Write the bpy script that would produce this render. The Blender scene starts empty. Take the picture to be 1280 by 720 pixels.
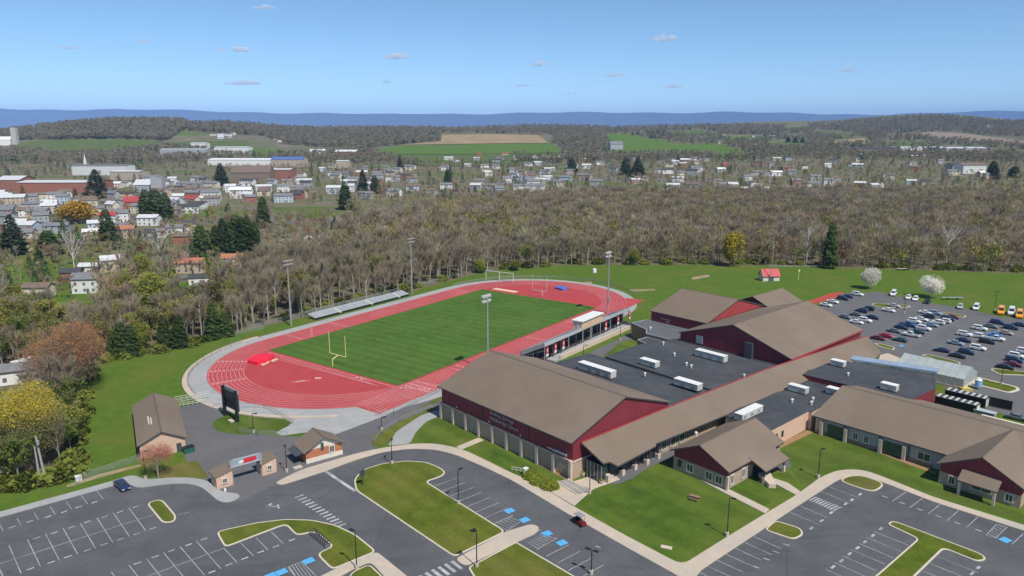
import bpy, math, random
import numpy as np
from mathutils import Vector
from mathutils.geometry import delaunay_2d_cdt
from math import sin, cos, pi, radians, sqrt, atan2
C = bpy.context.scene.collection
sc = bpy.context.scene
rnd = random.Random(7)
rng = np.random.default_rng(7)
# ---------------------------------------------------------------- camera model
FPX = 920.0; PT = math.atan(200/920); CAMH = 70.0
SP, CP = sin(PT), cos(PT)
def sm(a, b, x):
    t = min(1, max(0, (x-a)/(b-a))); return t*t*(3-2*t)
def gs(x, y, cx, cy, sx, sy): return math.exp(-((x-cx)/sx)**2-((y-cy)/sy)**2)
def zt(x, y):
    """terrain height"""
    if y < 1250: return 0.0
    z = 58*sm(1250, 3300, y)
    w = sm(1500, 2600, y)
    z += w*(5*sin(x*.0041+1.3)*cos(y*.0023) + 3*sin(x*.0087+y*.004))
    z += 52*gs(x, y, -1230, 2300, 330, 420)
    z += 26*gs(x, y, -800, 2650, 500, 500)
    z += 14*gs(x, y, 300, 3300, 700, 500)
    z += 62*gs(x, y, 2150, 3800, 480, 600)
    z += 42*gs(x, y, 1450, 3900, 600, 500)
    z += 60*gs(x, y, 3300, 4700, 900, 700)
    z -= 30*sm(5200, 7000, y)
    return z
def ray(px, py):
    u = px-640; v = py-360
    return Vector((u, FPX*CP-v*SP, -(FPX*SP+v*CP)))
def P(px, py, z=0.0):
    d = ray(px, py); k = (CAMH-z)/-d.z
    return Vector((d.x*k, d.y*k, z))
def G(px, py):
    """photo pixel -> point on the terrain"""
    d = ray(px, py); d = d/d.y
    if d.z < 0:
        k = CAMH/-d.z
        if k < 1250: return Vector((d.x*k, k, 0))
    k = 1240.0
    while k < 6500:
        if CAMH+d.z*k < zt(d.x*k, k):
            a, b = k-20, k
            for _ in range(12):
                m = (a+b)/2
                if CAMH+d.z*m < zt(d.x*m, m): b = m
                else: a = m
            return Vector((d.x*b, b, CAMH+d.z*b))
        k += 20
    return None
def PP(px, py, p0, n):
    d = ray(px, py); c = Vector((0, 0, CAMH)); return c+d*(n.dot(p0-c)/n.dot(d))
def proj(x, y, z):
    dz = z-CAMH
    w = y*CP - dz*SP; v = -(y*SP + dz*CP)
    return 640+FPX*x/w, 360+FPX*v/w
# ---------------------------------------------------------------- frames
TH = radians(42)
E1 = Vector((cos(TH), sin(TH), 0)); E2 = Vector((-sin(TH), cos(TH), 0))
O0 = P(715.5, 600)
def S(s, t, z=0.0):
    p = O0+E1*s+E2*t; return Vector((p.x, p.y, z))
TA = radians(54.5)
A1 = Vector((cos(TA), sin(TA), 0)); A2 = Vector((-sin(TA), cos(TA), 0))
T0 = Vector((-22.38, 256.46, 0))
def T(u, w, z=0.0):
    p = T0+A1*u+A2*w; return Vector((p.x, p.y, z))
# ---------------------------------------------------------------- materials
def nodes(name):
    m = bpy.data.materials.new(name); m.use_nodes = True
    nt = m.node_tree; b = nt.nodes['Principled BSDF']
    return m, nt, b
def mixc(nt, fac, a, b, mode='MIX'):
    n = nt.nodes.new('ShaderNodeMix'); n.data_type = 'RGBA'; n.blend_type = mode
    for i, s in ((0, fac), (6, a), (7, b)):
        if hasattr(s, 'is_output'): nt.links.new(s, n.inputs[i])
        elif i == 0: n.inputs[0].default_value = s
        else: n.inputs[i].default_value = (*s, 1)
    return n.outputs[2]
def noise(nt, scale, detail=4, rough=.55, coord='Object', stretch=None, lo=.35, hi=.65):
    tc = nt.nodes.new('ShaderNodeTexCoord'); out = tc.outputs[coord]
    if stretch:
        mp = nt.nodes.new('ShaderNodeMapping'); mp.inputs['Scale'].default_value = stretch[:3]
        if len(stretch) > 3: mp.inputs['Rotation'].default_value = (0, 0, stretch[3])
        nt.links.new(out, mp.inputs[0]); out = mp.outputs[0]
    n = nt.nodes.new('ShaderNodeTexNoise'); n.inputs['Scale'].default_value = scale
    n.inputs['Detail'].default_value = detail; n.inputs['Roughness'].default_value = rough
    nt.links.new(out, n.inputs['Vector'])
    r = nt.nodes.new('ShaderNodeMapRange'); r.inputs[1].default_value = lo; r.inputs[2].default_value = hi
    nt.links.new(n.outputs[0], r.inputs[0]); return r.outputs[0]
def stripe(nt, axis, period, lo=-1, hi=1):
    tc = nt.nodes.new('ShaderNodeTexCoord')
    d = nt.nodes.new('ShaderNodeVectorMath'); d.operation = 'DOT_PRODUCT'; d.inputs[1].default_value = axis
    nt.links.new(tc.outputs['Object'], d.inputs[0])
    a = nt.nodes.new('ShaderNodeMath'); a.operation = 'MULTIPLY'; a.inputs[1].default_value = 2*pi/period
    nt.links.new(d.outputs['Value'], a.inputs[0])
    s = nt.nodes.new('ShaderNodeMath'); s.operation = 'SINE'; nt.links.new(a.outputs[0], s.inputs[0])
    r = nt.nodes.new('ShaderNodeMapRange'); r.inputs[1].default_value = lo; r.inputs[2].default_value = hi
    nt.links.new(s.outputs[0], r.inputs[0]); return r.outputs[0]
def bump(nt, b, h, strength=.5, dist=.05):
    n = nt.nodes.new('ShaderNodeBump'); n.inputs['Strength'].default_value = strength
    n.inputs['Distance'].default_value = dist
    nt.links.new(h, n.inputs['Height']); nt.links.new(n.outputs[0], b.inputs['Normal'])
def mul(c, k): return tuple(x*k for x in c)
def translucent(m, nt, b, k=.4):
    """thin leaves and twigs pass some light through"""
    t = nt.nodes.new('ShaderNodeBsdfTranslucent'); x = nt.nodes.new('ShaderNodeMixShader'); x.inputs[0].default_value = k
    nt.links.new(b.inputs['Base Color'].links[0].from_socket, t.inputs['Color']); nt.links.new(b.outputs[0], x.inputs[1]); nt.links.new(t.outputs[0], x.inputs[2]); nt.links.new(x.outputs[0], nt.nodes['Material Output'].inputs['Surface'])
MATS = {}
def mat(name, c, c2=None, scale=.6, rough=.85, metal=0, spec=.3, grain=None, c3=None, scale3=.05, ribs=None, alpha=None, stretch=None):
    if name in MATS: return MATS[name]
    m, nt, b = nodes(name)
    col = mixc(nt, noise(nt, scale, stretch=stretch), c, c2 or mul(c, .8))
    if c3: col = mixc(nt, noise(nt, scale3, 5, .6, lo=.45, hi=.7), col, c3)
    if grain: col = mixc(nt, noise(nt, grain, 2), col, mixc(nt, 1, col, (.9, .9, .9), 'MULTIPLY'))
    nt.links.new(col, b.inputs['Base Color'])
    b.inputs['Roughness'].default_value = rough; b.inputs['Metallic'].default_value = metal
    b.inputs['Specular IOR Level'].default_value = spec
    if ribs: bump(nt, b, stripe(nt, ribs[0], ribs[1], -.2, .9), 1.0, ribs[2])
    if alpha: b.inputs['Alpha'].default_value = alpha
    MATS[name] = m; return m
def plain(name, c, rough=.6, metal=0, spec=.4):
    return mat(name, c, mul(c, .9), 1.5, rough, metal, spec)
# ---------------------------------------------------------------- mesh builder
BASE = {}
class MB:
    def __init__(s): s.v = []; s.f = []; s.m = []
    def face(s, pts, mi=0):
        n = len(s.v); s.v += [tuple(p) for p in pts]; s.f.append(tuple(range(n, n+len(pts)))); s.m.append(mi); return s
    def prism(s, pts, z0, z1, mi=0, top=None, bottom=False):
        pts = ccw(pts); n = len(s.v); k = len(pts)
        s.v += [(p[0], p[1], z0) for p in pts]+[(p[0], p[1], z1) for p in pts]
        for i in range(k):
            j = (i+1) % k; s.f.append((n+i, n+j, n+k+j, n+k+i)); s.m.append(mi)
        s.cap([(p[0], p[1]) for p in pts], z1, mi if top is None else top)
        if bottom: s.f.append(tuple(range(n+k-1, n-1, -1))); s.m.append(mi)
        return s
    def cap(s, pts, z, mi=0):
        """flat polygon, also when concave"""
        vs, es, fs, *_ = delaunay_2d_cdt([Vector((p[0], p[1])) for p in pts], [], [list(range(len(pts)))], 1, 1e-4)
        n = len(s.v); s.v += [(p.x, p.y, z) for p in vs]
        for t in fs: s.f.append(tuple(n+i for i in (t if (vs[t[1]]-vs[t[0]]).cross(vs[t[2]]-vs[t[0]]) > 0 else t[::-1]))); s.m.append(mi)
        return s
    def hexa(s, q, mi=0):
        """q: 4 bottom, 4 top points (ccw)"""
        n = len(s.v); s.v += [tuple(p) for p in q]
        for f in ((3, 2, 1, 0), (4, 5, 6, 7), (0, 1, 5, 4), (1, 2, 6, 5), (2, 3, 7, 6), (3, 0, 4, 7)):
            s.f.append(tuple(n+i for i in f)); s.m.append(mi)
        return s
    def box(s, c, ax, L, W, z0, z1, mi=0):
        ax = Vector((ax[0], ax[1], 0)).normalized(); ay = Vector((-ax.y, ax.x, 0)); c = Vector((c[0], c[1], 0))
        q = [c+ax*(L/2*i)+ay*(W/2*j) for i, j in ((-1, -1), (1, -1), (1, 1), (-1, 1))]
        return s.hexa([(p.x, p.y, z0) for p in q]+[(p.x, p.y, z1) for p in q], mi)
    def slab(s, pts, th, mi=0, side=None):
        """roof sheet: top polygon given, thickness down"""
        n = len(s.v); k = len(pts); s.v += [tuple(p) for p in pts]+[(p[0], p[1], p[2]-th) for p in pts]
        s.f.append(tuple(range(n, n+k))); s.m.append(mi); s.f.append(tuple(range(n+2*k-1, n+k-1, -1))); s.m.append(mi if side is None else side)
        for i in range(k):
            j = (i+1) % k; s.f.append((n+i, n+k+i, n+k+j, n+j)); s.m.append(mi if side is None else side)
        return s
    def tube(s, a, b, r0, r1=None, n=8, mi=0, cap=True):
        a = Vector(a); b = Vector(b); r1 = r0 if r1 is None else r1
        d = (b-a).normalized(); x = d.orthogonal().normalized(); y = d.cross(x)
        k = len(s.v)
        for p, r in ((a, r0), (b, r1)):
            for i in range(n): s.v.append(tuple(p+x*(r*cos(2*pi*i/n))+y*(r*sin(2*pi*i/n))))
        for i in range(n):
            j = (i+1) % n; s.f.append((k+i, k+j, k+n+j, k+n+i)); s.m.append(mi)
        if cap:
            s.f.append(tuple(range(k+n, k+2*n))); s.m.append(mi); s.f.append(tuple(range(k+n-1, k-1, -1))); s.m.append(mi)
        return s
    def strip(s, a, b, w, z, mi=0):
        a = Vector((a[0], a[1], 0)); b = Vector((b[0], b[1], 0)); d = (b-a).normalized(); o = Vector((-d.y, d.x, 0))*(w/2)
        return s.face([(q.x, q.y, z) for q in (a-o, b-o, b+o, a+o)], mi)
    def build(s, name, mats, parent=None, shift=None, local=False):
        me = bpy.data.meshes.new(name)
        off = shift if shift is not None else (BASE.get(parent.name) if (parent and not local) else None)
        v = s.v if off is None else [(p[0]-off[0], p[1]-off[1], p[2]-off[2]) for p in s.v]
        me.from_pydata(v, [], s.f)
        ms = mats if isinstance(mats, (list, tuple)) else [mats]
        for m in ms: me.materials.append(m)
        if len(ms) > 1: me.polygons.foreach_set('material_index', s.m)
        me.update()
        o = bpy.data.objects.new(name, me); C.objects.link(o)
        if parent:
            o.parent = parent; BASE[o.name] = BASE.get(parent.name, Vector((0, 0, 0)))
        return o
def ccw(p):
    a = sum(p[i][0]*p[(i+1) % len(p)][1]-p[(i+1) % len(p)][0]*p[i][1] for i in range(len(p)))
    return list(p) if a > 0 else list(p)[::-1]
def tag(o, label, cat, group=None):
    o['label'] = label; o['category'] = cat
    if group: o['group'] = group
    return o
def thing(name, label, cat, loc, rz=0, group=None):
    o = bpy.data.objects.new(name, None); C.objects.link(o); o.empty_display_size = .5
    o.location = loc; o.rotation_euler = (0, 0, rz); BASE[o.name] = Vector(loc)
    return tag(o, label, cat, group)
def single(name, label, cat, mb, mats, group=None):
    xs = [p[0] for p in mb.v]; ys = [p[1] for p in mb.v]; b = Vector((sum(xs)/len(xs), sum(ys)/len(ys), min(p[2] for p in mb.v)))
    o = mb.build(name, mats, None, b); o.location = b; BASE[o.name] = b
    return tag(o, label, cat, group)
def struct(name, mb, mats, kind='structure'):
    o = mb.build(name, mats); o['kind'] = kind; return o
def smooth(o):
    for p in o.data.polygons: p.use_smooth = True
    return o
def pxs(l, z=0.0): return [P(x, y, z) for x, y in l]
def rounded(p, r, n=4):
    out = []; k = len(p)
    for i in range(k):
        a, b, c = Vector(p[i-1][:2]), Vector(p[i][:2]), Vector(p[(i+1) % k][:2])
        d1 = min(r, (a-b).length*.48); d2 = min(r, (c-b).length*.48)
        q0 = b+(a-b).normalized()*d1; q2 = b+(c-b).normalized()*d2
        for j in range(n+1):
            t = j/n; q = q0*(1-t)**2+b*2*t*(1-t)+q2*t*t; out.append(Vector((q.x, q.y, 0)))
    return out
def inset(p, d):
    p = ccw(p); out = []; k = len(p)
    for i in range(k):
        a, b, c = Vector(p[i-1][:2]), Vector(p[i][:2]), Vector(p[(i+1) % k][:2])
        e, f = (b-a), (c-b)
        if e.length < 1e-5: e = f
        if f.length < 1e-5: f = e
        n1 = Vector((-e.y, e.x)).normalized(); n2 = Vector((-f.y, f.x)).normalized(); m = n1+n2
        m = n1 if m.length < .2 else m.normalized(); s = d/max(.4, m.dot(n1))
        out.append(Vector((b.x+m.x*s, b.y+m.y*s, 0)))
    return out
def inside(x, y, poly):
    c = False; j = len(poly)-1
    for i in range(len(poly)):
        xi, yi = poly[i]; xj, yj = poly[j]
        if (yi > y) != (yj > y) and x < (xj-xi)*(y-yi)/(yj-yi)+xi: c = not c
        j = i
    return c
ORD = 'first second third fourth fifth sixth seventh eighth ninth tenth eleventh twelfth thirteenth fourteenth fifteenth sixteenth'.split()
# ---------------------------------------------------------------- palette
def grass_mat(name, g, y, brown, mow=None, mowamp=.12):
    m, nt, b = nodes(name)
    col = mixc(nt, noise(nt, .35, 5), g, mul(g, .72))
    col = mixc(nt, noise(nt, .06, 6, .65, lo=.40, hi=.66), col, y)
    col = mixc(nt, noise(nt, .018, 7, .65, lo=.52, hi=.70), col, brown)
    col = mixc(nt, noise(nt, 3.0, 3), col, mixc(nt, 1, col, (.72, .76, .7), 'MULTIPLY'))
    if mow: col = mixc(nt, stripe(nt, mow[0], mow[1], -.35, .35), col, mixc(nt, 1, col, (1-mowamp,)*3, 'MULTIPLY'))
    nt.links.new(col, b.inputs['Base Color']); b.inputs['Roughness'].default_value = .95; b.inputs['Specular IOR Level'].default_value = .1
    MATS[name] = m; return m
def asphalt(name, c, light, dark):
    m, nt, b = nodes(name)
    col = mixc(nt, noise(nt, .12, 6, .6), c, light)
    col = mixc(nt, noise(nt, .035, 5, .6, lo=.5, hi=.75), col, dark)
    col = mixc(nt, noise(nt, .5, 4, .6, stretch=(.12, 1, 1, -TH), lo=.5, hi=.8), col, light)
    col = mixc(nt, noise(nt, .55, 3, .5, lo=.66, hi=.74), col, mixc(nt, 1, col, (.72, .72, .74), 'MULTIPLY'))
    col = mixc(nt, noise(nt, .22, 6, .7, lo=.55, hi=.75), col, mul(light, 1.06))
    col = mixc(nt, noise(nt, 6, 3), col, mixc(nt, 1, col, (.85, .85, .85), 'MULTIPLY'))
    v = nt.nodes.new('ShaderNodeTexVoronoi'); v.feature = 'DISTANCE_TO_EDGE'; v.inputs['Scale'].default_value = .045
    tc = nt.nodes.new('ShaderNodeTexCoord'); nt.links.new(tc.outputs['Object'], v.inputs['Vector'])
    r = nt.nodes.new('ShaderNodeMapRange'); r.inputs[1].default_value = .0; r.inputs[2].default_value = .004; r.inputs[3].default_value = .45; r.inputs[4].default_value = 0
    nt.links.new(v.outputs[0], r.inputs[0]); col = mixc(nt, r.outputs[0], col, mul(dark, .6))
    nt.links.new(col, b.inputs['Base Color']); b.inputs['Roughness'].default_value = .85; b.inputs['Specular IOR Level'].default_value = .25
    return m
M_LAWN = grass_mat('lawn_grass', (.088, .155, .019), (.135, .175, .03), (.16, .145, .055), ((E1.x, E1.y, 0), 7.5), .14)
M_ISLE = grass_mat('island_grass', (.115, .16, .016), (.165, .165, .03), (.19, .15, .06), ((E1.x, E1.y, 0), 4.2), .12)
M_ASPH = asphalt('lot_asphalt', (.089, .092, .098), (.122, .124, .128), (.068, .071, .076))
M_ASPH2 = asphalt('plaza_asphalt', (.13, .127, .13), (.15, .145, .146), (.108, .107, .11))
M_WALK = mat('pavement_concrete', (.56, .46, .36), (.50, .42, .335), .5, .9, grain=4, c3=(.45, .40, .34), scale3=.08)
M_WALKG = mat('grey_concrete', (.40, .39, .38), (.34, .34, .335), .4, .9, grain=4, c3=(.31, .315, .31), scale3=.06)
M_KERB = mat('kerb_concrete', (.62, .54, .43), (.54, .47, .38), 1, .9)
M_LINE = mat('white_line_paint', (.52, .52, .52), (.36, .36, .37), 1.2, .8, c3=(.20, .205, .215), scale3=.35)
M_BLUE = plain('blue_pavement_paint', (.10, .40, .72), .7)
M_TRACK = mat('red_track_rubber', (.45, .074, .078), (.40, .066, .071), .15, .9, spec=.15, grain=3, c3=(.47, .10, .10), scale3=.06)
M_TRACKD = mat('dark_red_rubber', (.44, .066, .070), (.40, .058, .063), .2, .9, spec=.15, grain=3)
M_TLINE = mat('track_line_paint', (.70, .42, .41), (.62, .30, .30), .6, .85)
M_ROOF = mat('brown_shingle', (.196, .150, .112), (.174, .133, .101), .12, .9, spec=.2, c3=(.225, .175, .134), scale3=.05)
M_FLAT = mat('dark_roof_membrane', (.062, .066, .075), (.05, .054, .062), .3, .85, c3=(.085, .088, .095), scale3=.12, grain=2)
M_MAROON = mat('maroon_metal_siding', (.225, .034, .046), (.195, .029, .04), .2, .55, spec=.3, ribs=((E1.x+E2.x, E1.y+E2.y, 0), .9, .10))
M_RED = mat('red_fascia_metal', (.36, .055, .055), (.32, .048, .05), .4, .55)
M_BRICK = mat('tan_split_block', (.48, .34, .245), (.39, .28, .205), 2.5, .9, grain=6, c3=(.42, .31, .25), scale3=.3)
M_STONE = mat('pale_block_pier', (.62, .50, .40), (.54, .43, .35), 1.5, .9)
M_PINK = mat('pink_block', (.68, .46, .34), (.60, .40, .30), 1.5, .9, grain=5)
M_ORANGE = mat('orange_brick', (.48, .19, .095), (.40, .15, .08), 3, .9, grain=6)
M_BROWNB = mat('brown_brick', (.30, .19, .14), (.24, .15, .11), 3, .9)
M_CREAM = mat('cream_siding', (.72, .66, .56), (.64, .58, .49), 1, .8)
M_WHITE = mat('white_paint', (.74, .74, .71), (.66, .66, .63), 1, .6)
M_OFFW = mat('off_white_metal', (.56, .55, .50), (.47, .46, .42), .8, .55)
M_GREY = mat('galvanised_steel', (.42, .44, .45), (.34, .36, .37), 1.2, .5, metal=.4)
M_DGREY = plain('dark_grey_steel', (.07, .075, .08), .5)
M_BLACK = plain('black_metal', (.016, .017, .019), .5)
M_GLASS = mat('window_glass', (.02, .028, .035), (.035, .045, .055), .5, .08, spec=.6)
M_GREENGL = mat('green_window_glass', (.03, .06, .045), (.05, .09, .06), 1.3, .1, spec=.6)
M_TRIM = plain('pale_window_frame', (.62, .56, .48), .6)
M_ALU = mat('aluminium_bench', (.60, .63, .66), (.52, .55, .58), .6, .45, metal=.3)
M_YEL = plain('yellow_goal_paint', (.75, .68, .30), .5)
M_RUBBER = plain('tyre_rubber', (.02, .02, .02), .9)
M_MULCH = mat('reddish_mulch', (.33, .20, .11), (.26, .15, .085), 2, .95)
M_SOIL = mat('bare_soil', (.36, .27, .16), (.26, .20, .12), .4, .95, c3=(.16, .17, .05), scale3=.1)
M_TAN = mat('tan_panel', (.62, .45, .30), (.56, .41, .28), .8, .75)
HAZE = 4.6e-5
# ================================================================ GROUND
def build_ground():
    ys = [-160, -60, 0, 40]+list(np.linspace(80, 1240, 30))+list(np.linspace(1280, 5200, 120))+list(np.geomspace(5300, 13500, 20))
    us = np.linspace(-1, 1, 150)
    v = []; f = []; n = len(us)
    for y in ys:
        hw = max(420, y*.95+120)
        for u in us: v.append((u*hw, y, zt(u*hw, y)))
    for i in range(len(ys)-1):
        for j in range(n-1): a = i*n+j; f.append((a, a+1, a+n+1, a+n))
    mb = MB(); mb.v = v; mb.f = f; mb.m = [0]*len(f)
    m, nt, b = nodes('ground_cover')
    near = mixc(nt, noise(nt, .35, 5), (.104, .172, .022), (.078, .138, .017))
    near = mixc(nt, noise(nt, .05, 6, .6, lo=.45, hi=.7), near, (.135, .16, .03))
    near = mixc(nt, noise(nt, 3, 3), near, mixc(nt, 1, near, (.75, .78, .72), 'MULTIPLY'))
    far = mixc(nt, noise(nt, .012, 5, .6), (.16, .142, .085), (.125, .128, .055))
    far = mixc(nt, noise(nt, .03, 4, .6, lo=.5, hi=.62), far, (.19, .165, .13))
    far = mixc(nt, noise(nt, .006, 4, .6, lo=.56, hi=.64), far, (.10, .145, .035))
    # land cover: mown school land up to about 360 m, mixed town land beyond
    tc = nt.nodes.new('ShaderNodeTexCoord'); sp = nt.nodes.new('ShaderNodeSeparateXYZ'); nt.links.new(tc.outputs['Object'], sp.inputs[0])
    r = nt.nodes.new('ShaderNodeMapRange'); r.inputs[1].default_value = 375; r.inputs[2].default_value = 430
    nt.links.new(sp.outputs[1], r.inputs[0])
    nt.links.new(mixc(nt, r.outputs[0], near, far), b.inputs['Base Color'])
    b.inputs['Roughness'].default_value = .95; b.inputs['Specular IOR Level'].default_value = .1
    smooth(struct('ground', mb, m))
build_ground()
def drape(name, px, m, off=None, step=12):
    """a patch of land cover laid on the terrain, outlined in photo pixels"""
    x0 = min(p[0] for p in px); x1 = max(p[0] for p in px); y0 = min(p[1] for p in px); y1 = max(p[1] for p in px)
    pts = []
    for i in range(len(px)):
        a, b = px[i], px[(i+1) % len(px)]; n = max(1, int(math.hypot(b[0]-a[0], b[1]-a[1])/6))
        for k in range(n): pts.append((a[0]+(b[0]-a[0])*k/n, a[1]+(b[1]-a[1])*k/n))
    w = [G(*p) for p in pts]; w = [p for p in w if p]
    v2 = [Vector((p.x, p.y)) for p in w]; nb = len(v2)
    poly = [(p.x, p.y) for p in v2]
    X0 = min(p[0] for p in poly); X1 = max(p[0] for p in poly); Y0 = min(p[1] for p in poly); Y1 = max(p[1] for p in poly)
    if Y1 > 1250:
        d = 45
        for ix in range(int((X1-X0)/d)+1):
            for iy in range(int((Y1-Y0)/d)+1):
                q = (X0+ix*d, Y0+iy*d)
                if inside(q[0], q[1], poly): v2.append(Vector(q))
    vs, es, fs, *_ = delaunay_2d_cdt(v2, [], [list(range(nb))], 1, 1e-3)
    mb = MB()
    mb.v = [(p.x, p.y, zt(p.x, p.y)+(off if off else (.01 if p.y < 1250 else 1.2))) for p in vs]
    mb.f = [tuple(t) if (vs[t[1]]-vs[t[0]]).cross(vs[t[2]]-vs[t[0]]) > 0 else tuple(t)[::-1] for t in fs]; mb.m = [0]*len(fs)
    return struct(name, mb, m)
M_LITTER = mat('leaf_litter', (.155, .125, .08), (.11, .095, .055), .08, .95, c3=(.12, .13, .045), scale3=.03)
W1 = [(395, 393), (470, 377), (520, 363), (560, 352), (600, 341), (640, 336), (700, 332), (850, 331), (960, 332), (1280, 342), (1430, 348),
      (1430, 256), (1000, 248), (880, 250), (760, 252), (660, 256), (590, 262), (520, 275), (450, 284), (420, 300), (400, 322), (345, 338), (312, 352), (300, 380), (310, 412), (345, 405)]
W2 = [(-170, 634), (60, 606), (92, 596), (96, 560), (104, 500), (112, 465), (140, 447), (190, 440), (290, 419), (310, 412), (300, 380), (312, 352),
      (270, 345), (215, 350), (150, 350), (100, 392), (50, 400), (-170, 400)]
drape('woodland_floor', W1, M_LITTER, .012); drape('woodland_floor', W2, M_LITTER, .016)
GRN = grass_mat('crop_green', (.10, .20, .02), (.13, .19, .025), (.14, .17, .03))
GRN2 = grass_mat('meadow_green', (.10, .16, .03), (.14, .16, .05), (.17, .15, .07))
TANF = mat('ploughed_tan', (.34, .25, .13), (.29, .21, .11), .02, .95, c3=(.26, .19, .09), scale3=.01)
BRNF = mat('ploughed_brown', (.27, .20, .14), (.23, .17, .12), .02, .95)
for nm, m, pl in [
    ('crop_field', GRN, [(459, 187), (520, 182), (600, 180.5), (690, 180), (706, 191), (640, 192.5), (560, 193.5), (478, 193.5)]),
    ('meadow', GRN2, [(478, 194), (560, 194), (640, 193), (706, 191.5), (690, 199), (640, 208), (530, 208), (500, 203)]),
    ('ploughed_field', TANF, [(500, 181.5), (551, 177), (553, 168.5), (610, 168), (672, 169), (686, 179), (600, 180)]),
    ('meadow', GRN, [(757, 168), (790, 168), (810, 174), (850, 180), (900, 182), (945, 192), (860, 193), (770, 191), (752, 188), (765, 178)]),
    ('meadow', GRN2, [(150, 175), (205, 177), (150, 190), (20, 188), (10, 180), (60, 175)]),
    ('meadow', GRN2, [(208, 178), (310, 176), (312, 186), (210, 183)]),
    ('meadow', GRN, [(310, 185), (345, 187), (358, 196), (318, 198)]),
    ('playing_field', GRN2, [(340, 259), (422, 258), (424, 268), (396, 274), (350, 271)]),
    ('ploughed_field', BRNF, [(1140, 167), (1165, 165), (1197, 166.5), (1290, 178), (1290, 182), (1210, 176), (1160, 172)]),
    ('ploughed_field', TANF, [(1040, 177), (1080, 173), (1090, 180), (1045, 181)]),
    ('meadow', GRN2, [(960, 180), (985, 176), (1010, 180), (1000, 187), (965, 186)]),
    ('meadow', GRN, [(980, 160), (1008, 158), (1012, 162), (985, 163)]),
    ('meadow', GRN, [(905, 172), (945, 170), (960, 176), (915, 177)]),
    ('ploughed_field', BRNF, [(1175, 184), (1280, 190), (1280, 195), (1180, 190)]),
    ('meadow', GRN, [(205, 354), (240, 352), (246, 362), (208, 366)]),
    ('meadow', GRN, [(60, 292), (100, 290), (98, 300), (62, 302)]),
    ('meadow', GRN, [(345, 312), (402, 311), (404, 322), (350, 324)]),
    ('meadow', GRN, [(230, 262), (262, 260), (266, 268), (228, 270)]),
]: drape(nm, pl, m, .02 if pl[0][1] > 212 else None)
M_STREET = asphalt('town_asphalt', (.16, .155, .16), (.19, .185, .19), (.13, .13, .135))
for pl in ([(228, 226), (233, 226), (238, 238), (250, 256), (243, 256), (232, 240)], [(140, 282), (172, 268), (176, 272), (144, 287)],
           [(206, 346), (262, 341), (318, 331), (318, 334), (262, 345), (208, 350)], [(-5, 330), (4, 330), (6, 400), (-5, 400)],
           [(70, 298), (105, 300), (104, 308), (70, 306)], [(620, 228), (760, 222), (900, 226), (900, 228), (760, 224.5), (620, 231)],
           [(340, 277), (420, 275), (420, 277), (340, 280)], [(405, 190), (468, 194), (468, 198), (440, 199), (400, 193)]):
    drape('street', pl, M_STREET, .03 if pl[0][1] > 212 else None)
drape('bare_patch', [(235, 372), (252, 366), (256, 378), (244, 392), (236, 385)], M_SOIL, .03)
# distant ridge, 25 km away
RK = 1.8
def build_ridge():
    xs = np.linspace(-12500, 12500, 160); v = []; f = []; rows = [(12300, 0), (12900, .55), (13500, .9), (13900, 1), (14500, .8), (15500, .3)]
    for y, h in rows:
        for x in xs:
            px = 640+920*x/13900
            top = 148-(px/640-1)*0
            top = np.interp(px, [-60, 0, 160, 320, 430, 478, 520, 640, 780, 900, 960, 1100, 1180, 1240, 1340], [136.5, 137, 138.5, 140.5, 143, 144.5, 143, 142.5, 141, 141.5, 143, 143, 142, 140, 138.5])
            z = (70+(160-top)/920*13900)+14*sin(x*.0017)+9*sin(x*.0051+1)
            zz = max(2, z*h+(1-h)*h*55*sin(x*.0043+y*.003)); v.append((x*RK, (y+220*sin(x*.0011))*RK, CAMH+(zz-CAMH)*RK if zz > CAMH else zz))
    n = len(xs)
    for i in range(len(rows)-1):
        for j in range(n-1): a = i*n+j; f.append((a, a+1, a+n+1, a+n))
    mb = MB(); mb.v = v; mb.f = f; mb.m = [0]*len(f)
    smooth(struct('mountain_ridge', mb, mat('ridge_forest', (.075, .068, .05), (.05, .05, .038), .0025, .95, c3=(.05, .06, .03), scale3=.0007)))
build_ridge()
# ================================================================ CAR PARKS, WALKS, ISLANDS (near ground)
def sheet(name, px, m, z, r=0):
    p = pxs(px) if not isinstance(px[0], Vector) else px
    if r: p = rounded(p, r)
    mb = MB(); mb.cap(p, z); return struct(name, mb, m)
def raised(name, px, m, h=.14, r=1.0, kerb=None, z0=-.05):
    p = rounded(pxs(px), r); mb = MB()
    if kerb:
        mb.prism(p, z0, h, 0); mb.prism(inset(p, kerb), h-.02, h+.03, 1)
        return struct(name, mb, [M_KERB, m])
    mb.prism(p, z0, h, 0); return struct(name, mb, m)
sheet('parking_lot', [(-90, 668), (0, 646), (142, 607), (190, 606), (237, 603), (262, 614), (300, 626), (345, 605), (405, 590), (480, 564), (515, 560), (545, 561), (570, 568),
      (640, 600), (715, 645), (850, 718), (872, 715), (957, 659), (1045, 601), (1062, 596), (1110, 605), (1280, 663), (1400, 705), (1500, 900), (-300, 900)], M_ASPH, .02)
sheet('forecourt', [(215, 512), (262, 500), (300, 540), (352, 546), (400, 545), (480, 520), (552, 486), (575, 497), (560, 512), (520, 521), (490, 543), (467, 562), (352, 604.5), (345, 606),
      (300, 627), (268, 614), (232, 575), (226, 545)], M_ASPH2, .03)
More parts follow.
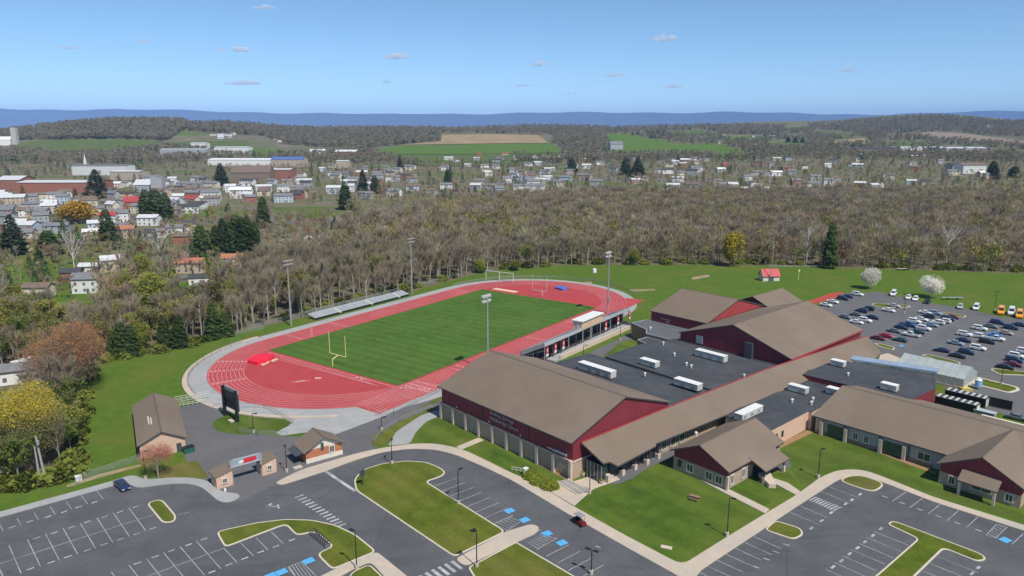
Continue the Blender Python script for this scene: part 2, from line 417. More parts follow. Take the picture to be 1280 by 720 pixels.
raised('sidewalk', [(-90, 663), (0, 640.5), (142, 601.5), (165, 594), (185, 600), (212, 597.5), (237, 597.5), (255, 600), (268, 607.5), (278, 616), (297, 617), (301, 622), (288, 628.5), (274, 628), (265, 620),
        (252, 609.5), (237, 605), (212, 605), (190, 608), (172, 610.5), (162, 606.5), (156, 601.5), (142.5, 607.5), (0, 647), (-90, 670)], M_WALKG, .14, 1.5)
raised('sidewalk', [(345, 605), (347, 602), (377, 587.5), (406, 579), (445, 567.5), (467, 562.5), (490, 558.5), (517, 555), (545, 555), (570, 560), (585, 565), (640, 592), (655, 598.5), (685, 614), (712.5, 631), (780, 669), (852.5, 707), (910, 671), (956, 643), (996, 619),
        (1025, 597.5), (1045, 589), (1065, 587), (1085, 589.5), (1110, 599), (1167, 622), (1280, 657), (1400, 694), (1400, 704), (1280, 664), (1167, 628), (1110, 606), (1083, 596), (1065, 594), (1047, 600.5),
        (975, 647.5), (957, 660), (872, 716), (866, 735), (850, 722), (780, 683), (715, 646), (640, 601), (607, 585), (570, 569), (545, 562.5), (515, 561), (480, 565), (445, 575), (405, 590), (352, 607)], M_WALK, .14, 2)
raised('lawn_island', [(442.5, 602.5), (445, 596), (457.5, 586), (480, 579.5), (507.5, 576.5), (532.5, 578), (550, 585), (557.5, 591), (552.5, 596), (532.5, 602.5), (632.5, 665), (568, 697), (445, 614)], M_ISLE, .14, 1.2, .3)
raised('sidewalk', [(570, 699), (634, 664.5), (665, 655.5), (675, 660), (670, 667.5), (655, 674), (583, 708), (574, 704)], M_WALK, .15, 1)
raised('lawn_island', [(585, 710), (645, 678), (720, 722), (760, 750), (640, 775), (600, 735)], M_ISLE, .14, .6, .3)
raised('lawn_island', [(271, 667.5), (275, 664), (320, 654), (357, 649.5), (390, 650.5), (420, 657), (445, 669), (471, 690), (415, 713), (397, 695), (401, 690), (416, 684), (393, 665), (374, 669.5), (368, 668), (357, 656), (320, 670), (281, 685)], M_ISLE, .14, 1.2, .3)
raised('sidewalk', [(395, 724), (415, 714), (471, 690.5), (478, 696), (520, 730), (488, 730), (466, 706), (460, 704), (440, 713), (420, 724), (410, 745), (370, 740)], M_WALK, .15, .8)
raised('lawn_island', [(462, 706), (484, 727), (470, 745), (420, 745), (441, 715)], M_ISLE, .14, 1, .25)
raised('lawn_island', [(1047.5, 601.5), (1060, 595.5), (1077.5, 594.5), (1107, 605), (1097, 614), (1085, 614.5)], M_ISLE, .16, 2, .3)
raised('lawn_island', [(957, 661), (969, 651), (1001, 661), (1005, 669), (992, 675.5), (958, 664)], M_ISLE, .16, 1.2, .3)
raised('lawn_island', [(1109, 656), (1113, 652.5), (1120, 652.5), (1227, 693), (1234, 700), (1222, 703), (1180, 686), (1143, 722), (1120, 745), (1060, 745), (1095, 720), (1147.5, 674)], M_ISLE, .14, 1, .3)
raised('lawn_island', [(183, 630), (197, 625), (204, 626), (221, 646), (218, 653), (203, 654.5)], M_ISLE, .14, 1.4, .3)
# lawns by the school (mown stripes) and paths across them
for pl in ([(720, 630), (742, 611), (772, 606), (800, 588), (827, 577), (848, 583), (903, 617), (952, 643), (908, 669), (853, 705), (790, 671)],
           [(909, 611), (937, 597), (985, 590), (1000, 606), (972, 623), (953, 634)], [(965, 568), (1014, 542), (1040, 545), (1120, 572), (1172, 606), (1275, 640), (1290, 655), (1168, 620), (1108, 597), (1085, 588), (1064, 585.5), (1044, 587.5), (1024, 596), (1005, 610), (990, 588)],
           [(520, 548), (533, 528), (552, 521), (567, 531), (600, 547), (570, 558), (545, 553.5), (517, 554)], [(578, 556), (602, 549), (672, 587), (655, 596), (640, 590)]):
    sheet('lawn', pl, M_LAWN, .015)
for pl in ([(847, 585), (853, 583), (962, 637), (956, 642), (905, 616)], [(570, 559), (598, 547.5), (605, 550.5), (577, 562)], [(967, 598), (985, 604), (1001, 615), (995, 619), (960, 600)]):
    raised('path', pl, M_WALK, .10, .3)
sheet('terrace', [(655, 598), (715, 603), (762, 588), (775, 600), (742, 612), (718, 633), (684, 613)], M_WALK, .12)
sheet('terrace', [(757, 604), (775, 582), (822, 555), (846, 566), (847, 574), (829, 577), (812, 584), (791, 598), (772, 606)], M_ASPH2, .09)
sheet('terrace', [(912, 611), (934, 590), (985, 575), (990, 584), (945, 592)], M_ASPH2, .03)
sheet('path', [(485, 557.5), (495, 540), (525, 520), (545, 513), (556, 517), (533, 527), (520, 540), (512.5, 554.5)], M_WALKG, .045, 1)
sheet('verge', [(465, 559), (466, 545), (480, 536), (505, 524), (540, 509), (546, 511), (520, 523), (500, 538), (480, 556)], M_ISLE, .04, 1)
sheet('verge', [(500, 524), (557, 492), (560, 496), (530, 510), (505, 522)], M_ISLE, .036, 0)
sheet('verge', [(264, 531), (272, 523), (300, 514), (323, 512), (366, 530), (343, 541), (300, 544), (272, 540)], M_LAWN, .04, 2)
sheet('verge', [(228, 578), (246, 576), (262, 598), (238, 597), (205, 597), (192, 596), (200, 588)], M_ISLE, .034, 1)
sheet('mulch_bed', [(560, 522), (564, 521), (718, 598), (712, 602)], M_MULCH, .05)
sheet('mulch_bed', [(970, 556), (1014, 536), (1016, 541), (974, 561)], M_MULCH, .05)
sheet('mulch_bed', [(1100, 563), (1170, 590), (1170, 594), (1100, 567)], M_MULCH, .05)
sheet('mulch_bed', [(82, 607), (120, 594), (175, 580), (178, 583), (122, 598), (84, 610)], M_SOIL, .05, 1)
sheet('mulch_bed', [(1003, 379), (1040, 366), (1052, 365), (1056, 369), (1022, 379)], mat('red_mulch', (.42, .07, .045), (.36, .06, .04), .5, .95), .05)
for pl in ([(864, 347), (885, 343), (888, 346), (866, 350)], [(727, 353), (740, 352), (740, 355), (729, 356)], [(785, 362), (818, 361), (820, 363), (790, 365)], [(1054, 431), (1100, 445), (1098, 440)]):
    sheet('bare_patch', pl, M_SOIL, .03, 2)
# big car park on the right
sheet('parking_lot', [(1000, 395), (1054, 367), (1100, 365), (1150, 377), (1200, 384), (1250, 396), (1330, 404), (1420, 450), (1420, 560), (1290, 530), (1215, 505), (1160, 470), (1120, 450), (1085, 440), (1070, 415)], M_ASPH2, .02)
raised('lawn_island', [(1088, 381), (1095, 379), (1139, 382.5), (1136, 384.5), (1105, 385)], M_ISLE, .14, 1.5, .4)
raised('lawn_island', [(1172, 391), (1185, 391), (1209, 395), (1205, 397.5)], M_ISLE, .14, 1.5, .4)
raised('lawn_island', [(1092, 429), (1102, 430), (1119, 435), (1117, 438), (1100, 434)], M_ISLE, .14, 1, .4)
raised('lawn_island', [(1151, 444), (1160, 443), (1200, 453), (1201, 455.5), (1190, 455.5)], M_ISLE, .14, 1, .4)
raised('lawn_island', [(1237, 462), (1244, 461), (1290, 466), (1290, 470), (1250, 468.5)], M_ISLE, .14, 1, .4)
raised('sidewalk', [(1100, 444), (1110, 442), (1130, 450), (1126, 456), (1098, 452)], M_WALK, .14, .5)
raised('lawn_island', [(1212, 472), (1220, 471), (1272, 484), (1276, 488), (1262, 492), (1215, 480)], M_ISLE, .14, 1.5, .8)
sheet('verge', [(1100, 452), (1112, 449), (1160, 463), (1150, 470), (1120, 464)], M_LAWN, .05, .5)
# ---------------------------------------------------------------- painted markings
def lerp(a, b, t): return (a[0]+(b[0]-a[0])*t, a[1]+(b[1]-a[1])*t)
def wl(a, b, t): return P(*a).lerp(P(*b), t)
L = MB(); ZL = .03
def line(a, b, w=.11): L.strip(P(*a), P(*b), w, ZL)
def comb(a0, a1, b0, b1, n, w=.11, extra=0):
    for i in range(-extra, n): L.strip(wl(a0, b0, i/(n-1)), wl(a1, b1, i/(n-1)), w, ZL)
comb((161.2, 635), (182.5, 664), (11.2, 681.8), (26.5, 717), 8)
comb((-10, 689), (5, 724), (-31, 695), (-16, 731), 2)
line((-60, 724), (192, 643.5)); line((222, 644), (237, 640))
comb((120, 612.5), (129, 624), (0, 656), (4, 664), 7, .09)
line((120, 612), (0, 648), .02)
comb((245, 676), (276, 711), (139, 715), (168, 754), 6)
comb((280, 685.5), (296, 703), (301, 679), (317, 695), 2); comb((320, 672), (335, 687.5), (339, 665), (354, 679.5), 2)
line((150, 733), (281, 685))
for x, y in [(170, 633.5), (150, 640), (131, 646), (109, 652.5), (90, 659), (68, 666), (46, 672.5), (191, 660.5), (171, 667.5), (151, 674), (130, 680.5), (109, 688), (85, 696), (64, 703), (38, 711),
             (255, 674), (236, 681), (214, 688.5), (194, 696), (172, 704), (286, 706), (265, 715), (306, 698), (326, 690), (345, 683), (365, 675), (118, 628), (98, 634), (80, 640), (60, 646), (37, 652), (15, 659)]:
    p = P(x, y); d = (P(x+20, y-7)-p).normalized(); L.strip(p-d*.55, p+d*.55, .3, ZL)
line((406, 588.5), (444, 614), .7)
for i in range(13):
    c = P(374+4.42*i, 620.5+3*i); d = (P(374+4.42*i+5.5, 618.6+3*i)-c); L.strip(c-d, c+d, .42, ZL)
for i in range(6):
    c = P(571-8.1*i, 706.5+3.6*i); d = P(571-8.1*i+6.5, 706.5+3.6*i+5)-c; L.strip(c-d, c+d, .6, ZL)
comb((542.5, 608), (571, 597.5), (606, 647.5), (635.5, 635), 7)
comb((617, 655), (641, 644.5), (632, 664), (652, 652), 2)
for i in range(6): L.strip(wl((617, 655), (641, 644.5), i/6), wl((632, 664), (652, 652), min(1, i/6+.12)), .1, ZL)
comb((683.5, 695), (711, 681), (724.5, 723), (755, 706), 4)
comb((650.5, 676), (676, 662), (671, 687), (697, 672.5), 2)
for i in range(7): L.strip(wl((660, 678), (681, 666), i/7), wl((671, 687), (697, 672.5), i/7+.06), .1, ZL)
for a, b in (((1026, 614), (1062.5, 629.5)), ((1037.5, 609), (1074, 622.5)), ((1000, 632.5), (1035, 647.5)), ((987.5, 640.5), (1024, 656)), ((1011, 625), (1045, 640)), ((1019, 621), (1054, 635))): line(a, b)
for i in range(9): L.strip(wl((1013, 625), (1045, 640), i/9), wl((1020, 621), (1054, 635), i/9+.03), .28, ZL)
for i in range(7): a = lerp((943, 671), (872.5, 715), i/6); line(a, (a[0]+33, a[1]+15))
comb((1132.5, 615), (1115, 627), (1222.5, 646), (1208, 659.5), 5)
for a, b in (((1246, 655), (1232.5, 669)), ((1259, 659), (1245, 672.5)), ((1246, 655), (1259, 659)), ((1232.5, 669), (1245, 672.5)), ((1279, 667.5), (1265, 680.5))): line(a, b)
for i in range(6): L.strip(wl((1246, 655), (1232.5, 669), i/6), wl((1259, 659), (1245, 672.5), min(1, i/6+.16)), .13, ZL)
comb((1092.5, 664.5), (1136, 682), (1021, 720.5), (1062, 740), 8)
comb((1172.5, 696), (1222.5, 716), (1144, 723), (1192, 744), 4)
for x, y in [(1101, 661), (1091, 669.5), (1081, 677.5), (1072, 685), (1062, 692.5), (1052, 701), (1041, 709), (1223, 709.5), (1215, 717), (1039, 641), (1027, 651), (1014, 660.5), (1075, 618), (1065, 625), (1057, 630)]:
    p = P(x, y); d = (P(x+10, y-8)-p).normalized(); L.strip(p-d*.6, p+d*.6, .4, ZL)
for x, y in [(1106, 621), (1128, 629), (1150, 637), (1173, 645.5), (1197, 654), (983, 681), (970, 690), (958, 699), (945, 709), (1223, 663), (748, 684)]:
    p = P(x, y); d = (P(x+20, y+7)-p).normalized(); L.strip(p-d*.5, p+d*.5, .25, ZL)
line((333, 632), (348, 634), .25); line((340, 629.5), (333, 633), .5); line((347, 631), (349, 636), .3)
# hatch beside the blue bays, bottom left
HB = [(360, 709), (377, 702), (395, 720), (378, 732)]
for i in range(4): line(HB[i], HB[(i+1) % 4])
for i in range(5): L.strip(wl(HB[0], HB[1], i/5+.1), wl(HB[3], HB[2], i/5-.05), .1, ZL)
# rows of the big car park
for a0, a1, b0, b1, n in (((1098, 426), (1112, 430), (1158, 395), (1174, 398), 15), ((1112, 430), (1138, 436), (1174, 398), (1200, 402), 15), ((1160, 436), (1182, 442), (1240, 402), (1262, 407), 16), ((1182, 442), (1205, 448), (1262, 407), (1288, 412), 16), ((1057, 402), (1078, 407), (1100, 382), (1118, 388), 8)):
    comb(a0, a1, b0, b1, n, .14)
struct('parking_lines', L, M_LINE)
B = MB()
def bluesq(x, y, dx=12, dy=5):
    c = P(x, y); d = (P(x+20, y-8)-c).normalized(); o = Vector((-d.y, d.x, 0)); s = .72
    B.face([(q.x, q.y, ZL) for q in (c-d*s*1.2-o*s, c+d*s*1.2-o*s, c+d*s*1.2+o*s, c-d*s*1.2+o*s)])
for x, y in ((637, 638.5), (656, 650), (683.5, 667), (702.5, 678.5), (386, 701), (352, 715), (338, 720), (1256.7, 675), (1127, 432)): bluesq(x, y)
struct('accessible_bay_paint', B, M_BLUE)
# ================================================================ ATHLETICS
def stadium(R, u0=-49.0, u1=51.5, n=32):
    p = [T(u1+R*cos(a), R*sin(a)) for a in np.linspace(-pi/2, pi/2, n)]+[T(u0+R*cos(a), R*sin(a)) for a in np.linspace(pi/2, 3*pi/2, n)]
    return p
sheet('track_apron', [T(50+45*cos(a), 44.5*sin(a)) for a in np.linspace(-pi/2, pi/2, 24)]+[T(-49+46.5*cos(a), 44.5*sin(a)) for a in np.linspace(pi/2, pi*1.5, 40)], M_WALKG, .045)
sheet('track_apron', [P(300, 500), P(330, 509), P(365, 529), P(345, 541), P(352, 545), P(378, 541), P(420, 543), P(478, 521), P(490, 516), P(560, 486), P(540, 480), P(450, 490)], M_WALKG, .04)
mb = MB(); ring = [T(-49+47.0*cos(a), 45*sin(a)) for a in np.linspace(pi*.5, pi*1.26, 30)]; ri = [T(-49+45.6*cos(a), 43.6*sin(a)) for a in np.linspace(pi*.5, pi*1.26, 30)]
mb.prism(ring+ri[::-1], 0, .3); struct('kerb', mb, M_WALK)
sheet('running_track', stadium(40.0), M_TRACK, .065)
sheet('running_track', [T(-50, -29), T(-74, -29.5), T(-74, -39.6), T(-50, -39.9)], M_TRACK, .06)
sheet('running_track', [T(50, -29), T(78, -31), T(79, -39), T(50, -39.9)], M_TRACK, .06)
sheet('track_infield', stadium(29.6), M_TRACKD, .075)
Lm = MB()
def ringline(R, w, z=.085):
    a = stadium(R+w/2); b = stadium(R-w/2)
    for i in range(len(a)):
        j = (i+1) % len(a); Lm.face([(q.x, q.y, z) for q in (b[i], a[i], a[j], b[j])][::-1])
for k in range(9): ringline(30.0+k*1.2, .10)
for w in np.linspace(-30, -39.4, 9): Lm.strip(T(-73, w), T(-49, w), .15, .087)
for u in (-53, -50.5, -36, -20, 5, 30): Lm.strip(T(u, -30), T(u, -39.5), .25, .09)
for k in range(8):
    w = -30.6-k*1.2
    for u in (-57+k*.6, -55, -33, -18.5): Lm.strip(T(u, w-.35), T(u, w+.35), .5, .09)
    for u in (-42, -38+k, -22, 10, 48): Lm.strip(T(u, w+61+k*2.4+.0), T(u+1.0, w+61+k*2.4), .3, .09)
for a in (2.2, 2.45, 2.75):
    for k in range(8):
        R = 30.6+k*1.2; Lm.strip(T(-49+R*cos(a), R*sin(a)), T(-49+R*cos(a+.03), R*sin(a+.03)), .45, .09)
for w in (-10, -8.8): Lm.strip(T(-60.5+ (w+10), 19), T(-59.5, -26), .14, .09)
Lm.strip(T(-57.6, 27), T(-57.6, -29), .22, .09); Lm.strip(T(-58.7, 22), T(-58.7, -20), .12, .09)
for k in range(3): Lm.strip(T(-71.5+k*1.2, -2-k*.6), T(-70.1+k*1.2, -4.2-k*.6), .35, .09)
Lm.strip(T(-65.5, -5), T(-64.3, -6.3), 1.2, .09)
for k in range(2): Lm.strip(T(-58.3, -14-2*k), T(-57.2, -15.2-2*k), .8, .09)
struct('track_lines', Lm, M_TLINE)
TURF = grass_mat('turf_grass', (.092, .172, .031), (.098, .178, .033), (.105, .172, .036), ((A1.x, A1.y, 0), 4.6), .13)
sheet('turf_field', [T(-56.3, -28.8), T(56.4, -28.8), T(56.2, 28.8), T(-56.2, 28.8)], TURF, .095)
sheet('sand_pit', [T(59, 25.5), T(62, 25.5), T(62, 13), T(59, 13)], mat('pit_sand', (.75, .5, .38), (.68, .45, .33), 1, .95), .10)
# ================================================================ SCHOOL
def window(parent, c, out, w, h, z, frame=True, gl=None, name='window', lab=None):
    """window with its frame on a vertical wall; c point on the wall, out = outward normal"""
    out = Vector(out).normalized(); ax = Vector((-out.y, out.x, 0)); c = Vector((c[0], c[1], 0))
    mb = MB(); mb.box(c+out*.05, ax, w, .14, z, z+h); g = mb.build(name, gl or M_GREENGL, parent)
    if frame:
        fb = MB()
        for k in (-1, 1): fb.box(c+ax*(k*(w/2+.11))+out*.08, ax, .22, .26, z-.2, z+h+.2)
        fb.box(c+out*.08, ax, w, .26, z-.22, z-.002); fb.box(c+out*.08, ax, w, .26, z+h+.002, z+h+.22); fb.box(c+out*.09, ax, .1, .24, z, z+h)
        fb.build('frame', M_TRIM, g)
    return g
def prismwall(pts3, thick_dir, th, mi, mb):
    n = len(pts3); t = Vector(thick_dir)*th
    a = [Vector(p) for p in pts3]; b = [p+t for p in a]; k = len(mb.v)
    mb.v += [tuple(p) for p in a+b]
    mb.f.append(tuple(range(k, k+n))); mb.f.append(tuple(range(k+2*n-1, k+n-1, -1))); mb.m += [mi, mi]
    for i in range(n):
        j = (i+1) % n; mb.f.append((k+i, k+n+i, k+n+j, k+j)); mb.m.append(mi)
M_RIDGE = mat('ridge_cap_shingle', (.15, .118, .094), (.13, .10, .082), .5, .9)
def gable_roof(parent, s0, s1, t0, t1, ze, zr, along, ov=.6, th=.3, name='roof', fr=S, m=None, ovg=None, trim=None):
    """two sloped sheets; ridge along 's' or 't'"""
    mb = MB(); ovg = ov if ovg is None else ovg
    if along == 't':
        c = (s0+s1)/2; k = (zr-ze)/(c-s0); zo = ze-k*ov
        mb.slab([fr(s0-ov, t0-ovg, zo), fr(c, t0-ovg, zr), fr(c, t1+ovg, zr), fr(s0-ov, t1+ovg, zo)][::-1], th, 0, 1)
        mb.slab([fr(s1+ov, t0-ovg, zo), fr(s1+ov, t1+ovg, zo), fr(c, t1+ovg, zr), fr(c, t0-ovg, zr)][::-1], th, 0, 1)
    else:
        c = (t0+t1)/2; k = (zr-ze)/(c-t0); zo = ze-k*ov
        mb.slab([fr(s0-ovg, t0-ov, zo), fr(s1+ovg, t0-ov, zo), fr(s1+ovg, c, zr), fr(s0-ovg, c, zr)], th, 0, 1)
        mb.slab([fr(s0-ovg, t1+ov, zo), fr(s0-ovg, c, zr), fr(s1+ovg, c, zr), fr(s1+ovg, t1+ov, zo)], th, 0, 1)
    if m is None:
        a, b = (fr(c, t0-ovg, zr), fr(c, t1+ovg, zr)) if along == 't' else (fr(s0-ovg, c, zr), fr(s1+ovg, c, zr))
        mb.tube(a-Vector((0, 0, .05)), b-Vector((0, 0, .05)), .16, n=6, mi=2)
    return mb.build(name, [m or M_ROOF, trim or M_DGREY, M_RIDGE], parent)
def shell(s0, s1, t0, t1, ze, zr, along, fr=S, zb=0):
    """walls up to the eaves with the two gables"""
    mb = MB()
    if along == 't':
        c = (s0+s1)/2
        for t, k in ((t0, 1), (t1, -1)): mb.face([fr(s0, t, zb), fr(s1, t, zb), fr(s1, t, ze), fr(c, t, zr), fr(s0, t, ze)][::k])
        mb.face([fr(s0, t1, zb), fr(s0, t0, zb), fr(s0, t0, ze), fr(s0, t1, ze)]); mb.face([fr(s1, t0, zb), fr(s1, t1, zb), fr(s1, t1, ze), fr(s1, t0, ze)])
    else:
        c = (t0+t1)/2
        for s, k in ((s0, -1), (s1, 1)): mb.face([fr(s, t0, zb), fr(s, t1, zb), fr(s, t1, ze), fr(s, c, zr), fr(s, t0, ze)][::k])
        mb.face([fr(s0, t0, zb), fr(s1, t0, zb), fr(s1, t0, ze), fr(s0, t0, ze)]); mb.face([fr(s1, t1, zb), fr(s0, t1, zb), fr(s0, t1, ze), fr(s1, t1, ze)])
    return mb
# --- front gymnasium
ga = thing('gymnasium', 'large gymnasium with maroon metal walls on tan block and lettering over the lawn', 'gymnasium', S(16, 22))
shell(.15, 31.8, .15, 44.3, 8.7, 13.7, 't', zb=3.85).build('wall', M_MAROON, ga, None)
mb = MB(); mb.prism([S(0, 0), S(32, 0), S(32, 44.5), S(0, 44.5)], -.1, 3.9); mb.build('block_wall', M_BRICK, ga)
gable_roof(ga, .1, 31.9, .1, 44.4, 8.7, 14.0, 't', 1.0, ovg=.4)
mb = MB(); mb.box(S(0, 22.2), E2, 44.7, .2, 3.8, 4.05); mb.box(S(16, -.05), E1, 32, .2, 3.8, 4.05); mb.build('ledge', M_STONE, ga)
for k in range(10):
    mb = MB(); mb.box(S(-.22, .35+k*4.86), E1, .75, .7, -.1, 4.15); mb.build('pier', M_STONE, ga)
for t in (13.4, 28.9):
    mb = MB(); mb.box(S(.08, t), E1, .16, .25, 4.06, 8.55); mb.build('downpipe', M_DGREY, ga)
mb = MB(); mb.box(S(.02, 32.6), E2, 1.1, .12, .1, 2.4); dr = mb.build('door', M_GREY, ga); mb = MB(); mb.box(S(-.08, 32.2), E2, .12, .1, 1.1, 1.2); mb.build('handle', M_BLACK, dr)
def lettering(txt, parent, org, ax, out, size, width, m, name='lettering'):
    cu = bpy.data.curves.new('txt', 'FONT'); cu.body = txt; cu.size = size; cu.extrude = .05; cu.resolution_u = 2
    ob = bpy.data.objects.new('txt', cu); C.objects.link(ob); dg = bpy.context.evaluated_depsgraph_get(); dg.update()
    me = bpy.data.meshes.new_from_object(ob.evaluated_get(dg)); bpy.data.objects.remove(ob); bpy.data.curves.remove(cu)
    xs = [v.co.x for v in me.vertices]; w = max(xs)-min(xs); k = width/w; x0 = min(xs)
    ax = Vector(ax).normalized(); out = Vector(out).normalized(); b = BASE[parent.name] if parent else Vector((0, 0, 0))
    for v in me.vertices:
        p = org+ax*((v.co.x-x0)*k)+Vector((0, 0, v.co.y))+out*(v.co.z+.03)-b; v.co = p
    me.materials.clear(); me.materials.append(m)
    o = bpy.data.objects.new(name, me); C.objects.link(o); o.parent = parent; return o
M_LET = plain('silver_letters', (.42, .42, .44), .5)
lettering('Boiling Springs', ga, S(-.02, 25.7, 6.7), -E2, -E1, 1.15, 7.9, M_LET)
lettering('Middle/High School', ga, S(-.02, 25.7, 5.3), -E2, -E1, 1.15, 9.4, M_LET)
mb = MB(); mb.box(S(.02, 3.6), E2, 3.6, .14, 4.5, 5.0); mb.box(S(.02, 6.5), E2, 1.6, .12, 4.6, 4.9); mb.build('small_sign', M_OFFW, ga)
for t in (5.5, 15.5, 26, 38):
    mb = MB(); mb.box(S(-.05, t), E1, .3, .35, 4.5, 4.85); mb.build('wall_lamp', M_OFFW, ga)
# --- rear gymnasium (gable over the flat roofs)
gb = thing('gymnasium', 'tallest maroon ribbed gymnasium hall rising behind the dark flat roofs', 'gymnasium', S(106, 16))
shell(84.3, 128.5, -2.2, 34, 8.4, 14.0, 's').build('wall', M_MAROON, gb)
gable_roof(gb, 84.3, 128.5, -2.2, 34, 8.4, 14.4, 's', .4, .35)
mb = MB(); mb.box(S(106.4, -2.75), E1, 44.6, .12, 7.75, 8.3); mb.build('fascia', M_RED, gb)
for t in (30, ): mb = MB(); mb.box(S(84.2, 27), E2, 2.2, .5, 6.2, 8.6); mb.build('vent_louvre', M_GREY, gb)
mb = MB(); mb.box(S(83.8, 10.2), E2, 2.3, 1.1, 5.2, 10.2); mb.build('air_duct', M_DGREY, gb)
# --- far hall
gc = thing('school_hall', 'grey roofed hall with a bright red end gable beside the playing field', 'school hall', S(116, 45))
shell(98.4, 134, 33.9, 56, 8.6, 13.6, 't').build('wall', M_MAROON, gc)
gable_roof(gc, 98.4, 134, 33.9, 56, 8.8, 13.8, 't', .4, .3)
mb = MB(); mb.face([S(99, 33.75, 8.7), S(133.5, 33.75, 8.7), S(116.2, 33.75, 13.45)]); mb.build('gable', M_RED, gc)
gd = thing('school_hall', 'smaller grey roofed hall tucked behind the red gabled hall', 'school hall', S(152, 43))
shell(142, 163, 34.5, 51.5, 5.5, 9.2, 's').build('wall', M_MAROON, gd); gable_roof(gd, 142, 163, 34.5, 51.5, 5.6, 9.3, 's', .5)
# --- flat roof blocks
def flat(name, label, pts, z, wall, coping=M_GREY, roofm=None, h=.35):
    t = thing(name, label, 'school block', Vector((sum(p.x for p in pts)/len(pts), sum(p.y for p in pts)/len(pts), 0)))
    p = ccw(pts); mb = MB(); mb.prism(p, -.1, z); mb.build('wall', wall, t)
    mb = MB(); mb.prism(inset(p, .4), z-.1, z+.06); mb.build('roof', roofm or M_FLAT, t)
    mb = MB(); q = inset(p, -.05); r = inset(p, .35); n = len(q)
    for i in range(n):
        j = (i+1) % n; mb.hexa([(a.x, a.y, z-.05) for a in (q[i], q[j], r[j], r[i])]+[(a.x, a.y, z+h) for a in (q[i], q[j], r[j], r[i])])
    mb.build('parapet', coping, t); return t
flat('flat_roof_block', 'lower dark flat roofed block beside the front gymnasium and grandstand', [S(32.2, .3), S(32.2, 44.6), S(40, 44.8), S(53.8, 44.4), S(53.2, 20), S(53, .3)], 5.2, M_BROWNB, M_DGREY, h=.15)
flat('flat_roof_block', 'wide dark flat roofed block in front of the ribbed gymnasium gable', [S(53.1, .3), S(54.4, 38.6), S(71.5, 39.5), S(84, 36), S(84.1, .3)], 5.5, M_BROWNB, M_DGREY, h=.2)
flat('flat_roof_block', 'grey flat roofed block with brick walls by the far end of grandstand', [S(84, 36.2), S(98.2, 34.2), S(98.2, 58), S(91, 58.5), S(88, 50), S(84, 47)], 5.0, M_BROWNB, M_GREY, plain('grey_roof_membrane', (.12, .122, .13), .9), h=.2)
flat('flat_roof_block', 'small brown brick block with a dark roof near the grandstand path', [S(77, 40), S(83.8, 38), S(83.8, 46.5), S(79, 46.5)], 4.0, M_BROWNB, M_GREY, h=.2)
hb = flat('flat_roof_block', 'broad dark flat roofed block between the gallery and the greenhouse', [S(81.5, -7.3), S(92.5, -5.6), S(103, -12.5), S(107, -31), S(96.6, -34.8), S(83, -33.8)], 5.6, M_MAROON, M_DGREY, h=.15)
ib = flat('flat_roof_block', 'low dark flat roofed link with a sunlit pale block wall above the lawn', [S(43.2, -8), S(57, -6.6), S(70.3, -8.8), S(81, -9), S(81, -19.5), S(60.6, -20.2), S(60.6, -19.4), S(43.2, -19.3)], 4.5, M_PINK, M_DGREY, h=.12)
for s in (48.6, 46.0): window(ib, S(s, -19.32), -E2, .9, 1.4, 1.5, False, M_GLASS)
cn = thing('canopy', 'pale blue metal canopy along the rear edge of the dark flat roof', 'canopy', S(104, -20))
mb = MB(); mb.slab([S(102.5, -10.5, 6.3), S(108.5, -31, 6.3), S(110.2, -31, 6.9), S(104.4, -10.5, 6.9)][::-1], .5); mb.build('roof', mat('pale_blue_metal', (.36, .45, .56), (.30, .39, .50), .5, .4, metal=.3), cn)
for k in range(6):
    q = S(103.2+k*1.1, -11.5-k*3.75); mb = MB(); mb.tube((q.x, q.y, 0), (q.x, q.y, 6.0), .18); mb.build('post', M_GREY, cn)
# --- long gallery roof
gl = thing('gallery_hall', 'long brown shingle roofed gallery running back from the school entrance', 'school hall', S(60, -4))
g0, g1, g2 = P(832, 511, 7.8), P(960, 497, 4.4), P(819.5, 554.5, 4.5); gN = (g1-g0).cross(g2-g0).normalized()
GP = lambda x, y: PP(x, y, g0, gN)
up = [GP(727.4, 553.7), GP(832, 511), GP(960, 461.5), GP(1084, 420.5)]
lo = [GP(*q) for q in ((1102, 441), (1093, 448.5), (1010, 476.5), (960, 497), (819.5, 554.5), (820.5, 557), (772.5, 582.5), (762, 577), (754, 579))]
print('gallery', [round(q.z, 1) for q in up+lo])
mb = MB(); n_ = up+lo; vs_, _, fs_, *_ = delaunay_2d_cdt([Vector((q.x, q.y)) for q in n_], [], [list(range(len(n_)))], 1, 1e-4)
for dz, mi in ((0, 0), (-.35, 1)):
    k0 = len(mb.v); mb.v += [(n_[i].x, n_[i].y, n_[i].z+dz) for i in range(len(n_))]
    for f in fs_: mb.f.append(tuple(k0+i for i in f)); mb.m.append(mi)
for i in range(len(n_)): a, b = n_[i], n_[(i+1) % len(n_)]; mb.face([a, b, b-Vector((0, 0, .35)), a-Vector((0, 0, .35))], 1)
mb.build('roof', [M_ROOF, M_DGREY], gl)
mb = MB()
for a, b in zip(up[:-1], up[1:]): mb.hexa([tuple(q) for q in (a+E2*.02-Vector((0, 0, .6)), b+E2*.02-Vector((0, 0, .6)), b+E2*.35-Vector((0, 0, .6)), a+E2*.35-Vector((0, 0, .6)))]+[tuple(q) for q in (a+E2*.02+Vector((0, 0, .14)), b+E2*.02+Vector((0, 0, .14)), b+E2*.35+Vector((0, 0, .14)), a+E2*.35+Vector((0, 0, .14)))])
mb.build('fascia', M_RED, gl)
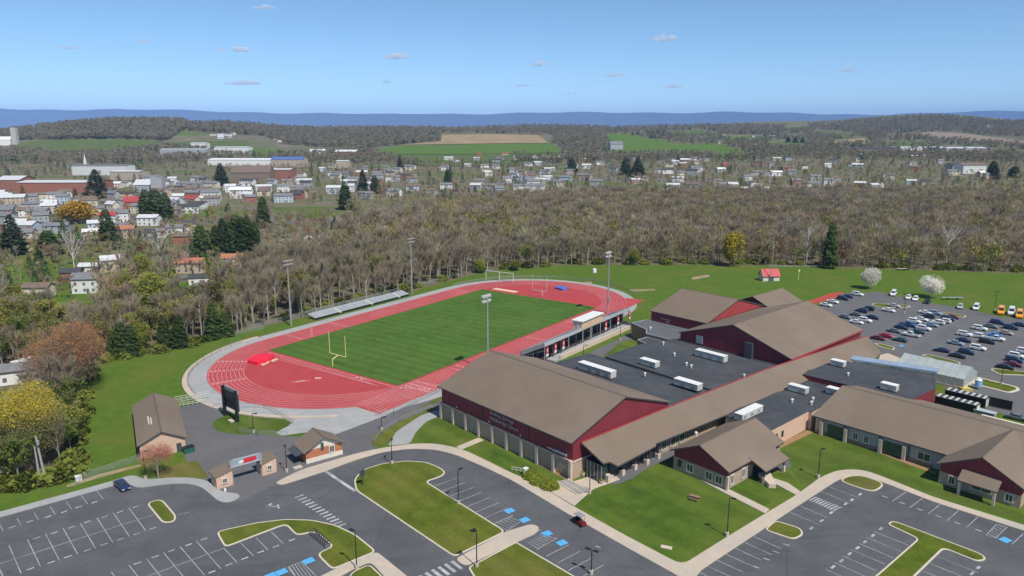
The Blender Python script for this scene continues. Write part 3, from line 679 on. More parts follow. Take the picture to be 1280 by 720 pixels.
mb = MB(); mb.prism([S(22, -4.6), S(81.4, -7.0), S(112, -9.2), S(118, -8), S(84, -2.6), S(53, 0), S(32.1, 0), S(32, -.3), S(22, -.3)], -.1, 4.1); mb.build('wall', M_BRICK, gl)
mb = MB(); mb.prism([S(3.2, -.8), S(3.2, -5.0), S(21.9, -4.6), S(21.9, -.8)], -.1, 3.9); mb.build('entrance_glazing', M_GLASS, gl)
for k in range(10):
    q = S(3.1, -1.2-k*.42); 
for k in range(5):
    a = S(3.1, -1.2-k*.95); mb = MB(); mb.box(a, E1, .14, .12, 0, 3.9); mb.build('mullion', M_GREY, gl)
for k in range(9):
    a = S(4+k*2.1, -4.95+.02*k); mb = MB(); mb.box(a, E1, .14, .2, 0, 3.9); mb.build('mullion', M_DGREY, gl)
for x, y in ((763, 600), (777.5, 594), (793, 587), (808, 580.5), (822, 573)):
    q = P(x, y); mb = MB(); mb.box(q, E1, .9, .9, 0, 1.2, 0); mb.box(q, E1, .45, .45, 1.2, 4.3-.02*y+ .02*573, 1); mb.build('pier', [M_STONE, M_DGREY], gl)
for k in range(3):
    window(gl, S(24+k*3.2, -4.68-.13*k), -E2+E1*.04, 1.6, 1.8, 1.0)
mb = MB(); mb.box(P(760, 603), E1, 1.0, .9, 0, 1.7); mb.build('entrance_pier', M_STONE, gl)
# --- gabled classroom pavilion
ev = thing('classroom_pavilion', 'small gabled pavilion, maroon over tan block, on the lawn edge beside the entrance', 'school wing', S(29, -17))
mb = MB(); mb.prism([S(19.5, -23.4), S(40, -23.4), S(40, -10.6), S(19.5, -10.6)], -.1, 2.9); mb.build('block_wall', M_BRICK, ev)
shell(19.55, 39.9, -23.3, -10.7, 4.5, 7.4, 's', zb=2.85).build('wall', M_MAROON, ev)
gable_roof(ev, 19.5, 39.8, -23.4, -10.6, 4.55, 7.6, 's', .7, .3, ovg=.6)
mb = MB(); mb.slab([S(27.0, -27.4, 2.95), S(36.2, -27.6, 2.95), S(36.2, -23.2, 4.72), S(27.0, -23.2, 4.72)], .28, 0, 1); mb.build('porch_roof', [M_ROOF, M_DGREY], ev)
for s in (27.6, 35.4): mb = MB(); mb.box(S(s, -26.8), E1, .6, .6, 0, 1.3, 0); mb.box(S(s, -26.8), E1, .3, .3, 1.3, 2.8, 1); mb.build('porch_post', [M_STONE, M_DGREY], ev)
mb = MB(); mb.box(S(19.35, -23.55), E1, .5, .5, -.1, 3.0); mb.build('corner_pier', M_STONE, ev)
for t in (-12.2, ): window(ev, S(19.5, t), -E1, .9, 1.5, 1.0, False, M_GLASS)
for t in (-14.8, -19.3, -21.6): window(ev, S(19.5, t), -E1, 1.3, 1.5, .9)
for s in (21.0, 25.2): window(ev, S(s, -23.4), -E2, .9, 1.7, 1.0)
mb = MB(); mb.box(S(31, -23.45), E1, 4, .14, 0, 2.6); mb.build('entrance_glazing', M_GLASS, ev)
mb = MB(); mb.prism([S(29.5, -24.5), S(26.5, -28.5), S(27.5, -29.5), S(31.5, -26)], 0, .9); mb.build('ramp_wall', M_STONE, ev)
# --- long classroom wing on the right with cross gable
fw = thing('classroom_wing', 'long brown roofed classroom wing facing the curved lawn at right', 'school wing', S(73, -42))
mb = MB(); mb.prism([S(60.3, -62), S(87, -62), S(87, -21.4), S(60.3, -21.4)], -.1, 4.1); mb.build('wall', mat('grey_block', (.42, .40, .38), (.36, .345, .33), 2, .9), fw)
mb = MB(); mb.face([S(60.3, -21.45, 4), S(74.2, -21.45, 7.8), S(87, -21.45, 4)][::-1]); mb.build('gable', M_MAROON, fw)
gable_roof(fw, 60.1, 88.5, -64.5, -21.6, 4.35, 8.0, 't', .7, .3)
for t, w in ((-30.8, .9), (-33.2, .9), (-45.2, 2.4), ): window(fw, S(60.3, t), -E1, w, 1.5, 1.2)
for t in (-26.2, -38.8): mb = MB(); mb.box(S(60.2, t), E2, 3.6, .3, 0, 2.9); mb.build('entrance_glazing', M_GREENGL, fw)
for t in (-23.2, -28.8, -36.5, -41.4): mb = MB(); mb.box(S(59.7, t), E1, .8, .7, -.1, 3.2); mb.build('pier', M_STONE, fw)
mb = MB(); mb.box(S(60.2, -34.5), E2, 25, .2, -.1, .75); mb.build('brick_plinth', M_BROWNB, fw)
for t in (-28.2, -36.0, -42.2): mb = MB(); mb.box(S(60.1, t), E1, .15, .15, .5, 4); mb.build('downpipe', M_BLACK, fw)
gg = thing('classroom_wing', 'maroon gabled wing end with a shingle entrance hood at the far right', 'school wing', S(60, -57.3))
mb = MB(); mb.prism([S(54.0, -64.3), S(60.2, -64.3), S(60.2, -50.2), S(54.0, -50.2)], -.1, 2.6); mb.build('block_wall', M_BRICK, gg)
shell(54.05, 60.2, -64.2, -50.3, 4.4, 7.9, 's', zb=2.55).build('wall', M_MAROON, gg)
gable_roof(gg, 53.9, 73.5, -64.3, -50.2, 4.4, 8.1, 's', .7, .3, ovg=.3)
mb = MB(); mb.slab([S(51.2, -61.0, 3.1), S(54.0, -61.0, 4.6), S(54.0, -54.2, 4.6), S(51.2, -54.2, 3.1)], .25, 0, 1); mb.build('entrance_hood', [M_ROOF, M_DGREY], gg)
for t in (-54.6, -60.5): mb = MB(); mb.box(S(51.7, t), E1, .45, .45, 0, 3.0); mb.build('hood_post', M_STONE, gg)
window(gg, S(54, -57.8), -E1, 3.2, 1.3, 1.2); window(gg, S(54, -62.4), -E1, 1.1, 1.3, .9); window(gg, S(54, -52.6), -E1, .9, 1.4, .8, True, M_GLASS)
# --- rooftop units
def hvac(px, py, z, ax, Lh, W, H, label, big=True):
    Lh *= .9; W *= .86; H *= .88; q = P(px, py, z+H*.6); b = Vector((q.x, q.y, z))
    t = thing('rooftop_unit', label, 'air handling unit', b, 0, 'white air handling units on the flat roofs')
    mb = MB(); mb.box(b, ax, Lh, W, z+.25, z+H); mb.build('casing', M_OFFW, t)
    mb = MB(); mb.box(b, ax, Lh+.12, W+.12, z+H, z+H+.1); mb.build('lid', M_WHITE, t)
    mb = MB(); mb.box(b, ax, Lh-.3, W-.3, z, z+.25); mb.build('curb', M_DGREY, t)
    axn = Vector(ax).normalized(); ay = Vector((-axn.y, axn.x, 0))
    for k in range(max(1, int(Lh/3))):
        c = b+axn*(-Lh/2+1.2+k*3); mb = MB(); mb.box(c+ay*(W/2), ax, 1.1, .1, z+.6, z+H-.4); mb.box(c-ay*(W/2), ax, 1.1, .1, z+.6, z+H-.4); mb.build('louvre', M_GREY, t)
    return t
hvac(746, 461.5, 5.3, E2, 13, 2.6, 2.3, 'longest white air handler, on the lower roof by the front gymnasium')
hvac(812, 453, 5.6, E2, 6, 2.4, 1.9, 'mid sized white air handler in the middle of the dark flat roof')
hvac(860, 479.5, 5.6, E2, 8, 2.6, 2, 'white air handler on dark roof nearest the gallery roof')
hvac(889, 444, 5.6, E2, 10.5, 2.4, 2.2, 'white air handler against the ribbed gymnasium gable wall')
hvac(834, 401, 5.1, E2, 4.6, 2.3, 1.8, 'white roof unit beside the dark wall of the far hall, left one')
hvac(853, 404.5, 5.1, E2, 4.6, 2.3, 1.8, 'white roof unit beside the dark wall of the far hall, right one')
hvac(936, 515, 4.6, E1, 10, 2.4, 1.9, 'long white roof unit beside the pavilion ridge under the gallery eave')
hvac(998, 485.5, 4.6, E2, 5.2, 2.2, 1.9, 'white roof unit in the corner between gallery and dark roofs')
hvac(1042, 488, 4.6, E2, 3.4, 2.2, 1.8, 'white roof unit half hidden behind the long brown wing roof')
hvac(1048, 453.5, 5.7, E2, 4, 2.2, 1.8, 'small white roof unit near the gallery end of the broad dark roof')
hvac(1112, 483, 5.7, E2, 4.2, 2.2, 1.9, 'small white roof unit alone on broad dark roof')
vents = [(806, 470), (858, 457), (864, 460), (829, 431), (813, 412), (881, 497), (843, 445), (1016, 501), (1014, 506), (990, 503), (870, 545), (930, 472), (1060, 470)]
for x, y in vents:
    z = 5.6 if x < 900 and y < 500 else 4.6
    if (x, y) in ((1060, 470), (930, 472)): z = 5.6
    q = P(x, y, z); mb = MB(); mb.tube((q.x, q.y, z-.05), (q.x, q.y, z+.7), .22, n=8); mb.tube((q.x, q.y, z+.7), (q.x, q.y, z+.95), .38, .3, n=8)
    single('roof_vent', 'small white capped vent pipe standing on a dark flat roof', 'roof vent', mb, M_WHITE, 'vent pipes on the flat roofs')
# --- greenhouse and yard behind the broad roof
gh = thing('greenhouse', 'glass greenhouse with a pale ridged roof behind the school yard', 'greenhouse', S(121, -26))
M_GH = mat('greenhouse_glazing', (.52, .57, .56), (.42, .48, .47), .3, .15, spec=.5, alpha=.72)
mb = MB(); mb.face([S(117.8, -17.5, .6), S(117.8, -35, .6), S(117.8, -35, 3), S(117.8, -17.5, 3)]); mb.face([S(129, -35, .6), S(129, -17.5, .6), S(129, -17.5, 3), S(129, -35, 3)])
for t in (-17.5, -35): mb.face([S(117.8, t, .6), S(129, t, .6), S(129, t, 3), S(123.4, t, 5.3), S(117.8, t, 3)])
mb.build('glass_wall', M_GH, gh)
mb = MB(); mb.face([S(117.6, -17.3, 3.02), S(117.6, -35.2, 3.02), S(123.4, -35.2, 5.36), S(123.4, -17.3, 5.36)]); mb.face([S(129.2, -35.2, 3.02), S(129.2, -17.3, 3.02), S(123.4, -17.3, 5.36), S(123.4, -35.2, 5.36)]); mb.build('glass_roof', M_GH, gh)
mb = MB()
for t in np.linspace(-35.1, -17.4, 9):
    for a, b in (((117.7, 0), (117.7, 3)), ((117.7, 3.05), (123.4, 5.4)), ((123.4, 5.4), (129.1, 3.05)), ((129.1, 3), (129.1, 0))): mb.tube(S(a[0], t, a[1]), S(b[0], t, b[1]), .06, n=4)
mb.tube(S(123.4, -35.2, 5.42), S(123.4, -17.3, 5.42), .08, n=4); mb.build('frame', M_GREY, gh)
mb = MB(); mb.prism([S(117.6, -17.3), S(117.6, -35.2), S(129.2, -35.2), S(129.2, -17.3)], 0, .6); mb.build('base_wall', M_STONE, gh)
for k, (x, y, lab) in enumerate(((1196, 505, 'black container shed with a white ribbed roof nearest the brown roof'), (1208, 497, 'dark container shed with a white ribbed roof behind the nearer one'))):
    q = P(x, y, 1.2); t = thing('container_shed', lab, 'container', (q.x, q.y, 0))
    mb = MB(); mb.box(q, E2, 9.5, 2.6, .1, 2.3); mb.build('body', M_BLACK, t); mb = MB(); mb.box(q, E2, 9.7, 2.8, 2.3, 2.45); mb.build('roof', M_DGREY, t)
    for j in range(7): mb = MB(); mb.box(q+E2*(-4.2+j*1.4), E1, 2.7, .55, 2.45, 2.55); mb.build('roof_rib', M_OFFW, t)
    mb = MB(); mb.box(q-E2*4.78, E1, 2.4, .1, .2, 2.2); mb.build('door', M_OFFW, t)
q0, q1 = P(1233, 507), P(1264, 514)
mb = MB(); mb.box((q0+q1)/2, q1-q0, (q1-q0).length, .12, .2, 2.6); 
for i in range(5): w = q0.lerp(q1, i/4); mb.tube((w.x, w.y, 0), (w.x, w.y, 2.7), .06, n=5)
single('screen_fence', 'black mesh screen fence beside the container sheds', 'fence', mb, M_BLACK)
q = P(1222, 486); t = thing('water_tank', 'blue and white tank on legs beside the greenhouse', 'tank', (q.x, q.y, 0))
mb = MB(); mb.tube((q.x, q.y, .8), (q.x, q.y, 2.6), .9, n=12); mb.build('drum', plain('tank_blue', (.25, .45, .75), .5), t); mb = MB(); mb.tube((q.x, q.y, 2.6), (q.x, q.y, 3.1), .92, .3, n=12); mb.build('lid', M_WHITE, t)
for i in range(3): a = i*2.1; mb = MB(); mb.tube((q.x+.7*cos(a), q.y+.7*sin(a), 0), (q.x+.7*cos(a), q.y+.7*sin(a), .85), .07, n=5); mb.build('leg', M_GREY, t)
q = P(1205, 487); mb = MB(); mb.prism([q+E1*1.5, q+E2*2.2, q-E1*1.5, q-E2*2.2], 0, .7); single('straw_stack', 'low yellow stack beside the greenhouse end wall', 'stack', mb, mat('straw', (.62, .50, .16), (.5, .4, .12), 1, .9))
q = P(1258, 528, 1); t = thing('trailer', 'flat long white trailer parked behind the brown wing roof', 'trailer', (q.x, q.y, 0))
mb = MB(); mb.box(q, E2, 11, 2.4, .7, 1.15); mb.build('deck', M_CREAM, t); mb = MB(); mb.box(q, E2, 10, 1.6, .45, .7); mb.build('chassis', M_DGREY, t)
for k in (-3, -2, 3):
    for e in (-1, 1): w = q+E2*k+E1*(1.05*e); mb = MB(); mb.tube((w.x-E1.x*.12, w.y-E1.y*.12, .45), (w.x+E1.x*.12, w.y+E1.y*.12, .45), .45, n=10); mb.build('wheel', M_RUBBER, t)
q = P(1231, 518, .5); t = thing('generator', 'low grey metal unit on legs beside the container sheds', 'generator', (q.x, q.y, 0))
mb = MB(); mb.box(q, E2, 4.5, 1.8, .3, 1.4); mb.build('casing', M_GREY, t); mb = MB(); mb.box(q, E2, 4.7, 2, 1.4, 1.5); mb.build('lid', M_ALU, t)
# --- hedge, steps and small items at the entrance
def bush_mesh(n, rx, ry, rz, seed, leaf=.28):
    r = np.random.default_rng(seed); mb = MB()
    for i in range(n):
        d = r.normal(size=3); d /= np.linalg.norm(d); d[2] = abs(d[2]); k = r.uniform(.72, 1.08)
        p = Vector((d[0]*rx*k, d[1]*ry*k, d[2]*rz*k)); a = Vector(r.normal(size=3)).normalized(); b = a.orthogonal().normalized(); s = leaf*r.uniform(.6, 1.3)
        mb.face([p+a*s, p+b*s, p-a*s, p-b*s])
    return mb
def foliage(name, c, c2, c3=None):
    m, nt, b = nodes(name)
    g = nt.nodes.new('ShaderNodeNewGeometry'); oi = nt.nodes.new('ShaderNodeObjectInfo')
    col = mixc(nt, g.outputs['Random Per Island'], c, c2); col = mixc(nt, noise(nt, .5, 3), col, c3 or mul(c, .7))
    hv = nt.nodes.new('ShaderNodeHueSaturation'); r = nt.nodes.new('ShaderNodeMapRange'); r.inputs[3].default_value = 1.0; r.inputs[4].default_value = 1.7
    nt.links.new(oi.outputs['Random'], r.inputs[0]); nt.links.new(r.outputs[0], hv.inputs['Value']); nt.links.new(col, hv.inputs['Color'])
    nt.links.new(hv.outputs[0], b.inputs['Base Color']); b.inputs['Roughness'].default_value = .9; b.inputs['Specular IOR Level'].default_value = .15; translucent(m, nt, b)
    MATS[name] = m; return m
M_HEDGE = foliage('hedge_leaves', (.20, .24, .03), (.28, .30, .04))
for k, (x, y, rx, lab) in enumerate(((664, 598, 1.7, 'rounded green shrub at the kerb end of the row before the gymnasium'), (675, 604, 2.1, 'rounded green shrub in the middle of the row before the gymnasium'), (687, 610, 1.9, 'rounded green shrub next to the entrance steps'))):
    q = P(x, y); t = thing('shrub', lab, 'shrub', (q.x, q.y, .1), 0, 'shrubs by the entrance steps')
    o = bush_mesh(1300, rx, rx*.9, 1.6, 50+k, .16).build('foliage', M_HEDGE, t, None, True); mb = MB()
    for j in range(5): mb.tube((.3*cos(j*1.3), .3*sin(j*1.3), -.1), (.9*cos(j*1.3), .9*sin(j*1.3), 1.0), .05, .02, 5)
    mb.build('stem', M_SOIL, t, None, True)
st_ = thing('steps', 'broad flight of concrete steps between shrubs and the terrace', 'steps', P(712, 613))
for k in range(5):
    a, b = P(697+k*3.2, 603.5+k*-.2), P(722+k*3.2, 619-k*.6); mb = MB(); d = b-a; mb.box((a+b)/2, d, d.length, .5, .1, .26+.13*k); mb.build('step', M_WALKG if k % 2 else M_WALK, st_)
mb = MB()
a, b = P(640, 589.5), P(656, 592)
for k in range(4): q = a.lerp(b, k/3); mb.tube((q.x, q.y, 0), (q.x, q.y, 1.1), .05, n=5)
mb.tube((a.x, a.y, 1.1), (b.x, b.y, 1.1), .05, n=5); mb.tube((a.x, a.y, .6), (b.x, b.y, .6), .04, n=5); single('handrail', 'short pale metal handrail beside the kerb end of the shrubs', 'handrail', mb, M_OFFW)
q = P(657, 594); mb = MB(); mb.box(q, E1, .9, .7, 0, 1.5); mb.box(q, E1, 1.05, .85, 1.5, 1.62); single('sign_pier', 'short white pier beside the shrubs at the gymnasium corner', 'pier', mb, M_WHITE)
for x, y, lab in ((728.5, 595, 'round pale planter at the foot of the gymnasium corner'), (752, 605, 'round pale planter beside the entrance terrace edge')):
    q = P(x, y); t = thing('planter', lab, 'planter', (q.x, q.y, .12)); mb = MB(); mb.tube((q.x, q.y, .12), (q.x, q.y, .8), .4, .55, 12); mb.build('tub', M_STONE, t); bush_mesh(120, .5, .5, .4, int(x), .1).build('plant', M_HEDGE, t, Vector((-0, 0, -.62)), True)
def pole_thing(name, label, cat, q, h, heads, group, mat_=None, hd=None):
    t = thing(name, label, cat, (q.x, q.y, 0), 0, group)
    mb = MB(); mb.tube((q.x, q.y, 0), (q.x, q.y, .75), .32, n=10); mb.build('concrete_base', M_WALK, t)
    mb = MB(); mb.tube((q.x, q.y, .75), (q.x, q.y, h), .1, .07, 8); mb.build('pole', mat_ or M_BLACK, t)
    for d in heads:
        d = Vector(d).normalized(); c = Vector((q.x, q.y, 0))+d*.75; mb = MB(); mb.box(c, d, .8, .42, h-.1, h+.06); mb.box(Vector((q.x, q.y, 0))+d*.2, d, .4, .07, h-.07, h); mb.build('lamp_head', mat_ or M_BLACK, t)
    return t
GRP = 'black car park and path lamps'
for x, y, h, hd, lab in ((908.7, 670, 7.3, [(1, -.3)], 'black lamp post at the lawn corner by the right car park kerb'), (446, 711, 6.8, [(-1, .6)], 'black lamp post on the small lawn at bottom left of the crosswalk'),
        (596, 709, 6.4, [(-1, .4), (-.5, 1)], 'black lamp post beside the pale path across the central lawns'), (573, 630, 7.0, [(.6, .8)], 'black lamp post on the parking edge of the large central lawn'),
        (490, 580, 5.3, [(0, 1)], 'black lamp post at the rounded top of the central lawn'), (477, 538, 3.4, [(1, 0)], 'short black lamp post by the forecourt grass curve'), (358.5, 590, 5.6, [(-.4, 1)], 'black lamp post beside the brick ticket building'),
        (1022.5, 597.5, 6.3, [(.8, .4)], 'black lamp post on the curved lawn at the right sidewalk bend'), (182, 599, 6.0, [(.7, .5)], 'black lamp post beside the small red tree'), (317, 541, 4.8, [(1, .2)], 'black lamp post in the scoreboard grass oval'),
        (739, 718, 4.4, [(-.8, .5), (.8, -.5)], 'black lamp post among the bays at the bottom centre'), (1251, 481, 5.5, [(.7, .7)], 'black lamp post on the island near the greenhouse'), (737, 617, 3.4, [(1, .2)], 'short black lamp post at the lawn tip by the steps'),
        (1130, 391, 7.5, [(1, 0), (-1, 0)], 'double headed lamp post in the far right car park'), (1243, 388, 7.5, [(1, 0), (-1, 0)], 'double headed lamp post beside the orange buses'), (729, 455, 6, [(1, 0)], 'slim lamp post behind the grandstand, left of two'), (775, 425, 6, [(1, 0)], 'slim lamp post behind the grandstand, right of two')):
    pole_thing('lamp_post', lab, 'lamp post', P(x, y), h, [(a, b, 0) for a, b in hd], GRP)
# banner post on the central lawn
q = P(453.5, 607); t = thing('banner_sign', 'dark double panel sign on a post at the left tip of the central lawn', 'sign', (q.x, q.y, 0))
mb = MB(); mb.tube((q.x, q.y, 0), (q.x, q.y, 3.4), .09, n=6); mb.build('post', M_BLACK, t); mb = MB(); mb.box(q, E1, 1.2, .12, 1.9, 3.3); mb.build('panel', M_DGREY, t)
# picnic table, seat, buried cover
def picnic(x, y, lab, ax):
    q = P(x, y); t = thing('picnic_table', lab, 'picnic table', (q.x, q.y, 0)); ax = Vector(ax).normalized(); ay = Vector((-ax.y, ax.x, 0)); M_WD = mat('weathered_wood', (.30, .19, .14), (.24, .15, .11), 3, .9)
    mb = MB(); mb.box(q, ax, 1.9, .75, .74, .80); mb.build('tabletop', M_WD, t)
    for e in (-1, 1): mb = MB(); mb.box(q+ay*.68*e, ax, 1.9, .28, .42, .48); mb.build('seat', M_WD, t)
    for e in (-1, 1):
        mb = MB(); c = q+ax*.65*e
        for f in (-1, 1): a = c+ay*.75*f; b = c+ay*.25*f; mb.tube((a.x, a.y, 0), (b.x, b.y, .74), .06, n=5)
        mb.box(c, ay, 1.9, .07, .36, .42); mb.build('leg', M_DGREY, t)
picnic(868, 624.5, 'brown picnic table standing on the square lawn', P(880, 628)-P(868, 624.5))
q = P(833, 684.5); mb = MB(); d_ = (P(845, 687)-q); mb.box(q, d_, 1.9, .9, 0, .12); mb.box(q, d_, 1.7, .7, .12, .16); single('ground_cover_plate', 'flat pale cover plate lying in the corner of the square lawn', 'cover plate', mb, M_STONE)
# bicycle rack
t = thing('bicycle_rack', 'row of black hoop bicycle racks on the bottom left kerb', 'bicycle rack', P(400, 676))
for k in range(8):
    a = P(391+k*2.6, 667.5+k*2.2); d = Vector((E1.x, E1.y, 0)); mb = MB(); pts = [a-d*.55+Vector((0, 0, z)) for z in (0, .8)]+[a-d*.3+Vector((0, 0, 1.0)), a+d*.3+Vector((0, 0, 1.0))]+[a+d*.55+Vector((0, 0, z)) for z in (.8, 0)]
    for i in range(5): mb.tube(pts[i], pts[i+1], .07, n=5)
    mb.build('hoop', M_BLACK, t)
# ================================================================ ATHLETIC THINGS
# home grandstand seen from behind
sheet('path', [T(-16, -40.5), T(43, -40.5), T(43, -53), T(-16, -53)], mat('shade_dark_gravel', (.07, .068, .066), (.05, .05, .05), .6, .95), .055)  # ground colour darkened to carry the shade beneath the stand
gs_ = thing('grandstand', 'long home grandstand with dark underside beside the red track', 'grandstand', T(13, -46))
U0, U1 = -15, 42
mb = MB(); n = 10
for k in range(n):
    w0 = -41.8-k*.85; z = 1.1+k*.42
    mb.box(T(13.5, w0-.42), A1, U1-U0, .85, z-.12, z); mb.box(T(13.5, w0-.25), A1, U1-U0, .28, z+.3, z+.36)
mb.build('bench_rows', M_ALU, gs_)
mb = MB(); mb.box(T(13.5, -50.35), A1, U1-U0, .16, 4.9, 5.9); mb.build('back_rail', M_ALU, gs_)
mb = MB(); mb.box(T(13.5, -41.3), A1, U1-U0, .12, 0, 1.9); mb.build('front_panel', M_GREY, gs_)
mb = MB(); mb.box(T(13.5, -47.4), A1, U1-U0, .1, 0, 3.4); mb.build('underside_shade', M_BLACK, gs_)  # black sheet standing in for the shade under the seating
for k in range(13):
    u = U0+.3+k*(U1-U0-.6)/12; mb = MB(); mb.tube(T(u, -50.2, 0), T(u, -50.2, 4.7), .16, n=6); mb.tube(T(u, -50.2, 3.6), T(u, -42, .3), .09, n=5); mb.tube(T(u, -46, 0), T(u, -46, 2.8), .1, n=5); mb.build('post', M_GREY if k % 3 == 0 else M_DGREY, gs_)
for u in (U0, U1):
    mb = MB(); mb.hexa([tuple(T(u-.06, w, z)) for w, z in ((-41.5, 1), (-50.3, 5))]+[tuple(T(u+.06, w, z)) for w, z in ((-50.3, 5), (-41.5, 1))]+[tuple(T(u-.06, w, z)) for w, z in ((-41.5, 2.1), (-50.3, 6.1))]+[tuple(T(u+.06, w, z)) for w, z in ((-50.3, 6.1), (-41.5, 2.1))]); mb.build('end_rail', M_GREY, gs_)
pb = thing('press_box', 'tan press box with a white roof on top of the grandstand', 'press box', T(14, -48.6, 5.2))
mb = MB(); mb.box(T(14, -48.9), A1, 14, 3.4, 5.2, 8.0); mb.build('wall', M_TAN, pb); mb = MB(); mb.box(T(14, -48.9), A1, 14.7, 4.3, 8.0, 8.3); mb.build('roof', M_WHITE, pb)
for k in range(5): mb = MB(); mb.box(T(9+k*2.5, -47.15), A1, 2.0, .1, 6.4, 7.6); mb.build('window', M_GLASS, pb)
mb = MB(); mb.box(T(6.95, -49.2), A2, 1.0, .1, 5.3, 7.3); mb.build('door', M_OFFW, pb)
for u in (8, 14, 20): mb = MB(); mb.tube(T(u, -50.4, 0), T(u, -50.4, 5.2), .17, n=6); mb.build('support_post', M_GREY, pb)
M_BAN = plain('red_banner', (.62, .03, .05), .6)
for k, u in enumerate((-14.0, -9.3, -4.6, 23.4, 32.5, 41.5)):
    t = thing('banner', '%s red and white banner from the left on the grandstand posts' % ORD[k], 'banner', T(u, -50.75, 1.6), 0, 'banners on the grandstand posts')
    mb = MB(); mb.box(T(u, -50.75), A1, 1.3, .06, 2.6, 4.6); mb.build('cloth', M_BAN, t); mb = MB(); mb.box(T(u, -50.75), A1, 1.3, .06, 1.7, 2.6); mb.box(T(u+.05, -50.80), A1, .5, .03, 3.2, 4.1); mb.build('white_panel', M_WHITE, t)
mb = MB(); a, b = P(700, 450), P(787, 411.5); mb.box((a+b)/2, b-a, (b-a).length, .5, 0, 1.4); single('retaining_wall', 'pale concrete retaining wall behind the grandstand', 'wall', mb, M_STONE)
mb = MB(); a, b = P(688, 452), P(783, 408)
mb.box((a+b)/2, b-a, (b-a).length, 3.4, 0, .5); struct('walkway', mb, M_WALKG)
sheet('path', [(715, 452), (790, 415), (800, 425), (760, 445), (745, 452)], M_ASPH2, .03); sheet('lawn', [(752, 447), (775, 428), (795, 423), (815, 430), (770, 448)], M_LAWN, .035)
# visitors' bleacher, four blocks
vb = thing('bleachers', 'long low aluminium visitors bleachers along the far side of the track', 'bleachers', T(2, 48))
for k in range(4):
    u0, u1 = ((-22.5, -10.8), (-9.6, 5.8), (7, 21.5), (22.7, 28))[k]
    mb = MB()
    for r in range(6): mb.box(T((u0+u1)/2, 46.8+r*.72), A1, u1-u0, .60, .85+r*.2, .98+r*.2)
    mb.build('bench_block', M_ALU, vb); mb = MB(); mb.box(T((u0+u1)/2, 46.5), A1, u1-u0, .06, .05, .84); mb.build("under_gap_shade", M_BLACK, vb)  # black strip painted as the shade in the gap below the benches
for k, u in enumerate((-10.2, 6.4, 22.1)):
    mb = MB()
    for r in range(6): mb.box(T(u, 46.6+r*.72), A1, 1.1, .72, .5+r*.2, .92+r*.2)
    mb.build('aisle_stair', M_OFFW, vb)
mb = MB()
for u in np.linspace(-22.6, 28, 16): mb.tube(T(u, 51.4, 0), T(u, 51.4, 3.0), .05, n=4)
for z in (2.2, 2.6, 3.0): mb.tube(T(-22.6, 51.4, z), T(28, 51.4, z), .05, n=4)
mb.build('guard_rail', M_GREY, vb)
mb = MB()
for u in np.linspace(-22, 27.5, 12):
    mb.tube(T(u, 46.8, 0), T(u, 46.8, .95), .06, n=4); mb.tube(T(u, 50.6, 0), T(u, 50.6, 1.8), .06, n=4)
mb.build('frame', M_GREY, vb)
# stadium lights
def stadium_light(u, w, h, lab, face):
    q = T(u, w); t = thing('stadium_light', lab, 'floodlight', q, 0, 'tall floodlight masts around the track')
    mb = MB(); mb.tube((q.x, q.y, 0), (q.x, q.y, h), .34, .18, 10); mb.build('mast', M_GREY, t)
    mb = MB(); f = (A2*face); mb.box(q, A1, 3.6, .16, h-.15, h+.02); mb.box(q, A1, 3.6, .16, h-1.5, h-1.35); mb.build('crossarm', M_GREY, t)
    for r in range(2):
        for k in range(5): c = q+A1*(-1.6+k*.8)+f*.35; mb = MB(); z = h-r*1.4; mb.hexa([tuple(c+A1*i*.32+f*j*.24+Vector((0, 0, z+.08))) for i, j in ((-1, -1), (1, -1), (1, 1), (-1, 1))]+[tuple(c+A1*i*.34+f*(j*.34+.15)+Vector((0, 0, z+.6))) for i, j in ((-1, -1), (1, -1), (1, 1), (-1, 1))]); mb.build('lamp', M_OFFW, t)
    mb = MB(); mb.box(q-f*.4, A1, .6, .5, 5, 6.2); mb.build('control_box', M_GREY, t)
def TF(px, py): d = P(px, py)-T0; return d.dot(A1), d.dot(A2)
for px, py, h, lab in ((364, 407, 23.5, 'floodlight mast behind the visitors bleachers, near the left end'), (515, 367, 23.6, 'floodlight mast at the far right end of the visitors bleachers')):
    u, w = TF(px, py); stadium_light(u, w, h, lab, -1)
u, w = TF(759.5, 392); stadium_light(u, w, 23.5, 'floodlight mast beside the far curve behind the grandstand', 1)
u, w = TF(606.5, 464); stadium_light(u, w-1, 22.5, 'floodlight mast rising behind the front gymnasium roof', 1)
# goal posts
def goalpost(u, s, lab, M_YEL=M_YEL):
    t = thing('goal_post', lab, 'goal post', T(u, 0)); mb = MB(); b = T(u-s*2.2, -0.8)
    mb.tube((b.x, b.y, 0), (b.x, b.y, 2.2), .14, n=8); mb.tube((b.x, b.y, 2.2), T(u, -.8, 3.0), .14, n=8); mb.build('gooseneck', M_YEL, t)
    mb = MB(); mb.tube(T(u, -4.3, 3.05), T(u, 2.8, 3.05), .11, n=8); mb.build('crossbar', M_YEL, t)
    for w in (-4.3, 2.8): mb = MB(); mb.tube(T(u, w, 3.0), T(u, w, 9.6), .09, n=8); mb.build('upright', M_YEL, t)
u0, w0 = TF(413, 457)
goalpost(u0+2, 1, 'yellow goal post at the near left end of the field'); goalpost(57.5, -1, 'pale goal post at the far end of the field', M_OFFW)
t = thing('ball_net', 'white framed ball stop net at the far corner of the track', 'net', P(624, 350)); a, b = P(607.5, 349), P(641.5, 353)
for q in (a, b, a.lerp(b, .5)): mb = MB(); mb.tube(q, q+Vector((0, 0, 4.2)), .14, n=6); mb.build('post', M_WHITE, t)
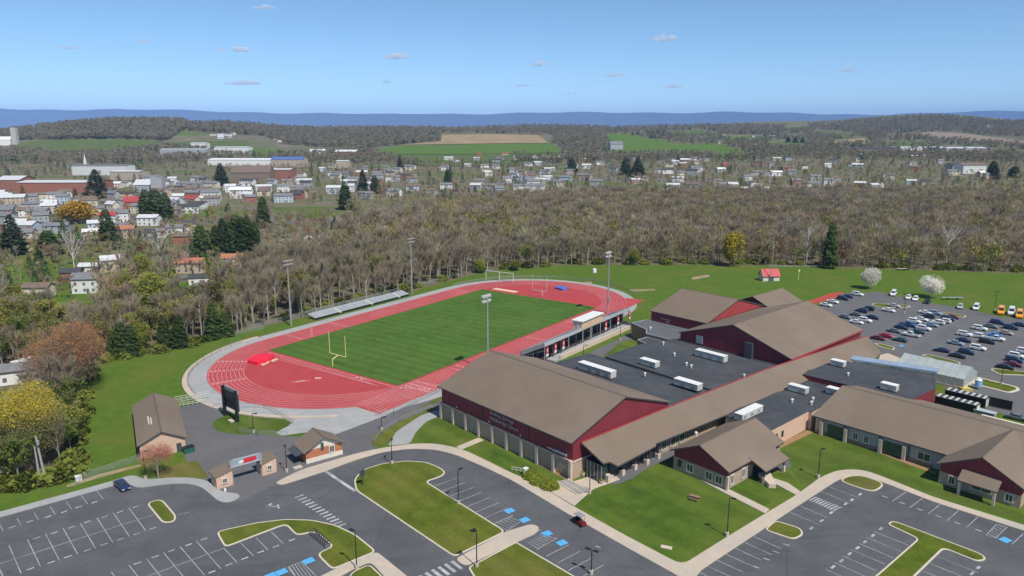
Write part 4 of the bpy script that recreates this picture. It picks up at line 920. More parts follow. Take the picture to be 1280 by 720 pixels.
mb = MB(); mb.tube(a+Vector((0, 0, 4.2)), b+Vector((0, 0, 4.2)), .14, n=6); mb.build('crossbar', M_WHITE, t)
mb = MB()
for k in range(15): q = a.lerp(b, k/14); mb.tube(q, q+Vector((0, 0, 4.2)), .02, n=3)
for k in range(7): mb.tube(a+Vector((0, 0, .6*k)), b+Vector((0, 0, .6*k)), .02, n=3)
mb.build('netting', M_OFFW, t)
def pad(name, lab, px, h, m, cat):
    p = rounded(pxs(px), .4); mb = MB(); mb.prism(p, .09, h); q = inset(p, .25); t = single(name, lab, cat, mb, m); return t
pad('landing_mat', 'bright red high jump landing mat on the near curve of the track', [(309, 454), (318, 447), (338, 445.5), (343, 448), (331, 455.5), (322, 457)], 1.0, plain('bright_red_vinyl', (.85, .02, .05), .45), 'landing mat')
pad('mat_flap', 'tan pad lying in front of the red landing mat', [(325, 456), (331, 453), (338, 452.5), (335, 455), (328, 458)], .35, M_TAN, 'pad')
pad('mat_flap', 'small tan pad at the right corner of the red landing mat', [(338, 452), (345, 448.5), (348, 450), (341, 453)], .3, M_TAN, 'pad')
pad('landing_mat', 'blue pole vault landing mat on the far curve', [(693.5, 361.2), (697, 359.5), (706, 360), (709.5, 362.5), (703, 363.8)], .9, plain('blue_vinyl', (.10, .16, .55), .5), 'landing mat')
# scoreboard
a, b = P(281.5, 519.5), P(297, 527.5); d = (b-a).normalized(); o = Vector((d.y, -d.x, 0)); c = (a+b)/2
t = thing('scoreboard', 'dark two post scoreboard facing away on the forecourt grass oval', 'scoreboard', c)
for q in (a, b): mb = MB(); mb.box(q, d, .5, .7, 0, 8.0); mb.build('post', M_BLACK, t)
for k, (z0, z1) in enumerate(((2.5, 3.9), (4.0, 5.4), (5.5, 6.9), (7.0, 7.9))):
    mb = MB(); mb.box(c+o*-.5, d, (b-a).length+.5, .35, z0, z1); mb.build('panel', M_DGREY if k < 3 else M_GREY, t)
for z in (3.95, 5.45, 6.95): mb = MB(); mb.box(c+o*.05, d, (b-a).length, .2, z-.1, z+.1); mb.build('crossbeam', M_BLACK, t)
mb = MB(); mb.box(P(289, 527), d, 1.6, .9, 0, .35); single('pale_block', 'pale stone block lying below the scoreboard', 'stone', mb, M_STONE)
# gatehouse: two booths and the overhead sign
def hut(name, lab, cat, c, ax, Lh, W, he, hr, wall, roofm=None, along=True, group=None, ov=.35):
    """free standing gabled building, ridge along ax"""
    ax = Vector((ax[0], ax[1], 0)).normalized(); ay = Vector((-ax.y, ax.x, 0)); c = Vector((c[0], c[1], c[2] if len(c) > 2 else 0))
    fr = lambda s, t, z=0: c+ax*s+ay*t+Vector((0, 0, z))
    t = thing(name, lab, cat, c, 0, group)
    shell(-Lh/2, Lh/2, -W/2, W/2, he, hr-.12, 's', fr, -.05).build('wall', wall, t); gable_roof(t, -Lh/2, Lh/2, -W/2, W/2, he, hr, 's', ov, .18, fr=fr, m=roofm)
    return t, fr, ax, ay
gdir = P(345, 590)-P(272, 612); gd_ = gdir.normalized(); gn = Vector((gd_.y, -gd_.x, 0))
for (x0, y0, x1, y1, lab) in ((272, 612, 291, 606.5, 'pale pink ticket booth at the left end of the entrance gate sign'), (329, 595, 345.5, 590, 'pale pink ticket booth at the right end of the entrance gate sign')):
    a, b = P(x0, y0), P(x1, y1); c = (a+b)/2-gn*1.6; W = (b-a).length+.2
    t = thing('ticket_booth', lab, 'ticket booth', c); mb = MB(); k = gn*1.6; e = gd_*(W/2)
    mb.hexa([tuple(c-e+k), tuple(c+e+k), tuple(c+e-k), tuple(c-e-k)]+[tuple(c-e+k+Vector((0, 0, 2.5))), tuple(c+e+k+Vector((0, 0, 3.2))), tuple(c+e-k+Vector((0, 0, 3.2))), tuple(c-e-k+Vector((0, 0, 2.5)))]); mb.build('wall', M_PINK, t)
    k2 = gn*1.9; e2 = gd_*(W/2+.25); mb = MB(); mb.slab([c-e2+k2*.9+Vector((0, 0, 2.62)), c+e2+k2*.9+Vector((0, 0, 3.42)), c+e2-k2*1.25+Vector((0, 0, 3.42)), c-e2-k2*1.25+Vector((0, 0, 2.62))], .18); mb.build('roof', M_ROOF, t)
    window(t, c+gn*1.6, gn, .7, .8, 1.1, True, M_GLASS)
t = thing('gate_sign', 'overhead entrance sign with a red emblem between the two ticket booths', 'sign', P(305, 603))
a, b = P(291, 604), P(327, 594); d = (b-a).normalized(); o = Vector((d.y, -d.x, 0)); c = (a+b)/2
for q in (a, b): mb = MB(); mb.box(q, d, .35, .35, 0, 5.0); mb.build('post', M_GREY, t)
mb = MB(); mb.box(c, d, (b-a).length+.6, .22, 3.4, 5.0); mb.build('panel', mat('pale_grey_sign', (.34, .39, .44), (.28, .33, .38), 1, .5), t)
mb = MB(); mb.box(c+o*.14, d, (b-a).length+.4, .06, 4.86, 4.98); mb.box(c+o*.14, d, (b-a).length+.4, .06, 3.42, 3.6); mb.build('border', M_ALU, t)
mb = MB(); w = (b-a).length; mb.face([c+o*.15+d*x+Vector((0, 0, z)) for x, z in ((-1.15, 3.75), (1.6, 3.7), (2.2, 4.1), (1.9, 4.7), (-.2, 4.7), (-.9, 4.4))]); mb.build('red_emblem', M_BAN, t)
mb = MB(); mb.face([c+o*.17+d*x+Vector((0, 0, z)) for x, z in ((-1.5, 4.0), (-1.0, 3.75), (-.5, 3.95), (-.5, 4.4), (-.9, 4.55), (-1.4, 4.4))]); mb.build('white_emblem', M_WHITE, t)
q = P(281.5, 614); mb = MB(); mb.tube((q.x, q.y, 0), (q.x, q.y, .5), .28, .2, 10); mb.tube((q.x, q.y, .5), (q.x, q.y, .7), .2, .05, 10); single('bollard', 'small white bollard in front of the left ticket booth', 'bollard', mb, M_WHITE)
# brick concession building
ax = Vector((-.60, .80, 0)); t, fr, ax, ay = hut('ticket_building', 'small orange brick building with a pale gable beside the forecourt', 'brick building', (P(381, 583)+P(431, 566))/2+Vector((-.6*3, .8*3, 0)), ax, 5.4, 8.2, 3.0, 5.2, M_ORANGE, ov=.6)
mb = MB(); mb.face([fr(-2.74, -4.2, 2.9), fr(-2.74, 4.2, 2.9), fr(-2.74, 0, 5.0)][::-1]); mb.build('gable', M_CREAM, t)
mb = MB(); mb.box(fr(-2.75, 0), ay, 8.3, .15, 0, 1.0); mb.build('pale_plinth', M_CREAM, t); window(t, fr(-2.7, -1.7), -ax, .9, 1.3, 1.3, True, M_GLASS); mb = MB(); mb.box(fr(-2.74, .4), ay, .7, .1, 2.2, 3.9); mb.build('emblem', M_DGREY, t)
mb = MB(); mb.slab([fr(-2.4, 4.2, 2.7), fr(2.4, 4.2, 2.7), fr(2.4, 6.2, 2.2), fr(-2.4, 6.2, 2.2)], .1); mb.build('awning', M_DGREY, t)
mb = MB(); mb.box(P(372, 585), E1, 1.8, 1.2, 0, .25); single('slab', 'pale slab beside the brick building corner', 'slab', mb, M_WALK)
# maintenance building
c = (P(178, 571)+P(228, 567))/2; ax = Vector((-.48, .877, 0)).normalized()
t, fr, ax, ay = hut('maintenance_building', 'long brown roofed storage building with a pale pink end wall behind the small red tree', 'storage building', c+ax*13.5+Vector((.3, 0, 0)), ax, 26.5, 9.0, 3.4, 5.6, M_PINK, ov=.5)
for k in range(4): q = fr(-6+k*1.1, 1.6+.5*(k % 2), 5.0); mb = MB(); mb.tube(q-Vector((0, 0, .5)), q+Vector((0, 0, .6)), .16, n=6); mb.build('roof_vent', M_WHITE, t)
for k in range(5): mb = MB(); mb.box(fr(-9+k*4.6, -4.52), ax, 2.8, .1, 0, 2.7); mb.build('garage_door', M_OFFW, t)
mb = MB(); mb.box(fr(-13.3, -3.2), ay, 1.0, .1, 0, 2.1); mb.build('door', M_DGREY, t)
q = P(236, 565); t = thing('dumpster', 'dark green dumpster beside the storage building corner', 'dumpster', (q.x, q.y, 0)); mb = MB(); mb.box(q, E1, 2.2, 1.5, .1, 1.2); mb.build('bin', plain('dumpster_green', (.02, .12, .085), .5), t); mb = MB(); mb.box(q, E1, 2.3, 1.6, 1.2, 1.32); mb.build('lid', M_BLACK, t)
q = P(98.5, 601); mb = MB(); mb.box(q, E1, 1.1, 1.0, 0, 1.0); mb.box(q, E1, 1.2, 1.1, 1.0, 1.1); single('utility_cabinet', 'small white utility cabinet by the grass bank', 'cabinet', mb, M_WHITE)
q = P(58, 605); t = thing('utility_pole', 'pale wooden utility pole in front of the yellow flowering tree', 'utility pole', (q.x, q.y, 0))
M_WOOD = mat('grey_wood', (.38, .34, .30), (.30, .27, .24), 2, .9)
mb = MB(); mb.tube((q.x, q.y, 0), (q.x-.8, q.y, 10.4), .28, .18, 8); mb.build('shaft', M_WOOD, t); mb = MB(); mb.tube((q.x-.9, q.y-.4, 0), (q.x-1.1, q.y-.3, 8.2), .24, .16, 8); mb.build('stub_pole', M_WOOD, t); mb = MB(); mb.tube((q.x-.35, q.y-.3, 8.6), (q.x-.35, q.y-.3, 9.5), .3, n=8); mb.build('transformer', M_GREY, t)
# shed and small field items
q = P(961, 350); t, fr, ax, ay = hut('field_shed', 'small cream shed with a red roof on the far playing field', 'shed', (q.x, q.y, 0), (1, .1, 0), 8, 5, 2.6, 5.4, M_CREAM, mat('red_roof_sheet', (.52, .05, .06), (.45, .045, .05), .6, .5))
mb = MB(); mb.box(fr(0, -2.55), ax, 2.2, .1, 0, 2.1); mb.build('door', M_DGREY, t)
q = P(743, 340.5); mb = MB(); mb.tube((q.x, q.y, 0), (q.x, q.y, 1.7), 1.1, .9, 12); mb.tube((q.x, q.y, 1.7), (q.x, q.y, 2.1), .9, .2, 12); single('white_target', 'small round white target on the far playing field', 'target', mb, M_WHITE)
mb = MB()
for k in range(12): q = P(1040, 335).lerp(P(960, 334), k/11); mb.tube((q.x, q.y, 0), (q.x, q.y, 1.2), .05, n=4)
for z in (.5, 1.15): mb.tube(P(1040, 335)+Vector((0, 0, z)), P(960, 334)+Vector((0, 0, z)), .05, n=4)
single('rail_fence', 'pale rail fence along the far edge of the playing field', 'fence', mb, M_OFFW)
for px, py, lab in ((1190, 374.5, 'low grey bench shelter on the grass beyond the parked vans'), (1127, 338, 'pale low bench at the far edge of the field')):
    q = P(px, py); t = thing('bench', lab, 'bench', (q.x, q.y, 0)); mb = MB(); mb.box(q, (1, 0, 0), 9 if px > 1150 else 5, 1.2, .9, 1.05); mb.build('seat', M_GREY if px > 1150 else M_OFFW, t)
    for e in (-1, 1): mb = MB(); mb.box(q+Vector((e*2, 0, 0)), (0, 1, 0), 1, .1, 0, .9); mb.build('leg', M_DGREY, t)
for px, py, lab in ((963.5, 352, 'slim field pole beside the red roofed shed'), (998, 350, 'yellow football upright on the far field')):
    q = P(px, py); mb = MB(); mb.tube((q.x, q.y, 0), (q.x, q.y, 22 if px < 970 else 5), .12, n=6); mb.box(q, (1, 0, 0), .8, .3, 4, 5); single('field_pole', lab, 'pole', mb, M_GREY if px < 970 else M_YEL)
# handrails and chain link fences
for k, (a, b) in enumerate((((219, 501), (262, 494)), ((221, 505), (262, 497.5)), ((224, 509), (258, 504)))):
    a, b = P(*a), P(*b); mb = MB()
    for j in range(7): q = a.lerp(b, j/6); mb.tube(q, q+Vector((0, 0, 1.1)), .06, n=5)
    for z in (.6, 1.1): mb.tube(a+Vector((0, 0, z)), b+Vector((0, 0, z)), .06, n=5)
    single('handrail', '%s of the three white handrails down the bank by the track' % ('farthest', 'middle', 'nearest')[k], 'handrail', mb, M_OFFW)
M_MESH = mat('chain_link_mesh', (.36, .37, .38), (.3, .31, .32), 2, .6, alpha=.22)
def fence(pts, h, lab, step=5.0):
    t = thing('chain_link_fence', lab, 'fence', pts[0], 0, 'chain link fences around the track'); pm = MB(); rm = MB(); mm = MB()
    for a, b in zip(pts[:-1], pts[1:]):
        n = max(1, int((b-a).length/step))
        for j in range(n+1): q = a.lerp(b, j/n); pm = MB(); pm.tube(q, q+Vector((0, 0, h)), .045, n=4); pm.build('post', M_GREY, t)
        rm.tube(a+Vector((0, 0, h)), b+Vector((0, 0, h)), .04, n=4); mm.face([a, b, b+Vector((0, 0, h)), a+Vector((0, 0, h))])
    rm.build('rail', M_GREY, t); mm.build('mesh', M_MESH, t)
fence([T(u, 55.5) for u in np.linspace(-45, 75, 9)], 1.6, 'chain link fence along the trees behind the visitors bleachers')
fence(pxs([(190, 443), (215, 437), (260, 425), (300, 418), (330, 412)]), 1.5, 'chain link fence on the bank above the dark evergreens')
fence([T(-49+45.5*cos(a), 43.5*sin(a)) for a in np.linspace(pi*.55, pi*.93, 12)], 1.2, 'low fence around the outer edge of the near curve')
fence([P(267, 509.5), P(330, 510), P(367, 530)], 1.2, 'low fence along the apron behind the scoreboard'); fence([P(300, 541), P(322, 545), P(360, 546)], 1.3, 'low fence at the front of the forecourt grass oval')
fence([P(470, 520), P(492, 517), P(520, 504), P(556, 487)], 1.3, 'low fence between the track straight and the gymnasium')
fence([P(468, 555), P(478, 543), P(500, 528), P(540, 511)], 1.3, 'low fence beside the curved grey path')
fence([T(54+45.5*cos(a), 43.5*sin(a)) for a in np.linspace(-pi*.25, pi*.5, 14)], 1.2, 'low fence around the far curve of the track')
fence(pxs([(95, 608), (104, 600), (175, 576)]), 1.5, 'chain link fence along the bank beside the storage building')
# ================================================================ VEHICLES
def bodyprof(kind):
    # lower profile (x front +), cabin bottom/top x range, heights
    return dict(sedan=(4.7, 1.82, .98, (-1.75, 1.15), (-1.0, .35), 1.45), suv=(4.7, 1.88, 1.12, (-2.2, 1.15), (-1.95, .45), 1.75), van=(5.6, 2.0, 1.25, (-2.7, 2.1), (-2.65, 1.35), 2.25),
                pickup=(5.6, 1.95, 1.15, (-.6, 1.45), (-.3, .7), 1.85), bus=(6.6, 2.3, 1.5, (-3.2, 2.0), (-3.15, 1.6), 2.75))[kind]
CARM = {}
def paint(c):
    if c not in CARM:
        rgb = dict(white=(.78, .78, .77), silver=(.45, .47, .49), grey=(.16, .17, .18), navy=(.02, .032, .085), black=(.012, .012, .014), maroon=(.16, .012, .025), red=(.4, .02, .03), teal=(.03, .09, .09), blue=(.03, .08, .25), bright_blue=(.05, .22, .66), tan=(.45, .34, .26), orange=(.95, .36, .015), silver_blue=(.25, .32, .42))[c]
        m, nt, b = nodes(c+'_car_paint'); b.inputs['Base Color'].default_value = (*rgb, 1); b.inputs['Roughness'].default_value = .28; b.inputs['Coat Weight'].default_value = .5; b.inputs['Specular IOR Level'].default_value = .5
        CARM[c] = m
    return CARM[c]
CM = {}
M_LIGHT = plain('lamp_lens', (.7, .7, .68), .2); M_TAIL = plain('tail_lens', (.4, .01, .01), .25)
def carmesh(kind, c):
    if (kind, c) in CM: return CM[kind, c]
    L_, W, zb, (b0, b1), (t0, t1), zt_ = bodyprof(kind); h = L_/2; w = W/2; out = []
    mb = MB()
    prof = [(-h, .38), (-h, zb-.12), (-h+.1, zb), (b1, zb), (h-.55, zb-.12), (h-.05, zb-.35), (h, .55), (h-.05, .32)]
    if kind == 'pickup': prof = [(-h, .45), (-h, zb), (b1, zb), (h-.3, zb-.08), (h, zb-.3), (h, .45)]
    if kind in ('van', 'bus'): prof = [(-h, .42), (-h, zb), (b1, zb), (h-.25, zb-.25), (h, zb-.55), (h, .45)]
    k = len(prof); loops = [(-w, .0), (-w+.08, .06), (w-.08, .06), (w, .0)]
    for y, g in ((-w, -.05), (-w+.1, .0), (w-.1, .0), (w, -.05)): mb.v += [(x*(1+g*.3), y, z+(g if z > .6 else -g*.5)) for x, z in prof]
    for l in range(3):
        for i in range(k): j = (i+1) % k; mb.f.append((l*k+i, (l+1)*k+i, (l+1)*k+j, l*k+j)[::-1]); mb.m.append(0)
    mb.f += [tuple(range(k)), tuple(range(4*k-1, 3*k-1, -1))]; mb.m += [0, 0]
    wb, wt = w-.1, w-.28
    cab = [(b0, -wb, zb-.03), (b1, -wb, zb-.03), (b1, wb, zb-.03), (b0, wb, zb-.03), (t0, -wt, zt_), (t1, -wt, zt_), (t1, wt, zt_), (t0, wt, zt_)]
    mb.hexa(cab, 0); out.append(('body', mb, paint(c)))
    if kind == 'pickup':
        m2 = MB(); m2.hexa([(-h+.15, -w+.18, zb-.02), (b0-.1, -w+.18, zb-.02), (b0-.1, w-.18, zb-.02), (-h+.15, w-.18, zb-.02)]+[(-h+.15, -w+.18, zb+.012), (b0-.1, -w+.18, zb+.012), (b0-.1, w-.18, zb+.012), (-h+.15, w-.18, zb+.012)]); out.append(('cargo_bed', m2, M_DGREY))
    cv = [Vector(p) for p in cab]
    def glass(ids, name, a=.1, b=.86, e=.07):
        q = [cv[i] for i in ids]; nn = (q[1]-q[0]).cross(q[3]-q[0]).normalized()*.012
        f = lambda s, t: (q[0]*(1-s)+q[1]*s)*(1-t)+(q[3]*(1-s)+q[2]*s)*t+nn
        m2 = MB(); m2.face([f(e, a), f(1-e, a), f(1-e, b), f(e, b)]); out.append((name, m2, M_GLASS))
    glass((1, 2, 6, 5), 'windshield'); glass((3, 0, 4, 7), 'rear_window'); glass((0, 1, 5, 4), 'side_window'); glass((2, 3, 7, 6), 'side_window')
    for x in (-h+.95, h-.95):
        for y in (-1, 1):
            m2 = MB(); m2.tube((x, y*(w-.2), .34), (x, y*(w+.02), .34), .34, n=12); out.append(('wheel', m2, M_RUBBER))
    for y in (-1, 1):
        m2 = MB(); m2.box((h-.02, y*(w-.32)), (1, 0), .1, .36, zb-.5, zb-.34); out.append(('headlight', m2, M_LIGHT)); m2 = MB(); m2.box((-h-.01, y*(w-.25)), (1, 0), .1, .3, zb-.35, zb-.18); out.append(('tail_light', m2, M_TAIL))
    res = []
    for nme, m2, mt in out:
        me = bpy.data.meshes.new(nme); me.from_pydata(m2.v, [], m2.f); me.materials.append(mt); me.update(); res.append((nme, me))
    CM[kind, c] = res; return res
def car(px, py, kind, c, d, lab, group, zc=.75):
    q = P(px, py, zc); nm = dict(sedan='parked_car', suv='parked_suv', van='parked_van', pickup='pickup_truck', bus='small_bus')[kind]
    t = thing(nm, lab, dict(sedan='car', suv='car', van='van', pickup='pickup truck', bus='bus')[kind], (q.x, q.y, .025), atan2(d.y, d.x)+rnd.uniform(-.03, .03), group)
    for n_, me in carmesh(kind, c):
        o = bpy.data.objects.new(n_, me); C.objects.link(o); o.parent = t
rowd = (P(1157, 391, .7)-P(1098, 422, .7)).normalized(); HD = Vector((rowd.y, -rowd.x, 0))
NM = dict(sedan='car', suv='tall car', van='van', pickup='pickup truck', bus='bus')
def carrow(desc, lst, d, grp):
    for i, (x, y, k, c) in enumerate(lst):
        car(x, y, k, c, d if rnd.random() < .7 else -d, '%s %s, %s from near end of %s' % (c.replace('_', ' '), NM[k], ORD[i], desc), grp)
G1 = 'vehicles in the far right car park'
carrow('the row by the red mulch strip', [(1032.6, 380.5, 'sedan', 'white'), (1041, 376.5, 'sedan', 'white'), (1054, 372.6, 'suv', 'navy'), (1060, 370, 'sedan', 'navy'), (1072, 367.3, 'suv', 'white')], HD, G1)
carrow('short row beside ribbed gymnasium', [(1056, 395.5, 'sedan', 'grey'), (1071, 402, 'sedan', 'white'), (1081.5, 400, 'suv', 'white'), (1091, 396, 'sedan', 'navy')], HD, G1)
carrow('second short row beside gymnasium', [(1071, 392.5, 'sedan', 'grey'), (1077, 388, 'suv', 'navy'), (1085, 385.5, 'suv', 'black'), (1111, 387.3, 'sedan', 'white'), (1117.5, 381.5, 'sedan', 'silver')], HD, G1)
carrow('the left line of the middle block', [(1098, 422, 'sedan', 'maroon'), (1108, 419, 'sedan', 'red'), (1118, 413, 'sedan', 'grey'), (1127, 408.5, 'sedan', 'navy'), (1135, 405.5, 'pickup', 'blue'), (1143, 401.2, 'suv', 'white'), (1152, 398.5, 'sedan', 'white'), (1160, 394.8, 'suv', 'navy'), (1157, 390, 'sedan', 'white'), (1169, 391, 'suv', 'silver_blue')], HD, G1)
carrow('the right line of the middle block', [(1125, 424, 'sedan', 'teal'), (1139, 418, 'pickup', 'white'), (1148, 414, 'sedan', 'teal'), (1155, 410, 'suv', 'white'), (1164.4, 405.6, 'sedan', 'silver_blue'), (1172, 402.7, 'suv', 'white'), (1179.7, 401, 'suv', 'white'), (1185, 398, 'suv', 'navy'), (1190.5, 395.6, 'sedan', 'maroon')], HD, G1)
carrow('the left line of the right block', [(1177, 437, 'sedan', 'navy'), (1195, 428, 'sedan', 'silver_blue'), (1205, 424.5, 'sedan', 'navy'), (1206, 417.3, 'suv', 'white'), (1220, 419, 'suv', 'white'), (1225, 410, 'suv', 'white'), (1238, 407, 'sedan', 'grey'), (1247, 402.5, 'suv', 'navy')], HD, G1)
carrow('the right line of the right block', [(1197.5, 444, 'sedan', 'black'), (1208.5, 439.5, 'suv', 'navy'), (1222.5, 434.5, 'suv', 'white'), (1234, 426.5, 'suv', 'black'), (1244, 422.7, 'pickup', 'white'), (1243, 418.3, 'sedan', 'bright_blue'), (1257, 415.5, 'sedan', 'tan'), (1264, 409, 'suv', 'navy'), (1273, 405, 'sedan', 'navy')], HD, G1)
carrow('last row cut by right edge', [(1257, 458, 'sedan', 'black'), (1267, 454.5, 'sedan', 'maroon'), (1268, 449.5, 'suv', 'navy'), (1271, 444.5, 'suv', 'white'), (1281, 439, 'suv', 'white')], HD, G1)
VD = -rowd*.2+HD*-.0+Vector((-.55, -.8, 0))
for x, y, k, c, lab in ((1117, 366, 'van', 'white', 'white van at the grass edge left of all others'), (1135.5, 370.5, 'suv', 'white', 'white tall car left of two beside the right blossom tree'), (1144.5, 372.3, 'suv', 'white', 'white tall car right of two beside the right blossom tree'),
        (1159.6, 375.5, 'pickup', 'black', 'black pickup truck under the right blossom tree'), (1200.5, 382, 'suv', 'silver', 'silver tall car alone at the grass edge near a white van'), (1220.5, 383.3, 'van', 'white', 'white van at the grass edge nearest the orange buses'),
        (1251.5, 388.5, 'bus', 'orange', 'orange bus parked left of the white bus'), (1264.5, 389.5, 'bus', 'white', 'white bus parked between two orange buses'), (1274.5, 393, 'bus', 'orange', 'orange bus parked right of the white bus')):
    car(x, y, k, c, VD.normalized(), lab, 'vehicles along the grass edge', 1.1)
car(1272, 521, 'sedan', 'grey', HD, 'grey car parked behind the brown wing roof at the right edge', G1)
car(152.5, 605.5, 'sedan', 'navy', (P(160, 612)-P(146, 600)).normalized(), 'dark blue car alone at the grass edge of the left car park', 'vehicles in the front car parks', .75)
# utility cart with its driver
q = P(724.5, 655.5); d = (P(735, 662)-P(724, 655)).normalized(); ay = Vector((-d.y, d.x, 0)); t = thing('golf_cart', 'red utility cart with a grey canopy on the drive', 'golf cart', (q.x, q.y, .02), atan2(d.y, d.x))
M_CR = plain('dark_red_paint', (.17, .014, .018), .45)
mb = MB(); mb.hexa([(-1.3, -.6, .3), (1.3, -.55, .3), (1.3, .55, .3), (-1.3, .6, .3), (-1.3, -.6, .6), (1.2, -.5, .85), (1.2, .5, .85), (-1.3, .6, .6)]); mb.build('body', M_CR, t, None, True)
mb = MB(); mb.box((-.2, 0), (1, 0), .5, 1.1, .6, .82); mb.build('seat', M_BLACK, t, None, True); mb = MB(); mb.box((-.5, 0), (1, 0), .12, 1.1, .8, 1.3); mb.build('backrest', M_BLACK, t, None, True)
mb = MB(); mb.box((-.1, 0), (1, 0), 1.8, 1.25, 1.88, 1.95); mb.build('canopy', M_GREY, t, None, True); mb = MB(); mb.box((-1.0, 0), (1, 0), .8, 1.15, .6, .9); mb.build('cargo_box', M_BLACK, t, None, True)
for x in (-.85, .65):
    for y in (-.5, .5): mb = MB(); mb.tube((x, y, .5), (x*1.05, y*1.1, 1.88), .03, n=5); mb.build('canopy_post', M_BLACK, t, None, True)
for x in (-.9, .9):
    for y in (-.58, .58): mb = MB(); mb.tube((x, y-.1, .26), (x, y+.1, .26), .26, n=12); mb.build('wheel', M_RUBBER, t, None, True)
mb = MB(); mb.tube((.75, .25, .8), (.45, .25, 1.12), .02, n=5); mb.tube((.44, .25, 1.12), (.42, .25, 1.14), .17, n=12); mb.build('steering_wheel', M_BLACK, t, None, True)
def seated_person(parent_pt, rz):
    V = {}; vs = []; es = []; rs = []
    def add(n, p, r, par=None): V[n] = len(vs); vs.append(p); rs.append(r); (es.append((V[par], V[n])) if par else None)
    add('pelvis', (0, 0, .92), .15); add('waist', (-.02, 0, 1.1), .135, 'pelvis'); add('chest', (-.03, 0, 1.3), .16, 'waist'); add('neck', (-.01, 0, 1.45), .06, 'chest'); add('head', (.01, 0, 1.56), .10, 'neck'); add('crown', (.01, 0, 1.66), .085, 'head')
    for s, y in (('l', .1), ('r', -.1)):
        add('hip'+s, (.08, y, .9), .1, 'pelvis'); add('knee'+s, (.5, y*1.2, .9), .075, 'hip'+s); add('ank'+s, (.62, y*1.2, .5), .05, 'knee'+s); add('toe'+s, (.78, y*1.2, .47), .04, 'ank'+s)
        add('sh'+s, (-.02, y*1.9, 1.38), .07, 'chest'); add('el'+s, (.14, y*2.4, 1.16), .05, 'sh'+s); add('wr'+s, (.36, y*1.4, 1.12), .035, 'el'+s); add('pal'+s, (.42, y*1.3, 1.13), .03, 'wr'+s)
        for k in range(4): add('f%s%d' % (s, k), (.47+.005*k, y*1.3+.012*(k-1.5), 1.13), .009, 'pal'+s); add('g%s%d' % (s, k), (.475, y*1.3+.012*(k-1.5), 1.09), .008, 'f%s%d' % (s, k))
        add('th'+s, (.43, y*1.05, 1.10), .01, 'pal'+s)
    me = bpy.data.meshes.new('person'); me.from_pydata(vs, es, []); o = bpy.data.objects.new('person', me); C.objects.link(o)
    md = o.modifiers.new('skin', 'SKIN'); o.modifiers.new('sub', 'SUBSURF').levels = 1; o.modifiers['sub'].render_levels = 1
    for i, r in enumerate(rs): me.skin_vertices[0].data[i].radius = (r, r)
    me.skin_vertices[0].data[0].use_root = True
    dg = bpy.context.evaluated_depsgraph_get(); dg.update(); nm = bpy.data.meshes.new_from_object(o.evaluated_get(dg)); o.modifiers.clear(); o.data = nm
    nm.materials.clear()
    for m in (plain('skin', (.50, .32, .24), .6), plain('black_shirt', (.02, .02, .022), .85), plain('dark_trousers', (.05, .055, .07), .85)): nm.materials.append(m)
    for p in nm.polygons:
        c = p.center; p.use_smooth = True
        p.material_index = 0 if c.z > 1.47 or (c.x > .33 and 1.03 < c.z < 1.25) else (1 if c.z > 1.0 else 2)
    tag(o, 'person in a black top sitting at the wheel of the red utility cart', 'person'); o.location = parent_pt; o.rotation_euler = (0, 0, rz)
    mb = MB(); r = np.random.default_rng(3)
    for i in range(90):
        dd = r.normal(size=3); dd /= np.linalg.norm(dd)
        if dd[2] < -.1 or dd[0] > .55: continue
        p = Vector((.0+dd[0]*.105, dd[1]*.095, 1.62+dd[2]*.105)); a = p.orthogonal().normalized()*.04; mb.face([p+a, p+Vector((0, 0, .03)), p-a, p-Vector((0, 0, .05))])
    h = mb.build('hair', M_BLACK, None); h.parent = o
    mb = MB(); mb.face([(.115, -.02, 1.6), (.14, 0, 1.57), (.115, .02, 1.6)]); 
    for y in (-.035, .035): mb.box((.112, y), (1, 0), .01, .02, 1.6, 1.612)
    f = mb.build('face_features', plain('dark_eyes', (.03, .02, .02), .5), None); f.parent = o
pp = q+d*-.2+ay*.25; seated_person((pp.x, pp.y, -.02), atan2(d.y, d.x))
